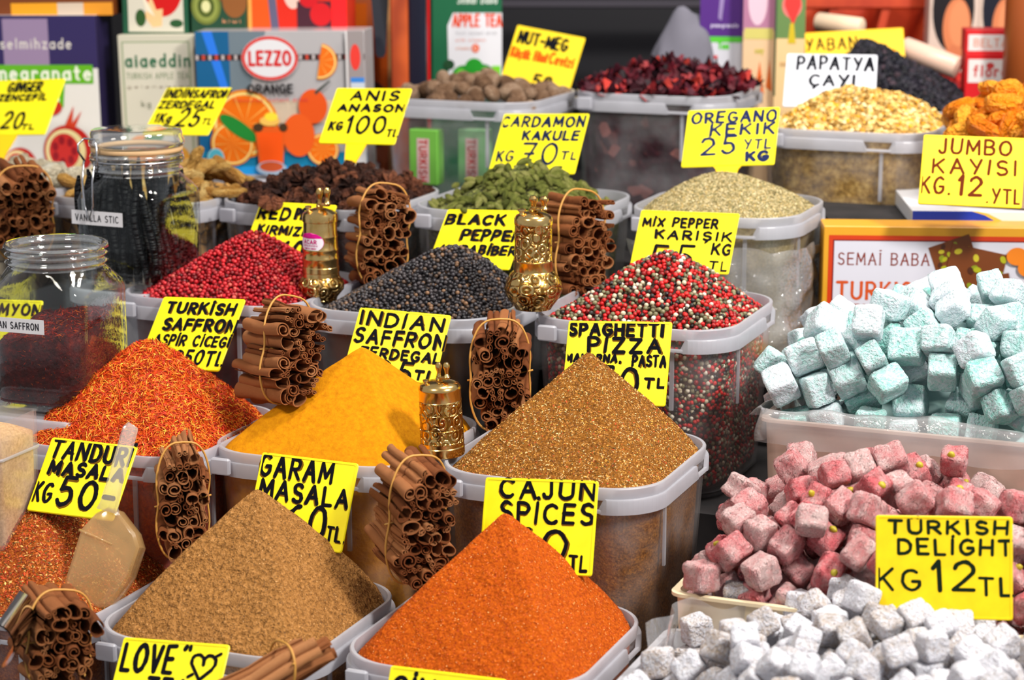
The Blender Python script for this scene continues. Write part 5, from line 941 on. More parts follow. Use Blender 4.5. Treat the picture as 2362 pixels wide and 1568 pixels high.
card('dark yellow price card reading NUT-MEG above the nutmegs', (1194, 52), (1351, 88), (1154, 184), 3.02, [('NUT-MEG', .08, .78, .10, .30, 1.1), ('K#+#k Hint', .04, .56, .40, .56, .9, 2), ('Cevizi', .60, .94, .38, .56, .9, 2), ('50', .46, .72, .80, 1.0, 1.1)], face=M_CARDG, pen=.05, double=False, th=14)  # the shade on this card is put into its darker gold face
card('amber card reading YABAN behind the white card', (1862, 70), (2086, 62), (1858, 190), 3.04, [('YABAN', .01, .52, .14, .38), ('MERS!N!', .2, .9, .5, .74, .8, 2)], face=flat('card_amber', O(250, 200, 6), .4), pen=.04, double=False, th=8)
card('white card reading PAPATYA CAYI above the camomile', (1825, 115), (2031, 123), (1800, 250), 2.86, [('PAPATYA', .13, .96, .06, .30), ('&AYI', .28, .76, .40, .60)], face=M_CARDW, pen=.05, double=False, th=10)
card('yellow card with brown lettering reading JUMBO KAYISI KG 12 YTL', (2142, 305), (2368, 319), (2117, 471), 2.40, [('JUMBO', .16, .86, .06, .26), ('KAYISI', .12, .92, .34, .54), ('KG.', .02, .30, .62, .84), ('12', .38, .60, .58, .84, 1.2), ('.YTL', .66, .98, .74, .94, .8)], ink=M_INKBR, face=M_CARDG, pen=.04, double=False, th=14)
card('large yellow card reading TURKISH DELIGHT KG 12 TL', (2025, 1190), (2331, 1190), (2023, 1427), 1.765, [('T%RK!SH', .10, .96, .05, .17), ('DEL!GHT', .17, .99, .23, .37), ('KG', .02, .32, .52, .72), ('12', .42, .72, .44, .72, 1.25), ('TL', .76, .99, .60, .76)], ink=flat('ink_green_black', O(14, 30, 14), .7, .1), face=M_CARDG, pen=.036, double=False, th=10)
card('yellow card reading LOVE TEA with a drawn heart', (270, 1482), (533, 1486), (235, 1668), 1.79, [('LOVE', .05, .52, .08, .38, 1.1), ('"', .60, .66, .06, .26), ('~', .68, .92, .10, .40, .8), ('TEA', .34, .70, .46, .76, 1.1)], pen=.058, double=False)
card('yellow card at the bottom edge in front of the chilli tub', (898, 1546), (1170, 1562), (868, 1730), 1.73, [('&!N', .06, .40, .12, .40, 1.1)], pen=.058, double=False)
# ------------------------------------------------------------------ cinnamon bundles
k = N('cinnamon_bark'); tc = k.n('TexCoord').outputs['Object']; rnd = k.n('ObjectInfo').outputs['Random']
st = k.n('Mapping', {'Vector': tc, 'Scale': (260., 14., 260.)}).outputs[0]
a = k.noise(1, 4, .6, st); f = k.n('Math', {0: a, 1: k.n('Math', {0: rnd, 1: .45, 2: -.22}, operation='MULTIPLY_ADD').outputs[0]}, operation='ADD').outputs[0]
M_CINN = k.done(k.princ(color=k.ramp(f, [(.12, O(88, 40, 18)), (.48, O(156, 90, 48)), (.85, O(206, 144, 94))]), rough=.75, spec=.2, normal=k.bump(a, .7, .0012)))
M_BAND = flat('rubber_band', O(196, 142, 66), .5)
def quill_profile(kind, rnd):
    if kind == 0:   # single scroll
        return [((.32+.68*(i/34)**.8)*math.cos(i/34*3.5*math.pi), (.32+.68*(i/34)**.8)*math.sin(i/34*3.5*math.pi)) for i in range(35)]
    if kind == 1:   # double scroll
        L = []
        for i in range(20): t = i/19; a = math.radians(-200+430*t-40); r = .22+.30*t; L.append((-.46+r*math.cos(a), .05+r*math.sin(a)))
        a0 = L[-1]; R = [(-x, y) for x, y in L[::-1]]
        L = [(x, y) for x, y in L]; mid = [(-.25, -.62), (0, -.70), (.25, -.62)]
        return L+R if False else [(-.5+(.2+.28*t)*math.cos(math.radians(-330+500*t)), .02+(.2+.28*t)*math.sin(math.radians(-330+500*t))*1.1) for t in [i/20 for i in range(21)]][::1]+[]
    if kind == 2:   # open C
        return [((1-.1*math.sin(i/28*9))*math.cos(math.radians(60+335*i/28)), .9*math.sin(math.radians(60+335*i/28))) for i in range(29)]
    if kind == 3:   # hooked C
        c = [((.95)*math.cos(math.radians(100+300*i/24)), .85*math.sin(math.radians(100+300*i/24))) for i in range(25)]
        h = [(c[-1][0]-.32*(1-math.cos(math.radians(30*i))), c[-1][1]+.34*math.sin(math.radians(30*i))) for i in range(1, 6)]
        return c+h
    # two scrolls rolled towards each other
    A = [(-.47+(.18+.32*t)*math.cos(math.radians(60+460*(t))), (.18+.32*t)*math.sin(math.radians(60+460*t))) for t in [i/18 for i in range(19)]]
    ex, ey = A[-1]; B = [(-x, y) for x, y in A[::-1]]
    return A+[((1-t)*ex-t*ex, ey-.16*math.sin(math.pi*t)) for t in (.25, .5, .75)]+B
def quill(seed):
    r = random.Random(seed); pr = quill_profile((0, 4, 2, 3, 4, 0, 3, 4)[seed % 8], r); w_ = r.uniform(.10, .15); n = len(pr)
    def off(i, s):
        a = pr[max(i-1, 0)]; b = pr[min(i+1, n-1)]; dx, dy = b[0]-a[0], b[1]-a[1]; L = math.hypot(dx, dy)+1e-6
        return (pr[i][0]-dy/L*s, pr[i][1]+dx/L*s)
    loop = [off(i, w_/2) for i in range(n)]+[off(i, -w_/2) for i in range(n-1, -1, -1)]
    m = MB(); loops = []; sx, sy = r.uniform(.85, 1.1), r.uniform(.8, 1.0)
    for j in range(7):
        y = -.5+j/6; bx, by = .16*math.sin(j*.7+seed), .16*math.cos(j*.9+seed*2); tw = .16*(j-3)/6*r.uniform(-1, 1); kk = 1+.06*math.sin(j*1.9+seed)
        loops.append([((x*math.cos(tw)-z*math.sin(tw))*sx*kk+bx, y, (x*math.sin(tw)+z*math.cos(tw))*sy*kk+by) for x, z in loop])
    m.loft(loops, 0)
    for L_, fl in ((loops[0], 0), (loops[-1], 1)):
        k_ = len(L_); b = len(m.v); m.v += [tuple(p) for p in L_]
        for i in range(n-1):
            q = [b+i, b+i+1, b+k_-2-i, b+k_-1-i]; m.f.append(q if fl else q[::-1]); m.m.append(0)
    return m.mesh('quill', M_CINN, .8)
QUILLS = [quill(s) for s in range(8)]
def bundle(label, u, v, d, rx, ry, axis, n, length=.085, pinch=.18, seed=1, bandpos=-.2, roll=0, sr=.0067):
    """sticks tied with a rubber band; (u, v) is the middle of the near end, axis points along the sticks away from the lens (right, up, forward)"""
    ax = (RIGHT*axis[0]+UP*axis[1]+FWD*axis[2]).normalized(); X = ax.cross(UP).normalized()*1; Z = X.cross(ax).normalized()
    X, Z = (X*math.cos(roll)+Z*math.sin(roll)), (Z*math.cos(roll)-X*math.sin(roll))
    near = P(u, v, d); mid = near+ax*length/2; rnd = random.Random(seed)
    root = empty('cinnamon_bundle', mid, label=label, cat='cinnamon', group='tied cinnamon bundles')
    root.matrix_world = Matrix((X, ax, Z)).transposed().to_4x4(); root.matrix_world = Matrix.Translation(mid) @ root.matrix_world
    waist = lambda z: 1-pinch*math.exp(-(z/(ry*.28))**2)
    pts = []; tries = 0
    # packed spots, filled row by row, small shifts
    step = sr*1.78; zz = -ry+sr*.9; row = 0
    while zz < ry-sr*.6:
        half = rx*waist(zz)*math.sqrt(max(0, 1-(abs(zz)/ry)**3.2))-sr*.7; cnt = int(2*half/step)+1
        for i in range(cnt):
            x = (-half+(2*half)*(i+.5)/cnt if cnt > 1 else 0)+(step*.22 if row % 2 else -step*.22)
            pts.append((x+rnd.uniform(-1, 1)*sr*.22, zz+rnd.uniform(-1, 1)*sr*.22))
        zz += step*.88; row += 1
    for x, z in pts:
        o = bpy.data.objects.new('cinnamon_stick', QUILLS[rnd.randrange(8)]); COL.objects.link(o); o.parent = root
        r = sr*rnd.uniform(.82, 1.22); L = length*rnd.uniform(.86, 1.1); sp = 1.3
        o.location = (x, -length/2+L/2+rnd.uniform(-.0055, .0045), z)
        o.rotation_euler = (z*sp*rnd.uniform(.4, 1.3), rnd.uniform(0, 6.28), -x*sp*rnd.uniform(.4, 1.3)); o.scale = (r, L, r)
    y = bandpos*length; q = []
    for i in range(48):
        t = 2*math.pi*i/48; zz = (ry+.0012)*math.sin(t)*1.0; wz = (rx*waist(zz*.98)*.97+.0002)
        c = math.cos(t); q.append((wz*abs(c)**.62*(1 if c > 0 else -1), y+.010*math.sin(t*1+.6), zz))
    MB().tube(q, .0011, 6, 0, True).build('rubber_band', M_BAND, root, True)
    MB().tube([(-(rx*waist(0)+.0030), y-.004, -.004), (-rx*.5, y-.002, -.001), (0, y, 0), (rx*.5, y+.003, .001), (rx*waist(0)+.003, y+.006, .004)], .0009, 6, 0).build('rubber_band', M_BAND, root, True)
    return root
bundle('cinnamon bundle between the safflower and turmeric tubs', 695, 812, 2.085, .032, .052, (-.52, .06, .85), 40, .085, .14, 1, -.12, -.16)
bundle('cinnamon bundle between the turmeric and pasta spice heaps', 1153, 872, 2.13, .032, .054, (.02, .24, .97), 40, .075, .08, 2, -.36, .0)
bundle('cinnamon bundle under the red pepper card beside the labelled brass mill', 893, 545, 2.38, .034, .056, (-.30, .12, .94), 40, .08, .16, 3, -.3, -.08)
bundle('cinnamon bundle behind the brass mill with the bulb base', 1362, 562, 2.36, .036, .057, (-.46, .10, .88), 40, .08, .14, 4, -.22, -.10)
bundle('cinnamon bundle between the tandoori and garam masala tubs', 424, 1165, 1.99, .027, .053, (-.20, .22, .95), 40, .08, .14, 5, -.34, .0)
bundle('cinnamon bundle between the garam masala and chilli tubs', 986, 1222, 1.90, .032, .056, (-.36, .24, .90), 40, .08, .12, 6, -.14, -.05)
bundle('cinnamon bundle in the bottom left corner beside the chrome edge', 152, 1492, 1.80, .031, .040, (-.40, .12, .90), 40, .08, .1, 7, -.2, -.1)
bundle('cinnamon bundle at the left edge behind the saffron jar', 62, 500, 2.52, .040, .054, (-.40, .28, .87), 40, .085, .14, 8, -.3, .05)
bundle('cinnamon bundle lying across the front of the garam masala tub', 520, 1606, 1.74, .030, .017, (.82, .42, .25), 12, .085, .0, 9, .1, .0, .0085)
# ------------------------------------------------------------------ brass pepper mills
def brass(name, pattern, bd=.0006):
    k = N(name); tc = k.n('TexCoord').outputs['Object']
    sp = k.n('SeparateXYZ', {0: tc}); ang = k.n('Math', {0: sp.outputs[0], 1: sp.outputs[1]}, operation='ARCTAN2').outputs[0]
    uv = k.n('CombineXYZ', {0: k.n('Math', {0: ang, 1: .022}, operation='MULTIPLY').outputs[0], 1: sp.outputs[2], 2: 0.}).outputs[0]
    d = dict(color=k.ramp(k.noise(60, 3, .6, tc), [(.3, O(216, 172, 96)), (.7, O(240, 204, 136))]), metal=1., rough=.20)
    if pattern:
        vo = k.n('TexVoronoi', {'Scale': pattern, 'Vector': uv}, feature='DISTANCE_TO_EDGE').outputs['Distance']
        vd_ = k.n('TexVoronoi', {'Scale': pattern, 'Vector': uv}).outputs['Distance']
        wv = k.n('Math', {0: k.n('Math', {0: vd_, 1: 17.}, operation='MULTIPLY').outputs[0]}, operation='SINE').outputs[0]
        h = k.n('Math', {0: k.n('MapRange', {'Value': vo, 'From Max': .08}).outputs[0], 1: k.n('MapRange', {'Value': wv, 'From Min': -.6, 'From Max': .4}).outputs[0]}, operation='MULTIPLY').outputs[0]
        d['normal'] = k.bump(h, 1, bd); d['color'] = k.mixc(k.n('MapRange', {'Value': h, 'From Min': 0., 'From Max': .35}).outputs[0], O(168, 120, 52), d['color'])
    else: d['normal'] = k.bump(k.noise(90, 2, .5, tc), .3, .0005)
    return k.done(k.princ(**d))
M_BRASS = brass('brass', 0); M_BRASSE = brass('brass_engraved', 88, .0007)
def mill(label, u0, u1, v0, v1, d, body, parts, tilt=0, turn=0.):
    """u0..u1 width of the widest part, v0..v1 top of the knob to the foot"""
    s = d/F; H = (v1-v0)*s/math.cos(PITCH*.8); R = (u1-u0)/2*s; foot = P((u0+u1)/2, v1-6, d)
    root = empty('pepper_mill', foot, turn, label=label, cat='pepper mill'); root.rotation_euler = (0, tilt, turn)
    for nm, prof, mat in parts: MB().lathe([(r*R, z*H) for r, z in prof], 48).build(nm, mat, root, .6)
    top = max(z for nm, prof, _ in parts for r, z in prof)*H
    kn = [(.0, 0), (.22, .0), (.26, .03), (.13, .09), (.15, .16), (.24, .22), (.24, .27), (.14, .32), (0, .33)]
    kz = (H-top)/.33
    MB().lathe([(r*R*.62, z*kz) for r, z in kn], 20, 0, (0, 0, top)).build('crank_post', M_BRASS, root, .6)
    m = MB().box((R*.17, -R*.16, top+kz*.055), (R*.62, R*.24, R*.09), 0, Matrix.Rotation(-.75, 4, 'Z'), R*.02); m.build('crank_arm', M_BRASS, root, .6)
    MB().lathe([(r*R*.62, z*kz*.9) for r, z in kn], 20, 0, (R*.36, -R*.38, top+kz*.06)).build('crank_knob', M_BRASS, root, .6)
    MB().lathe([(0, 0), (R*.09, 0), (R*.09, R*.10), (R*.14, R*.13), (R*.14, R*.2), (0, R*.22)], 14, 0, (-R*.62*body, -R*.25*body, top-R*.10)).build('filler_pin', M_BRASS, root, .6)
    return root, R, H
b0 = .74
g1, R1, H1 = mill('brass pepper mill wearing a pink and white oval label', 688, 795, 440, 697, 2.345, .76, [
 ('foot', [(0, 0), (.66, 0), (.70, .03), (.98, .10), (1.0, .135)], M_BRASSE), ('skirt', [(1.0, .135), (1.0, .15), (.86, .20), (.80, .215)], M_BRASSE),
 ('barrel', [(.80, .215), (.78, .25), (.80, .255), (.79, .30), (.77, .305), (.765, .36), (.785, .37), (.785, .385), (.76, .395), (.755, .44), (.775, .45), (.775, .465), (.75, .475), (.735, .56), (.755, .57), (.75, .58), (.73, .59), (.72, .70)], M_BRASS),
 ('cap', [(.72, .70), (.76, .705), (.77, .745), (.73, .775), (.52, .80), (.25, .82), (0, .822)], M_BRASS)])
def on_barrel(rad, z0, half, x, y, e):                    # wrap a flat label round the barrel, facing the lens
    a = -math.pi/2+x/rad; r = rad+e; return (r*math.cos(a), r*math.sin(a), z0+y)
def oval(mb, rad, z0, rx, ry, e, m, y0=-1, y1=1, ox=0, oy=0):
    n = 14; rows = []
    for j in range(n+1):
        t = y0+(y1-y0)*j/n; w_ = math.sqrt(max(0, 1-t*t)); rows.append([on_barrel(rad, z0, 0, ox+rx*w_*(2*i/10-1), oy+ry*t, e) for i in range(11)])
    mb.loft(rows, m, closed=False)
lb = MB(); rad = .742*R1; lz = .535*H1; off = -.010
oval(lb, rad, lz, .0155, .0105, .0006, 1, ox=off); oval(lb, rad, lz, .0150, .0105, .0007, 0, -1, .42, ox=off)
write(lb, 'ACAR', off-.0075, off+.0075, lz-.0012-lz, .0026, .0009, 0, 2, .0, random.Random(1), pmap=lambda x, y, z: on_barrel(rad, lz, 0, x, y, .0010))
write(lb, 'YARDIMCI', off-.006, off+.006, .0042, .0056, .0003, 0, 2, .0, random.Random(1), pmap=lambda x, y, z: on_barrel(rad, lz, 0, x, y, .0010))
write(lb, 'DEGIRMEN', off-.0085, off+.0085, -.0042, -.0026, .0003, 0, 2, .0, random.Random(1), pmap=lambda x, y, z: on_barrel(rad, lz, 0, x, y, .0010))
write(lb, 'MADE IN TURKEY', off-.007, off+.007, -.0072, -.0058, .0003, 0, 2, .0, random.Random(1), pmap=lambda x, y, z: on_barrel(rad, lz, 0, x, y, .0010))
lb.build('label', [flat('label_white', O(232, 226, 236), .3), flat('label_pink', O(214, 10, 140), .25), flat('label_text', O(196, 30, 120), .4)], g1)['label'] = 'pink and white oval label'
mill('brass pepper mill with a bulging engraved base', 1163, 1297, 458, 717, 2.235, .64, [
 ('foot', [(0, 0), (.62, 0), (.66, .02), (.90, .10), (1.0, .17)], M_BRASSE), ('bulb', [(1.0, .17), (1.01, .18), (.95, .24), (.80, .31), (.70, .335)], M_BRASSE),
 ('collar', [(.70, .335), (.68, .34), (.67, .41), (.69, .42), (.69, .43), (.66, .435)], M_BRASS), ('barrel', [(.66, .435), (.65, .44), (.645, .74), (.66, .75)], M_BRASSE),
 ('cap', [(.66, .75), (.665, .76), (.66, .80), (.60, .825), (.40, .85), (.2, .86), (0, .862)], M_BRASS)])
mill('small cylindrical brass pepper mill beside the turmeric', 970, 1073, 838, 1052, 2.055, .95, [
 ('foot', [(0, 0), (.97, 0), (1.0, .02), (1.0, .09), (.97, .10), (.985, .105), (.985, .14)], M_BRASS), ('barrel', [(.985, .14), (1.0, .15), (.985, .155), (.975, .27), (.99, .275), (.99, .29), (.965, .295), (.96, .43), (.975, .44), (.97, .455), (.95, .46), (.945, .57), (.96, .575), (.955, .59)], M_BRASSE),
 ('cap', [(.955, .59), (.94, .595), (.94, .70), (.96, .71), (.95, .73), (.85, .765), (.6, .79), (.3, .80), (0, .802)], M_BRASS)], tilt=-.04)
# ------------------------------------------------------------------ clip-top jars
M_WIRE = N('steel_wire'); M_WIRE = M_WIRE.done(M_WIRE.princ(color=O(196, 196, 200), metal=1., rough=.25))
M_SEAL = flat('jar_seal', O(220, 180, 132), .5); M_TAPE = flat('label_paper', O(224, 222, 226), .55); M_TXT = flat('label_black', O(40, 38, 46), .5)
def supr(a, n, e):                                        # rounded-square loop from circle (e=2) to square (e large), same angles
    out = []
    for i in range(n):
        t = 2*math.pi*i/n; c, s_ = math.cos(t), math.sin(t); k_ = (abs(c)**e+abs(s_)**e)**(-1/e); out.append((a*k_*c, a*k_*s_))
    return out
def jar(label, foot, W, H, rz, neck, text, lx, lw, lz, lh, lid, shoulder=.66):
    """W body width, H height to the glass rim; square body turned by rz, round threaded neck"""
    root = empty('clip_top_jar' if lid else 'square_glass_jar', foot, rz, label=label, cat='jar'); a = W/2; R = neck*W/2; n = 64; t = .0028
    prof = [(a*.86, 0, 6), (a*.96, .003, 6), (a, .012, 6), (a, shoulder*H*.5, 6), (a, shoulder*H, 6), (a*.985, shoulder*H+.008, 5), (a*.93, shoulder*H+.015, 3.6), (R*1.03, shoulder*H+.021, 2.2), (R*.97, shoulder*H+.026, 2)]
    z = shoulder*H+.026; top = H; ribs = 3
    for i in range(ribs):
        z0 = z+(top-z)*i/ribs; dz = (top-z)/ribs
        prof += [(R*.95, z0+dz*.12, 2), (R*.96, z0+dz*.40, 2), (R*1.02, z0+dz*.55, 2), (R*1.03, z0+dz*.72, 2), (R*.97, z0+dz*.9, 2)]
    prof[-2:] = [(R*1.06, top-.004, 2), (R*1.02, top, 2)]
    outer = [[(x, y, zz) for x, y in supr(q, n, e)] for q, zz, e in prof]
    inner = [[(x, y, zz) for x, y in supr(max(q-t, .001), n, e)] for q, zz, e in prof[::-1] if zz > .004]
    inner[0] = [(x, y, top-.0006) for x, y in supr(R*.96-t, n, 2)]
    inner.append([(x, y, .005) for x, y in supr(a*.8, n, 6)])
    m = MB(); m.loft(outer+inner, 0, True, True)
    m.m = [1 if sum(m.v[i][2] for i in f)/len(f) > shoulder*H+.024 else 0 for f in m.f]; m.build('glass_body', [M_GLASS, M_GLASSR], root, True)
    lab = MB(); lw2 = lw/2; lab.box((lx, -a-.0006, lz), (lw, .0006, lh), 0); L = MB()
    write(lab, text, lx-lw2*.84, lx+lw2*.84, -lh*.22, lh*.22, lh*.07, 0, 1, .004, random.Random(2), pmap=lambda x, y, zz: (x, -a-.0011, lz+y))
    lab.build('label', [M_TAPE, M_TXT], root)['label'] = 'white strip label'
    if lid:
        MB().lathe([(R*1.0, top+.001), (R*1.03, top+.002), (R*1.03, top+.006), (R*1.0, top+.007), (R*.86, top+.007), (R*.86, top+.001), (R*1.0, top+.001)], 48, 0, cap=False).build('rubber_seal', M_SEAL, root, True)
        MB().lathe([(R*.88, top+.002), (R*.88, top+.0075), (R*1.06, top+.008), (R*1.07, top+.013), (R*1.02, top+.017), (R*1.03, top+.021), (R*1.0, top+.0245), (R*.6, top+.0255), (0, top+.0255)], 48).build('lid', M_GLASSR, root, True)
        wr = [(1.035*R*math.cos(2*math.pi*i/40), 1.035*R*math.sin(2*math.pi*i/40), z+.016) for i in range(40)]
        MB().tube(wr, .0013, 8, 0, True).build('neck_wire', M_WIRE, root, True)
        wc = MB(); x0 = -R*.55; yy = -R*1.03
        wc.tube([(x0-.012, yy*.86, z+.016), (x0-.012, yy-.004, z+.028), (x0-.013, yy-.003, top+.012), (x0-.010, yy*.90, top+.018), (x0+.006, yy*.98, top+.018), (x0+.011, yy-.003, top+.012), (x0+.012, yy-.004, z+.02), (x0+.010, yy-.002, z+.006), (x0+.006, yy-.003, z+.016)], .0012, 8)
        wc.tube([(x0-.006, yy-.003, z+.018), (x0-.005, yy-.009, z-.004), (x0-.004, -a-.004, z-.03), (x0+.001, -a-.004, z-.046), (x0+.007, -a-.004, z-.030), (x0+.008, yy-.009, z-.004), (x0+.008, yy-.003, z+.018)], .0012, 8)
        wc.build('wire_clip', M_WIRE, root, True)
    return root, a, R, z
vd = 2.43; vs = vd/F; VF = P(327, 648, vd)
vj, va, vR, vz = jar('square clip-top glass jar of black vanilla sticks labelled VANILLA STIC', VF, 225*vs, 300*vs, math.radians(-24), .90, 'VANILLA STIC', -.018, .066, .078, .0155, True, .66)
sd = 2.19; ss = sd/F; SF = P(146, 925, sd)
sj, sa, sR, sz = jar('lidless square glass jar of saffron labelled IRANIAN SAFFRON', SF, 246*ss, 372*ss, math.radians(-20), .92, 'IRANIAN SAFFRON', -.022, .076, .088, .0145, False, .70)
M_VAN = tinted('vanilla_black', [(.2, O(5, 5, 9)), (.6, O(14, 12, 18)), (.9, O(36, 22, 22))], rough=.5)
rv = random.Random(12)
def vstick(s):
    r = random.Random(s); q = [(.004*math.sin(i*.6+s)*r.uniform(.5, 1), .004*math.cos(i*.5+s), i/9) for i in range(10)]
    return MB().tube(q, [.0022]+[.0038]*8+[.0016], 8).mesh('vanilla', M_VAN, True)
VM = [vstick(s) for s in range(5)]
for i in range(9):
    for j in range(9):
        x = (i-4)/4*(va-.0105); y = (j-4)/4*(va-.0105)
        if 1 < i < 7 and 1 < j < 7: continue
        if x > va*.35 and j > 3 and rv.random() < .55: continue
        o = bpy.data.objects.new('vanilla_stick', VM[rv.randrange(5)]); COL.objects.link(o); h = rv.uniform(.112, .128)*(1 if x < va*.3 else rv.uniform(.7, .95))
        o.matrix_world = vj.matrix_world if False else Matrix.Translation(VF) @ Matrix.Rotation(math.radians(-24), 4, 'Z') @ Matrix.Translation((x, y, .006)) @ Matrix.Rotation(rv.uniform(-.03, .03), 4, 'X') @ Matrix.Rotation(rv.uniform(-.03, .03)-(.0 if x < .02 else .05), 4, 'Y') @ Matrix.Rotation(rv.uniform(0, 6), 4, 'Z') @ Matrix.Diagonal((1, 1, h, 1))
        tag(o, 'black vanilla stick standing in the clip-top jar', 'vanilla stick', 'black vanilla sticks in the jar')
# saffron in the lidless jar
k = N('saffron_core'); M_SAFC = k.done(k.princ(color=k.ramp(k.noise(120, 4), [(.3, O(40, 8, 14)), (.6, O(84, 14, 16)), (.8, O(140, 40, 18))]), rough=.8, normal=k.bump(k.noise(200), 1, .002)))
rng = np.random.default_rng(21); aa = sa-.0045; nb = 96
bd = np.array([(x, y) for x, y in supr(aa, nb, 6)]); V = []; hz = lambda x, y: .076+.007*(x/aa)+.008*(y/aa)+.004*fbm((x, y, 0), 40)
V.append((0, 0, hz(0, 0)))
for t in np.linspace(.1, 1, 10):
    for q in bd: V.append((q[0]*t, q[1]*t, hz(q[0]*t, q[1]*t)))
for z_ in (.75, .5, .25, .06):
    for q in bd: V.append((q[0], q[1], hz(q[0], q[1])*z_))
V = np.array(V); T = [(0, 1+i, 1+(i+1) % nb) for i in range(nb)]
for j in range(13):
    for i in range(nb):
        A = 1+j*nb; T += [(A+i, A+nb+i, A+nb+(i+1) % nb), (A+i, A+nb+(i+1) % nb, A+(i+1) % nb)]
T = np.array(T); p, nn, _ = tri_sample(V, T, 6000, rng)
R_ = lie(nn, rng, .15); s_ = rng.uniform(.002, .005, 6000); p = p*np.array([.985, .985, 1])
GV, GT = copies(*SHRED, p, R_, np.stack([s_, np.full(6000, .0004), np.full(6000, .0003)], 1))
gc = np.repeat(palette([(120, 16, 14), (170, 40, 16), (66, 8, 12), (200, 90, 26)], [5, 3, 5, 1], 6000, rng), 7, 0)
stuff('saffron_threads', SF+Vector((0, 0, .004)), 'dark red saffron threads filling the lidless jar', 'spice', np.vstack([V, GV]), np.vstack([T, GT+len(V)]), [M_SAFC, M_GRAIN], np.r_[np.zeros(len(T), int), np.ones(len(GT), int)], np.vstack([np.full((len(V), 3), .2), gc]), math.radians(-20))
# closed white tubs that carry the jars
def stand_box(label, top, L, H, rz=-TH):
    root = empty('lidded_tub', top, rz, label=label, cat='tub'); m = MB(); b = L/2
    m.loft([rsq(b*.86, b*.86, .03, 8, -H), rsq(b*.95, b*.95, .035, 8, -.02)], 0, True, True); m.build('tub_wall', M_RIM, root, .6)
    m = MB(); m.loft([rsq(b*.97, b*.97, .035, 8, -.018), rsq(b, b, .036, 8, -.016), rsq(b, b, .036, 8, -.003), rsq(b*.975, b*.975, .035, 8, 0), rsq(b*.93, b*.93, .033, 8, 0), rsq(b*.92, b*.92, .033, 8, -.003)], 0, True, True); m.build('lid', M_RIM, root, .6)
    return root
stand_box('white lidded tub under the vanilla jar', VF-Vector((0, 0, .0005)), .135, .17)
stand_box('white lidded tub under the saffron jar', SF-Vector((0, 0, .0005)), .150, .17)
# ------------------------------------------------------------------ clear scoop in the tandoori masala
M_SCOOP = plastic('scoop_plastic', .62, (.84, .56, .24), .12)
def scoop():
    d = 1.965; s = d/F
    root = empty('scoop', P(228, 1290, d), label='clear plastic scoop standing in the tandoori masala', cat='scoop')
    tip = P(240, 1385, d-.0); X = RIGHT; px = lambda u, v, dd=0: Vector(((u-228)*s, -(v-1290)*s, dd))
    # blade: front skin and rim walls
    out = [(242, 1168), (270, 1176), (312, 1228), (323, 1262), (302, 1330), (262, 1398), (205, 1412), (130, 1398), (160, 1300), (183, 1218), (215, 1182)]
    n = len(out); m = MB(); cx = sum(p[0] for p in out)/n; cy = sum(p[1] for p in out)/n
    lo = []
    for k_, dz in ((1.0, -.030), (1.0, -.008), (.965, -.002), (.88, 0), (.3, .0015)): lo.append([px(cx+(u-cx)*k_, cy+(v-cy)*k_, dz) for u, v in out])
    lo2 = [[p-Vector((0, 0, .0022)) if i else p for i, p in enumerate(L_)] for L_ in lo[::-1]]
    m.loft(lo, 0, False, True)
    m.loft([[px(cx+(u-cx)*k_, cy+(v-cy)*k_, dz) for u, v in out] for k_, dz in ((.985, -.030), (.985, -.010), (.95, -.0045), (.88, -.0022))], 0, False, True)
    m.build('blade', M_SCOOP, root, .5)
    r_ = MB(); r_.tube([px(181, 1222, .001), px(215, 1236, .0016), px(258, 1256, .0016)], .0011, 6); r_.build('blade_ridge', M_SCOOP, root, True)
    h = MB(); pts = [px(246, 1180, 0), px(250, 1166, .004), px(262, 1120, .007), px(285, 1040, .010), px(298, 990, .011), px(304, 981, .010)]
    lo = []
    for i, p in enumerate(pts):
        w_ = (.013, .0105, .0090, .0088, .0085, .0062)[i]; hh = (.002, .005, .006, .006, .006, .004)[i]
        t = (pts[min(i+1, 5)]-pts[max(i-1, 0)]).normalized(); a = t.cross(Vector((0, 0, 1))).normalized(); b = Vector((0, 0, 1))
        lo.append([p+a*w_*.85+b*0, p+a*w_*.6+b*hh*.8, p+b*hh, p-a*w_*.6+b*hh*.8, p-a*w_*.85, p-a*w_*.6-b*hh*.6, p+a*w_*.6-b*hh*.6])
    h.loft(lo, 0, True, True); h.build('handle', plastic('scoop_handle', .66, (.86, .82, .78), .08), root, .7)
    M = Matrix((RIGHT, UP, -FWD)).transposed().to_4x4(); root.matrix_world = Matrix.Translation(P(228, 1290, d)) @ M @ Matrix.Rotation(math.radians(-8), 4, 'X')
scoop()
k = N('chrome'); M_CHROME = k.done(k.princ(color=(.75, .77, .82), metal=1., rough=.08))
root = empty('steel_scoop', P(-4, 1470, 1.76), label='curved chrome scoop edge at the left border of the picture', cat='scoop')
m = MB(); lo = []
for j in range(9):
    t = -1.3+2.6*j/8; lo.append([(.018*math.cos(t)+.0, y, .020*math.sin(t)) for y in (-.02, 0, .03, .06)])
m.loft(lo, 0, closed=False); m.loft([[(x*.93, y, z*.93) for x, y, z in L_] for L_ in lo[::-1]], 0, closed=False); m.build('bowl', M_CHROME, root, True)
MB().tube([(.012, .05, 0), (.010, .10, -.005), (.008, .15, -.012)], .005, 10).build('handle', M_CHROME, root, True)
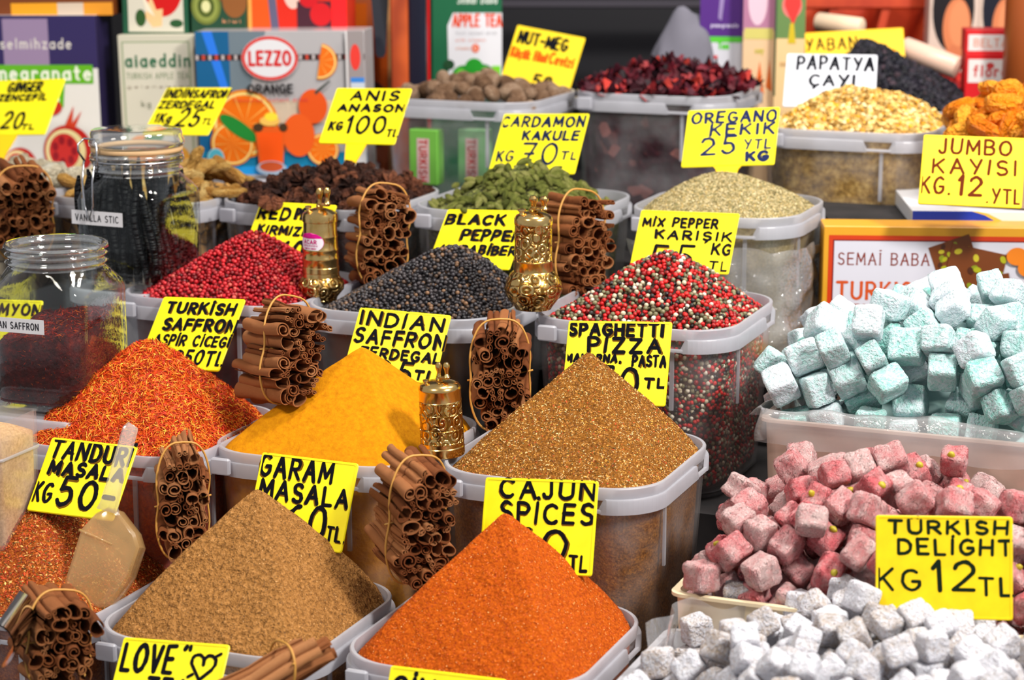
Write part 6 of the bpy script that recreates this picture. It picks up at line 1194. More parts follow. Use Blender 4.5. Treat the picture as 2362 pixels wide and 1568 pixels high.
# clear box of beige powder at the left border
root = empty('clear_box', P(-12, 1155, 2.02), -TH, label='clear plastic box of beige powder at the left border', cat='box')
m = MB(); m.loft([rsq(.030, .030, .004, 4, -.05), rsq(.031, .031, .004, 4, .084), rsq(.0295, .0295, .004, 4, .084), rsq(.0285, .0285, .004, 4, -.048)], 0, True, True); m.build('box_wall', M_TUB, root, .6)
m = MB(); m.loft([rsq(.0318, .0318, .004, 4, .048), rsq(.0322, .0322, .004, 4, .0495), rsq(.0318, .0318, .004, 4, .051)], 0); m.build('seam', M_RIM, root, .6)
V, T, top = heap_grid(.0565+.018, .0565+.018, .003, .012, (.0, .0), 1, .5, .064, .108, nr=14, na=48)
stuff('beige_powder', root.location, 'beige powder inside the clear box at the left border', 'spice', V, T, powder('beige_powder', [(.3, O(168, 128, 84)), (.6, O(206, 164, 116)), (.8, O(222, 186, 140))], 300, .0008))
# ------------------------------------------------------------------ cartons and printed packs
class Art:
    """printed face: x and y run 0..1 across the face, every new shape lies a hair above the last"""
    def __init__(s, W, H): s.W, s.H = W, H; s.mb = MB(); s.mats = []; s.z = .0002
    def mi(s, c):
        m = paint(*c) if isinstance(c, tuple) else c
        if m not in s.mats: s.mats.append(m)
        return s.mats.index(m)
    def up(s): s.z += .00006; return s.z
    def rect(s, x0, y0, x1, y1, c): s.mb.poly([(x0*s.W, y0*s.H), (x1*s.W, y0*s.H), (x1*s.W, y1*s.H), (x0*s.W, y1*s.H)], s.up(), s.mi(c)); return s
    def poly(s, pts, c): s.mb.poly([(x*s.W, y*s.H) for x, y in pts], s.up(), s.mi(c)); return s
    def disc(s, x, y, rx, ry, c, a0=0, a1=360, rot=0): s.mb.disc(x*s.W, y*s.H, rx*s.W, ry*s.H, s.up(), s.mi(c), 28, math.radians(a0), math.radians(a1), math.radians(rot)); return s
    def ring(s, x, y, rx, ry, w_, c): s.mb.ring(x*s.W, y*s.H, rx*s.W, ry*s.H, w_*s.W, s.up(), s.mi(c)); return s
    def text(s, t, x0, y0, x1, y1, c, pen=.12, jit=.0, serif=False, italic=0): write(s.mb, t, x0*s.W, x1*s.W, y0*s.H, y1*s.H, pen*(y1-y0)*s.H, s.up(), s.mi(c), jit, random.Random(3), serif=serif, italic=italic); s.up(); return s
    def orange(s, x, y, r, a0=0, a1=360, rot=0):
        k_ = s.W/s.H
        s.disc(x, y, r, r*k_, (226, 130, 24), a0, a1, rot).disc(x, y, r*.92, r*.92*k_, (240, 214, 130), a0, a1, rot).disc(x, y, r*.84, r*.84*k_, (232, 110, 16), a0, a1, rot)
        for i in range(int((a1-a0)/36)):
            a = math.radians(a0+36*i+rot); b = a+.06; s.poly([(x, y), (x+r*.8*math.cos(a), y+r*.8*k_*math.sin(a)), (x+r*.8*math.cos(b), y+r*.8*k_*math.sin(b))], (246, 178, 80))
        return s
def carton(label, TL, TR, BL, d, deep, th, base, side=None, name='carton', cat='box', group=None, rough=.35, rest=None):
    """a box whose printed front face fills TL, TR, BL in the picture; returns the thing and the face to print on"""
    s = d/F; ax, ay = (TR[0]-TL[0])*s, -(TR[1]-TL[1])*s; az = -math.tan(math.radians(th))*ax
    A = RIGHT*ax+UP*ay+FWD*az; A.z = A.z if abs(ay) > 1e-5 else 0; X = Vector((A.x, A.y, A.z)).normalized(); W = A.length
    Y = (Vector((0, 0, 1))-X*X.z).normalized(); Z = X.cross(Y)
    H = (BL[1]-TL[1])*s/math.cos(PITCH); top = P(TL[0], TL[1], d); o0 = top-Y*H
    root = empty(name, o0, label=label, cat=cat, group=group); M = Matrix((X, Y, Z)).transposed().to_4x4(); root.matrix_world = Matrix.Translation(o0) @ M
    dn = max(0, (o0.z-rest)/Y.z) if rest else 0
    mb = MB().box((W/2, (H-dn)/2, -deep/2), (W, H+dn, deep), 0, None, .0008)
    mb.build('box_body', paint(*base, rough), root)
    if side:
        q = MB(); q.add([(W+.0003, 0, -deep), (W+.0003, 0, 0), (W+.0003, H*side[1], 0), (W+.0003, H*side[1], -deep)], [(0, 1, 2, 3)]); q.build('side_panel', paint(*side[0]), root)
    return root, Art(W, H)
def finish(root, art): 
    o = art.mb.build('printed_face', art.mats, root); return root
# pomegranate tea
r, a = carton('white and purple pomegranate tea carton at the upper left', (-80, 36), (226, 40), (-70, 404), 2.98, .075, 6, (226, 222, 218), ((44, 36, 74), 1.0))
a.rect(0, .68, 1, 1, (48, 38, 88)).rect(.28, .70, .63, .98, (150, 128, 160)).text('selmihzade', .26, .80, .80, .86, (214, 206, 200), .16)
a.rect(0, .585, .96, .70, (96, 176, 30)).poly([(.38, .44), (.72, .44), (.74, .60), (.36, .60)], (96, 176, 30)).text('Pomegranate', .03, .61, .94, .69, (236, 240, 220), .2).text('Tea', .42, .48, .68, .57, (236, 240, 220), .2)
for x, y, rr in ((.36, .08, .13), (.74, .17, .19)):
    a.disc(x, y, rr, rr*.85, (196, 30, 26)).disc(x-.02, y, rr*.82, rr*.72, (238, 220, 160)).disc(x-.03, y, rr*.62, rr*.58, (206, 44, 40))
    for i in range(7): a.disc(x-.03+rr*.4*math.cos(i*.9), y+rr*.36*math.sin(i*.9), rr*.12, rr*.14, (150, 16, 30))
a.disc(.62, .44, .09, .05, (196, 40, 30)).poly([(.72, .32), (.80, .45), (.78, .33)], (206, 60, 30)).poly([(.76, .32), (.86, .42), (.80, .31)], (206, 60, 30)).disc(.2, .42, .07, .06, (206, 60, 50)).disc(.47, -.0+.03, .05, .03, (60, 110, 40))
finish(r, a)
r, a = carton('orange brown carton lying on top of the pomegranate tea carton', (-80, -60), (262, -58), (-80, 35), 2.98, .075, 6, (120, 60, 24))
a.rect(.3, 0, .62, .3, (236, 160, 30)).rect(.62, 0, .8, .3, (210, 190, 170)).rect(.8, 0, 1, .3, (230, 150, 40)); finish(r, a)
# cream carton with green lettering
r, a = carton('cream carton with green lettering and orange fruit beside the pomegranate tea', (270, 81), (447, 82), (276, 404), 2.97, .07, 6, (206, 200, 180))
a.rect(.05, .02, .95, .955, (150, 164, 128)).rect(.07, .03, .93, .945, (212, 206, 188)).text('aiaeddin', .10, .78, .94, .865, (28, 100, 66), .2, serif=True).text('TURKISH APPLE TEA', .10, .695, .92, .735, (120, 140, 104), .12)
a.text('geleneksel', .10, .63, .9, .65, (150, 136, 118), .14).text('kg', .28, .50, .4, .54, (120, 124, 100), .14)
a.disc(.25, .18, .2, .12, (232, 140, 40)).disc(.42, .28, .16, .05, (40, 120, 40), rot=35).disc(.72, .12, .18, .11, (240, 170, 60)); finish(r, a)
r, a = carton('carton with a red apple and blossom in a green frame', (278, -70), (433, -70), (279, 79), 2.97, .07, 6, (30, 84, 58))
a.rect(.09, .07, .93, 1, (214, 208, 190)).disc(.62, .72, .30, .42, (206, 14, 12)).disc(.5, .9, .16, .2, (224, 60, 30)).poly([(.34, .3), (.44, .62), (.52, .40), (.62, .42), (.6, .16), (.46, .14)], (244, 196, 140)).poly([(.28, .72), (.40, .5), (.5, .3), (.36, .4)], (238, 226, 200)).disc(.28, .28, .08, .13, (46, 84, 36)).disc(.82, .2, .10, .06, (40, 84, 44)); finish(r, a)
r, a = carton('dark green carton printed with a cut kiwi', (437, -70), (566, -70), (438, 71), 2.96, .07, 6, (34, 72, 50))
a.disc(.6, .76, .34, .26, (110, 68, 36)).disc(.8, .5, .22, .26, (142, 86, 40)).disc(.28, .42, .27, .29, (112, 122, 50)).disc(.28, .42, .22, .24, (140, 150, 70)).ring(.28, .42, .15, .17, .06, (70, 84, 30)).disc(.28, .42, .08, .09, (222, 218, 160)).text('kiwi', .58, .16, .9, .22, (220, 150, 110), .2); finish(r, a)
r, a = carton('red and orange carton printed with strawberries', (569, -70), (800, -70), (570, 75), 2.96, .07, 6, (214, 40, 20))
a.rect(0, 0, .04, 1, (244, 170, 80)).rect(.04, 0, .30, 1, (226, 84, 18)).poly([(.18, 1), (.26, 1), (.32, 0), (.24, 0)], (96, 92, 120)).disc(.46, .7, .1, .3, (232, 190, 176)).rect(.5, .05, .84, .52, (70, 30, 44)).disc(.62, .58, .10, .16, (200, 20, 30)).disc(.74, .32, .11, .18, (206, 24, 30)).disc(.80, .74, .1, .16, (206, 30, 30)).disc(.68, .8, .06, .06, (90, 140, 40)).rect(.85, 0, 1, 1, (248, 30, 34)); finish(r, a)
r, a = carton('tall orange picture carton behind the orange drink pack', (796, -70), (906, -70), (800, 396), 3.06, .05, 6, (206, 106, 60), rest=CAM.z-.4245)
a.text('ZO', .0+.06, .93, .42, 1.0, (226, 60, 30), .2).rect(0, .70, .45, .84, (236, 110, 24)).disc(.55, .5, .4, .22, (230, 100, 24)).disc(.6, .3, .36, .16, (110, 60, 50)).rect(.88, 0, .96, 1, (222, 170, 110)); finish(r, a)
# orange drink pack
r, a = carton('silver and blue orange drink pack with a red oval badge', (449, 73), (842, 76), (456, 397), 2.92, .07, 6, (176, 172, 174), rough=.22, rest=CAM.z-.4245)
a.rect(0, 0, 1, .16, (20, 120, 160)).rect(0, 0, 1, .06, (30, 150, 220)).rect(0, .16, .26, 1, (16, 92, 140)).poly([(.26, .4), (.42, 1), (.2, 1), (.2, .4)], (110, 124, 134)).poly([(.04, 1), (.1, 1), (.2, .55), (.14, .6)], (40, 120, 230))
a.rect(.26, .36, .9, .52, (206, 186, 164)).rect(0, .80, 1, .84, (60, 40, 40))
for i in range(26): a.rect(i/26, .803, i/26+.016, .837, (206, 70, 50) if i % 2 else (190, 180, 180))
a.orange(.735, .79, .105, -110, 70, 10).orange(.28, .36, .20).orange(.20, .22, .13).disc(.24, .33, .13, .05, (30, 130, 50), rot=-35).orange(.74, .18, .095)
a.disc(.69, .48, .085, .12, (226, 84, 24)).disc(.60, .28, .095, .15, (232, 92, 28)).poly([(.70, .58), (.79, .66), (.80, .655), (.71, .56)], (60, 66, 60))
a.disc(.445, .815, .168, .155, (222, 220, 224)).ring(.445, .815, .166, .152, .018, (214, 44, 34)).text('LEZZO', .325, .77, .565, .86, (206, 34, 36), .24)
a.text('ORANGE', .31, .575, .57, .63, (24, 20, 24), .26).text('flavoured instant drink', .22, .515, .66, .54, (214, 60, 60), .16)
a.poly([(.36, .05), (.50, .05), (.52, .34), (.34, .34)], (226, 90, 26)).poly([(.375, .08), (.485, .08), (.505, .30), (.355, .30)], (240, 84, 16)).disc(.43, .05, .09, .05, (150, 170, 190)).disc(.43, .06, .07, .035, (190, 80, 40)).disc(.43, .38, .06, .035, (240, 190, 90)).disc(.44, .41, .04, .03, (246, 220, 60)).disc(.36, .335, .03, .03, (70, 50, 30)).disc(.51, .335, .025, .03, (70, 50, 30))
a.disc(.10, .12, .05, .07, (80, 170, 190)).ring(.10, .12, .05, .07, .006, (160, 210, 220)).rect(.895, 0, .905, 1, (224, 220, 220)).rect(.905, 0, 1, 1, (150, 140, 140)).rect(.92, .54, 1, .66, (196, 204, 216)).rect(.92, .645, 1, .68, (60, 130, 210)).disc(.95, .82, .03, .09, (226, 60, 50)).rect(.90, .02, 1, .2, (216, 214, 216))
finish(r, a)
def prop(name, label, cat, mb, mats, smooth=.6):
    o = mb.build(name, mats, None, smooth); o['label'] = label; o['category'] = cat; return o
zs = CAM.z-.4245; Z5 = CAM.z-.327-HB
prop('shelf_board', 'white shelf board that carries the tea cartons', 'shelf', MB().box((-.667, 3.03, (zs+Z5)/2), (.955, .28, zs-Z5-.0006), 0, None, .002), paint(206, 206, 212))
prop('hanging_strap', 'black tapered strap hanging beside the wooden post', 'strap', MB().loft([[(*P(862+dx, v, 2.99).xy, P(862, v, 2.99).z) if False else P(u+dx*w_, v, 2.99+dz) for dx, dz in ((-1, 0), (1, 0), (1, .006), (-1, .006))] for u, v, w_ in ((876, -60, 24), (876, 0, 20), (878, 100, 13), (878, 122, 12), (878, 132, 7))], 0, True, True), paint(18, 22, 36))
pq = lambda u, v, d: P(u, v, d)
def post(name, label, cat, u0, u1, d, col, v1=230, deep=.04, v0=-80):
    p, q = P(u0, v0, d), P(u1, v1, d); W = q.x-p.x; H = p.z-q.z+.10
    return prop(name, label, cat, MB().box(((p.x+q.x)/2, q.y+deep/2, p.z-H/2), (W, deep, H), 0, None, .002), col if not isinstance(col, tuple) else paint(*col))
post('wooden_post', 'orange brown wooden post beside the apple tea carton', 'post', 905, 944, 3.02, M_WOOD, 420)
post('dark_panel', 'narrow dark blue panel right of the wooden post', 'panel', 946, 985, 3.06, (20, 24, 44), 420)
post('red_strip', 'thin red strip left of the apple tea carton', 'strip', 986, 994, 3.12, (206, 16, 24), 420, .01)
r, a = carton('green and white apple tea carton behind the nutmegs', (996, -70), (1158, -72), (986, 214), 3.16, .07, -4, (24, 96, 62), rest=Z5)
a.poly([(.24, .04), (1, .04), (1, .66), (.30, .66), (.22, .56)], (224, 224, 230)).text('Semai Baba', .36, .735, .92, .80, (220, 230, 220), .12, italic=.2).text('APPLE TEA', .30, .555, .99, .645, (226, 74, 34), .2).text('fruit instant drink', .34, .49, .92, .51, (120, 120, 130), .12).text('with vitamin', .34, .435, .76, .455, (226, 110, 70), .16).text('vitamin', .34, .37, .54, .39, (226, 130, 70), .16).disc(.62, .38, .055, .035, (232, 90, 30)).text('C', .60, .365, .64, .395, (240, 230, 220), .2)
a.disc(.56, .10, .30, .05, (206, 120, 60)).disc(.45, .16, .17, .085, (30, 140, 40)).disc(.72, .17, .17, .085, (26, 130, 44)).disc(.60, .23, .13, .07, (34, 150, 40)).disc(.41, .18, .07, .04, (100, 200, 60)).disc(.76, .19, .06, .04, (120, 210, 80)).disc(.24, .25, .08, .04, (30, 70, 40)).rect(.86, .08, .98, .24, (120, 206, 40)); finish(r, a)
# dark cabinet behind
prop('cabinet', 'dark cabinet front behind the hibiscus tub', 'cabinet', MB().box((.15, 3.62, 1.35), (1.15, .04, 1.0), 0, None, .004), flat('cabinet_black', O(16, 15, 22), .5))
p = P(1390, 9, 3.42); prop('shelf_edge', 'dark ledge running above the hibiscus tub', 'shelf', MB().box((p.x, p.y, p.z), (.34, .05, .010), 0, None, .002), paint(62, 58, 66))
V, T = ico(4); V = np.array([Vector((v[0], v[1]*.6, v[2]))*(1+.12*noise.noise(Vector(v)*2.2)) for v in V]); V[:, 2] *= 1.8
o = np_object('cloth_sack', V*np.array([.055, .05, .075]), T, paint(112, 110, 122, .8)); o.location = P(1580, 175, 3.12)-Vector((0, 0, .041)); tag(o, 'grey cloth sack behind the hibiscus petals', 'sack')
# right-hand cartons
r, a = carton('purple and white tea carton with a green band', (1617, -70), (1716, -70), (1624, 214), 3.08, .07, 8, (208, 208, 218), rest=Z5)
a.rect(0, .44, 1, 1, (84, 44, 128)).poly([(.5, 1), (.62, 1), (.5, .6), (.42, .62)], (150, 130, 180)).rect(.14, .43, .98, .475, (90, 196, 60)).text('Tea', .44, .38, .66, .43, (90, 196, 60), .3).text('pomegranate', .26, .55, .88, .58, (206, 196, 226), .2).rect(.24, .30, .42, .325, (206, 40, 44)).text('net', .4, .22, .7, .24, (150, 150, 160), .2); finish(r, a)
r, a = carton('pale pink and beige tea carton beside the purple one', (1717, -70), (1790, -70), (1721, 240), 3.04, .06, 8, (226, 190, 150), rest=Z5)
a.rect(0, .56, 1, 1, (176, 120, 150)).disc(.45, .78, .3, .18, (222, 190, 206)).rect(.05, .50, .95, .58, (206, 196, 110)).poly([(.4, .1), (.55, .34), (.7, .1)], (220, 96, 30)).poly([(.75, .15), (.85, .36), (.95, .12)], (214, 104, 40)).text('cay', .4, .40, .65, .44, (190, 180, 60), .2); finish(r, a)
r, a = carton('olive green carton printed with a red tulip', (1791, -70), (1860, -70), (1794, 214), 3.02, .06, 8, (232, 196, 144), rest=Z5)
a.rect(0, .46, 1, 1, (104, 134, 78)).rect(0, 0, .06, 1, (60, 84, 60)).disc(.55, .72, .33, .10, (226, 120, 116)).poly([(.3, .72), (.36, .9), (.5, .78), (.58, .95), (.68, .78), (.8, .9), (.84, .72), (.6, .56)], (222, 60, 56)).poly([(.5, .58), (.62, .58), (.7, .42), (.44, .42)], (206, 180, 40)).rect(.2, .24, .9, .27, (200, 160, 110)); finish(r, a)
# wooden display crate with slanted dividers
root = empty('wooden_crate', P(2000, 60, 3.40), label='orange red wooden crate with slanted dividers at the upper right', cat='crate'); s = 3.40/F
M_REDW = N('red_stained_wood'); M_REDW = M_REDW.done(M_REDW.princ(color=M_REDW.ramp(M_REDW.noise(20, 3), [(.3, O(170, 44, 12)), (.7, O(206, 72, 28))]), rough=.5))
MB().box((0, .105, (.08+Z5-P(2000, 60, 3.40).z)/2), (300*s, .01, .08-Z5+P(2000, 60, 3.40).z)).build('back_panel', M_REDW, root)
MB().box((0, .0, 58*s), (300*s, .03, 36*s), 0, None, .003).build('rail', M_REDW, root)
for u in (-92, 28, 130): MB().box((u*s, .045, -.01), (.012, .11, 150*s), 0, Matrix.Rotation(.22, 4, 'Y')).build('divider', M_REDW, root)
MB().box((150*s, .045, -.02), (.02, .11, 240*s)).build('side_board', M_REDW, root); MB().box((0, .04, -120*s), (300*s, .12, .01)).build('bottom_board', M_REDW, root)
for i, (x0, x1, hair) in enumerate(((2148, 2262, (28, 26, 30)), (2264, 2372, (24, 26, 40)))):
    r, a = carton(('beige carton printed with a dark haired head, left one of two', 'beige carton printed with a dark haired head, right one of two')[i], (x0, -70), (x1, -70), (x0+2, 124), 3.30, .06, 4, (214, 192, 178), rest=Z5)
    a.disc(.48, .55, .42, .50, hair).disc(.56, .34, .28, .34, (214, 128, 84)).disc(.46, .82, .22, .16, (72, 56, 50)).disc(.60, .38, .20, .26, (224, 142, 96)).poly([(.2, 0), (.5, .14), (.95, 0)], (206, 120, 80)); finish(r, a)
for i, (v0, v1, t, lab) in enumerate(((70, 121, 'BELTA', 'red edged white box, the upper of two stacked at the right'), (123, 196, 'flora', 'red edged white box, the lower of two stacked at the right'))):
    r, a = carton(lab, (2228, v0), (2340, v0+2), (2229, v1), 3.0, .06, 6, (206, 30, 36), rest=Z5 if i else None)
    a.rect(.06, .10, .94, .82, (222, 216, 214)).text(t, .18, .3, .84, .62, (216, 150, 130) if i == 0 else (196, 70, 70), .2)
    if i: a.disc(.5, .62, .08, .1, (200, 60, 60))
    finish(r, a)
def roll(label, a, b, d, r_, col, n='foil_tube'):
    p, q = P(*a, d), P(*b, d-.04); m = MB(); dv = (q-p)
    pts = [p, p+dv*.03, p+dv*.06, p+dv*.5, p+dv*.94, p+dv*.97, q]; m.tube(pts, [r_*.5, r_*.9, r_, r_*1.02, r_, r_*.9, r_*.5], 20); return prop(n, label, 'tube', m, col)
M_FOIL = flat('foil_pink', O(226, 190, 170), .3)
roll('pale foil wrapped tube lying right of the bilberries', (2080, 108), (2212, 158), 3.06, .016, M_FOIL)
roll('cream paper roll lying in the wooden crate', (1882, 50), (1992, 64), 3.16, .014, flat('paper_cream', O(232, 206, 176), .5))
m = MB().lathe([(0, 0), (.04, 0), (.042, .004), (.042, .12), (.036, .132), (.036, .138), (0, .138)], 32); o = m.build('brown_jar', paint(150, 74, 30), None, .6, P(2382, 206, 2.96)); tag(o, 'brown jar at the right border above the apricots', 'jar')
# ------------------------------------------------------------------ hibiscus, camomile, bilberries
M_HIB = powder('hibiscus_core', [(.3, O(26, 16, 24)), (.6, O(58, 26, 36)), (.8, O(110, 44, 44))], 90, .003, fine=(70, O(150, 90, 84), .86))
def stuff_heap(name, c, apex, label, mat, grains, L=LB, dome=None, eps=.3, seed=1, bumps=((.008, 22, 2),), fill=-.004):
    return powder_heap(name, None, c, apex, label, 'spice', mat, 1, eps, .05, grains, bumps, L, fill, seed, dome=dome, nr=40, na=110)
CURL = (np.array([(-1, -.4, .3), (-.9, .4, .5), (-.2, -.6, -.1), (-.1, .6, .1), (.5, -.5, .2), (.6, .5, .4), (1, -.1, .8), (1, .2, .9)], float), np.array([(0, 2, 1), (1, 2, 3), (2, 4, 3), (3, 4, 5), (4, 6, 5), (5, 6, 7)]))
stuff_heap('hibiscus_petals', HIB_C, (1540, 158), 'dark red dried hibiscus petals heaped in the rear middle tub', M_HIB, (900, CURL, (.007, .016), [(96, 22, 36), (60, 14, 28), (150, 40, 44), (190, 60, 50), (36, 14, 24)], [5, 5, 2, 1, 4], .004), seed=31)
tub(HIB_C, 'clear plastic tub holding the dark hibiscus petals', H=.207)
M_CAMO = powder('camomile_core', [(.30, O(96, 70, 34)), (.5, O(160, 124, 64)), (.68, O(206, 172, 104)), (.8, O(226, 204, 150))], 110, .003)
LUMP = (ICO1[0]*np.array([1, .8, .7]), ICO1[1])
stuff_heap('camomile_flowers', PAPA_C, (1975, 202), 'pale yellow dried camomile flowers heaped under the white card', M_CAMO, (2600, LUMP, (.002, .0055), [(206, 168, 92), (220, 190, 122), (184, 136, 52), (156, 116, 50), (212, 150, 30), (232, 212, 160)], [6, 5, 3, 2, 2, 2], .001), dome=(1.6, 1.), seed=32)
tub(PAPA_C, 'clear plastic tub holding the camomile flowers')
BIL_C = P(2062, 238, 3.02)
stuff_heap('dried_bilberries', BIL_C, (1995, 96), 'black dried bilberries heaped behind the camomile', powder('bilberry_core', [(.3, O(14, 14, 20)), (.7, O(38, 34, 44))], 120, .003), (2600, LUMP, (.0025, .006), [(26, 26, 36), (40, 36, 46), (16, 16, 22), (66, 50, 58)], [5, 4, 4, 1], .001), seed=33, eps=.2)
tub(BIL_C, 'clear plastic tub holding the black bilberries', H=BIL_C.z-Z5)
stuff_heap('dried_red_berries', P(2160, 215, 3.26), (2150, 150), 'bright red dried berries behind the bilberries', powder('berry_core', [(.3, O(120, 14, 14)), (.7, O(180, 36, 30))], 120, .003), (900, LUMP, (.004, .007), [(196, 40, 36), (160, 20, 24), (214, 70, 50)], [5, 4, 2], .001), seed=34, L=.17)
tub(P(2160, 215, 3.26), 'clear plastic tub holding the bright red berries', L=.17, r=.04, H=.163)
# packets standing inside the nutmeg tub
for lab, u in (('green packet seen through the nutmeg tub, left one of two', 976), ('green packet seen through the nutmeg tub, right one of two', 1088)):
    p = P(u, 428, 2.835); root = empty('tea_packet', p, -TH, label=lab, cat='packet')
    MB().box((0, .012, .037), (.040, .022, .072), 0, None, .001).build('box_body', paint(110, 176, 70) if u < 1000 else paint(120, 176, 120), root)
    m = MB(); m.add([(-.009, .0006, .004), (.009, .0006, .004), (.009, .0006, .062), (-.009, .0006, .062)], [(0, 1, 2, 3)], 0)
    write(m, 'TURKISH', .006, .060, -.005, .005, .0016, 0, 1, .0, random.Random(1), pmap=lambda x, y, z: (y, .0002, .066-x))
    m.build('label', [paint(206, 170, 170), paint(196, 60, 60)], root)
# ------------------------------------------------------------------ the sweets side: carton, trays, bags, films
r, a = carton('white Turkish delight carton with a red and amber border behind the mint heap', (1901, 521), (2440, 528), (1901, 812), 2.46, .05, 3, (224, 160, 40), rest=CAM.z-ROWH[4]-HB)
a.rect(.022, 0, 1, .93, (206, 60, 20)).rect(.040, 0, 1, .895, (120, 20, 20)).rect(.046, 0, 1, .885, (214, 212, 224))
a.text('SEMA! BABA', .065, .70, .45, .79, (130, 44, 26), .12, serif=True).text('TURKISH', .065, .43, .44, .56, (206, 82, 30), .17, serif=True).text('DELIGHT', .065, .25, .42, .38, (160, 60, 34), .15, serif=True)
for (x, y, s_, ro) in ((.56, .74, .09, 20), (.64, .62, .12, -12), (.70, .42, .11, 10)):
    c_, sn = math.cos(math.radians(ro)), math.sin(math.radians(ro)); k_ = a.W/a.H; f = lambda px, py: (x+(px*c_-py*sn)*s_, y+(px*sn+py*c_)*s_*k_)
    a.poly([f(-1, -1), f(1, -1), f(1, 1), f(-1, 1)], (120, 62, 26)); rr = random.Random(ro)
    for i in range(16): q = f(rr.uniform(-.9, .9), rr.uniform(-.9, .9)); a.disc(q[0], q[1], s_*.14, s_*.10*k_, rr.choice([(176, 176, 30), (206, 190, 50), (140, 150, 30), (80, 40, 24)]), rot=rr.uniform(0, 180))
for i in range(7): a.disc(.82+.05*(i % 3), .78-.09*i, .045, .07, rr.choice([(240, 170, 40), (236, 130, 30), (230, 180, 50)]))
a.disc(.84, .2, .04, .09, (206, 110, 40)).disc(.72, .08, .03, .12, (200, 60, 30)); finish(r, a)
r, a = carton('blue and white carton tray under the apricots', (2105, 486), (2480, 490), (2105, 522), 2.50, .22, 3, (226, 226, 230))
a.rect(0, 0, .30, 1, (16, 52, 176)).poly([(.30, 0), (.55, 0), (.52, .3), (.44, .75), (.36, 1), (.30, 1)], (16, 52, 176)).poly([(.55, 0), (.59, 0), (.55, .4), (.46, .85), (.40, 1), (.36, 1), (.44, .75), (.52, .3)], (216, 184, 80)); finish(r, a)
M_TRAY = plastic('peach_reflection_plastic', .10, (.80, .60, .50), .3)  # pinkish content and reflection of the mint tray put into the wall tint
M_BOARD = flat('cream_board', O(226, 206, 170), .7)
def tray(label, c, a_, b_, H, mat, name='sweets_tray', rr=.012, lip=.004):
    root = empty(name, c, -TH, label=label, cat='tray'); t = .002
    m = MB(); m.loft([rsq(a_*.97, b_*.96, rr, 6, -H), rsq(a_, b_, rr, 6, 0), rsq(a_+lip, b_+lip, rr, 6, .001), rsq(a_+lip, b_+lip, rr, 6, .004), rsq(a_-t, b_-t, rr, 6, .004), rsq(a_-t, b_-t, rr, 6, 0), rsq(a_*.97-t, b_*.96-t, rr, 6, -H+.003)], 0, True, True); m.build('tray_wall', mat, root, .6); return root
def film(root, name, pts, mat, amp, sc, seed, th=.0):     # crumpled sheet through a grid of points
    m = MB(); rows = []
    for j, R_ in enumerate(pts):
        rows.append([Vector(p)+Vector((noise.noise(Vector(p)*sc+Vector((seed, 0, 0))), noise.noise(Vector(p)*sc+Vector((0, seed, 9))), noise.noise(Vector(p)*sc+Vector((5, 0, seed)))))*amp for p in R_])
    m.loft(rows, 0, closed=False); return m.build(name, mat, root, True)
mt = tray('plastic tray of the mint delight heap, pink reflection put into its peach tint', BLUE_C, .222, .142, .16, M_TRAY)
def lerp_path(path, n):
    q = np.array(path, float); L = np.r_[0, np.cumsum(np.linalg.norm(np.diff(q, axis=0), axis=1))]; t = np.linspace(0, L[-1], n); return np.stack([np.interp(t, L, q[:, k]) for k in range(q.shape[1])], 1)
edge = lerp_path([(-.226, .12), (-.226, -.146), (.226, -.146)], 90)
rows = []
for j in range(9):
    t = j/8; o_ = -.012+.018*min(1, t*2.2); z = .006+.010*math.sin(min(1, t*2)*math.pi)-.038*max(0, t-.35)
    rows.append([(x+(o_ if x > -.22 else -o_)*(0 if abs(y+.146) < 1e-6 else -1)*1., y-(o_ if abs(y+.146) < 1e-6 else 0), z) for x, y in edge])
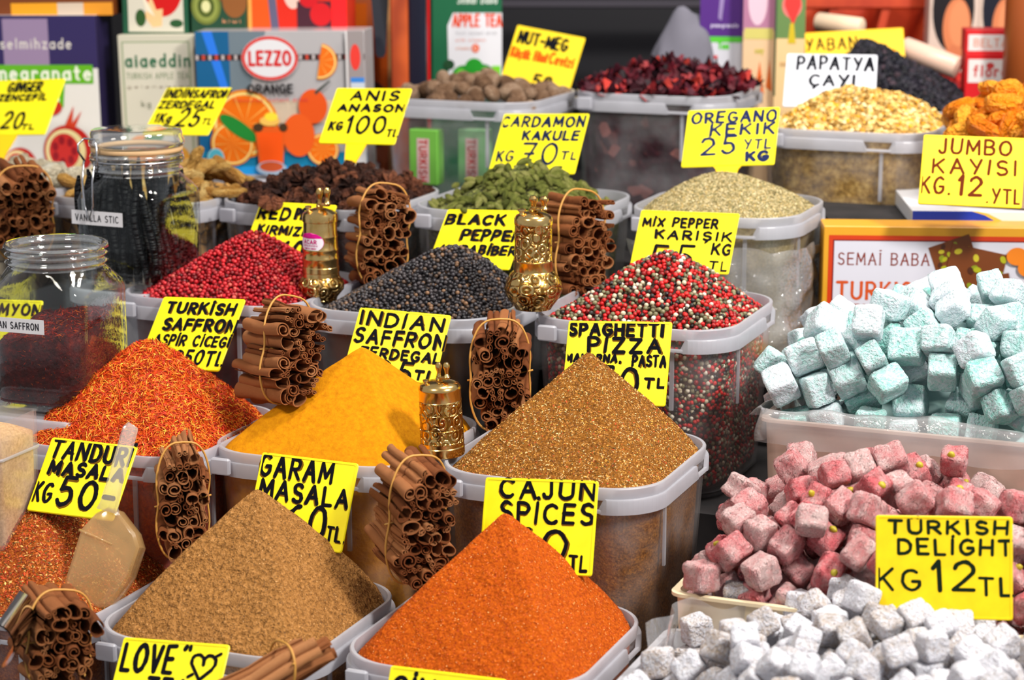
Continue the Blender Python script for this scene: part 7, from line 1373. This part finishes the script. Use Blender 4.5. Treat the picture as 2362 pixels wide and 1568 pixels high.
film(mt, 'film_liner', rows, M_FILM, .008, 26, 4)
tray('cream plastic tray under the apricots', APR_C, .113, .093, .072, M_TRAY)
pk_ = tray('cream board tray of the pink delight heap', PINK_C+Vector((0, 0, .006)), .152, .118, .13, M_BOARD)
bag = tray('clear plastic lined tray of the white delight heap', WHITE_C+Vector((0, 0, -.012)), .226, .134, .12, plastic('bag_plastic', .3, (.84, .85, .9), .2))
edge = lerp_path([(-.206, .02), (-.206, .128), (-.05, .136)], 70); rows = []
for j in range(12):
    t = j/11; z = -.05+.095*t; o_ = .012*math.sin(t*3)
    rows.append([(x-o_*(1 if y < .135 else 0), y+(o_*.3 if y > .135 else 0), z*(1-.55*(i/69)**.8)+.004) for i, (x, y) in enumerate(edge)])
film(bag, 'bag_film', rows, M_FILM, .014, 24, 7)
# crumpled clear wrap round the near right corner of the oregano tub
OC = Ph(1682, 471, ROWH[4]); per = resample(rsq(.1035, .1035, .056, 12), 120); idx = list(range(66, 120))+list(range(0, 28)); rows = []
for j in range(16): rows.append([(per[i][0]*1.02*(1-.06*j/15), per[i][1]*1.02*(1-.06*j/15), -.034-.15*j/15) for i in idx])
wr = empty('plastic_wrap', OC, -TH, label='crumpled clear plastic wrap round the oregano tub', cat='wrap'); film(wr, 'wrap_sheet', rows, M_WRAP, .012, 40, 3)
# plinths under the sweets, so every tray stands on something
pl = MB()
for c, a_, b_, H in ((BLUE_C, .215, .13, .16), (PINK_C+Vector((0, 0, .006)), .145, .11, .13), (WHITE_C+Vector((0, 0, -.012)), .215, .125, .12)):
    z = c.z-H-.0005; pl.box((c.x, c.y, z/2), (2*a_, 2*b_, z), 0, Rz.to_4x4())
o = pl.build('counter', M_COUNTER); tag(o, 'dark counter blocks that carry the trays of sweets', 'counter')
c = P(2290, 522, 2.50); z4 = CAM.z-ROWH[4]-HB; o = MB().box((c.x, c.y+.12, (c.z-.002+z4)/2), (.36, .18, c.z-.002-z4), 0).build('counter', M_COUNTER); tag(o, 'dark plinth behind the mint heap', 'counter')
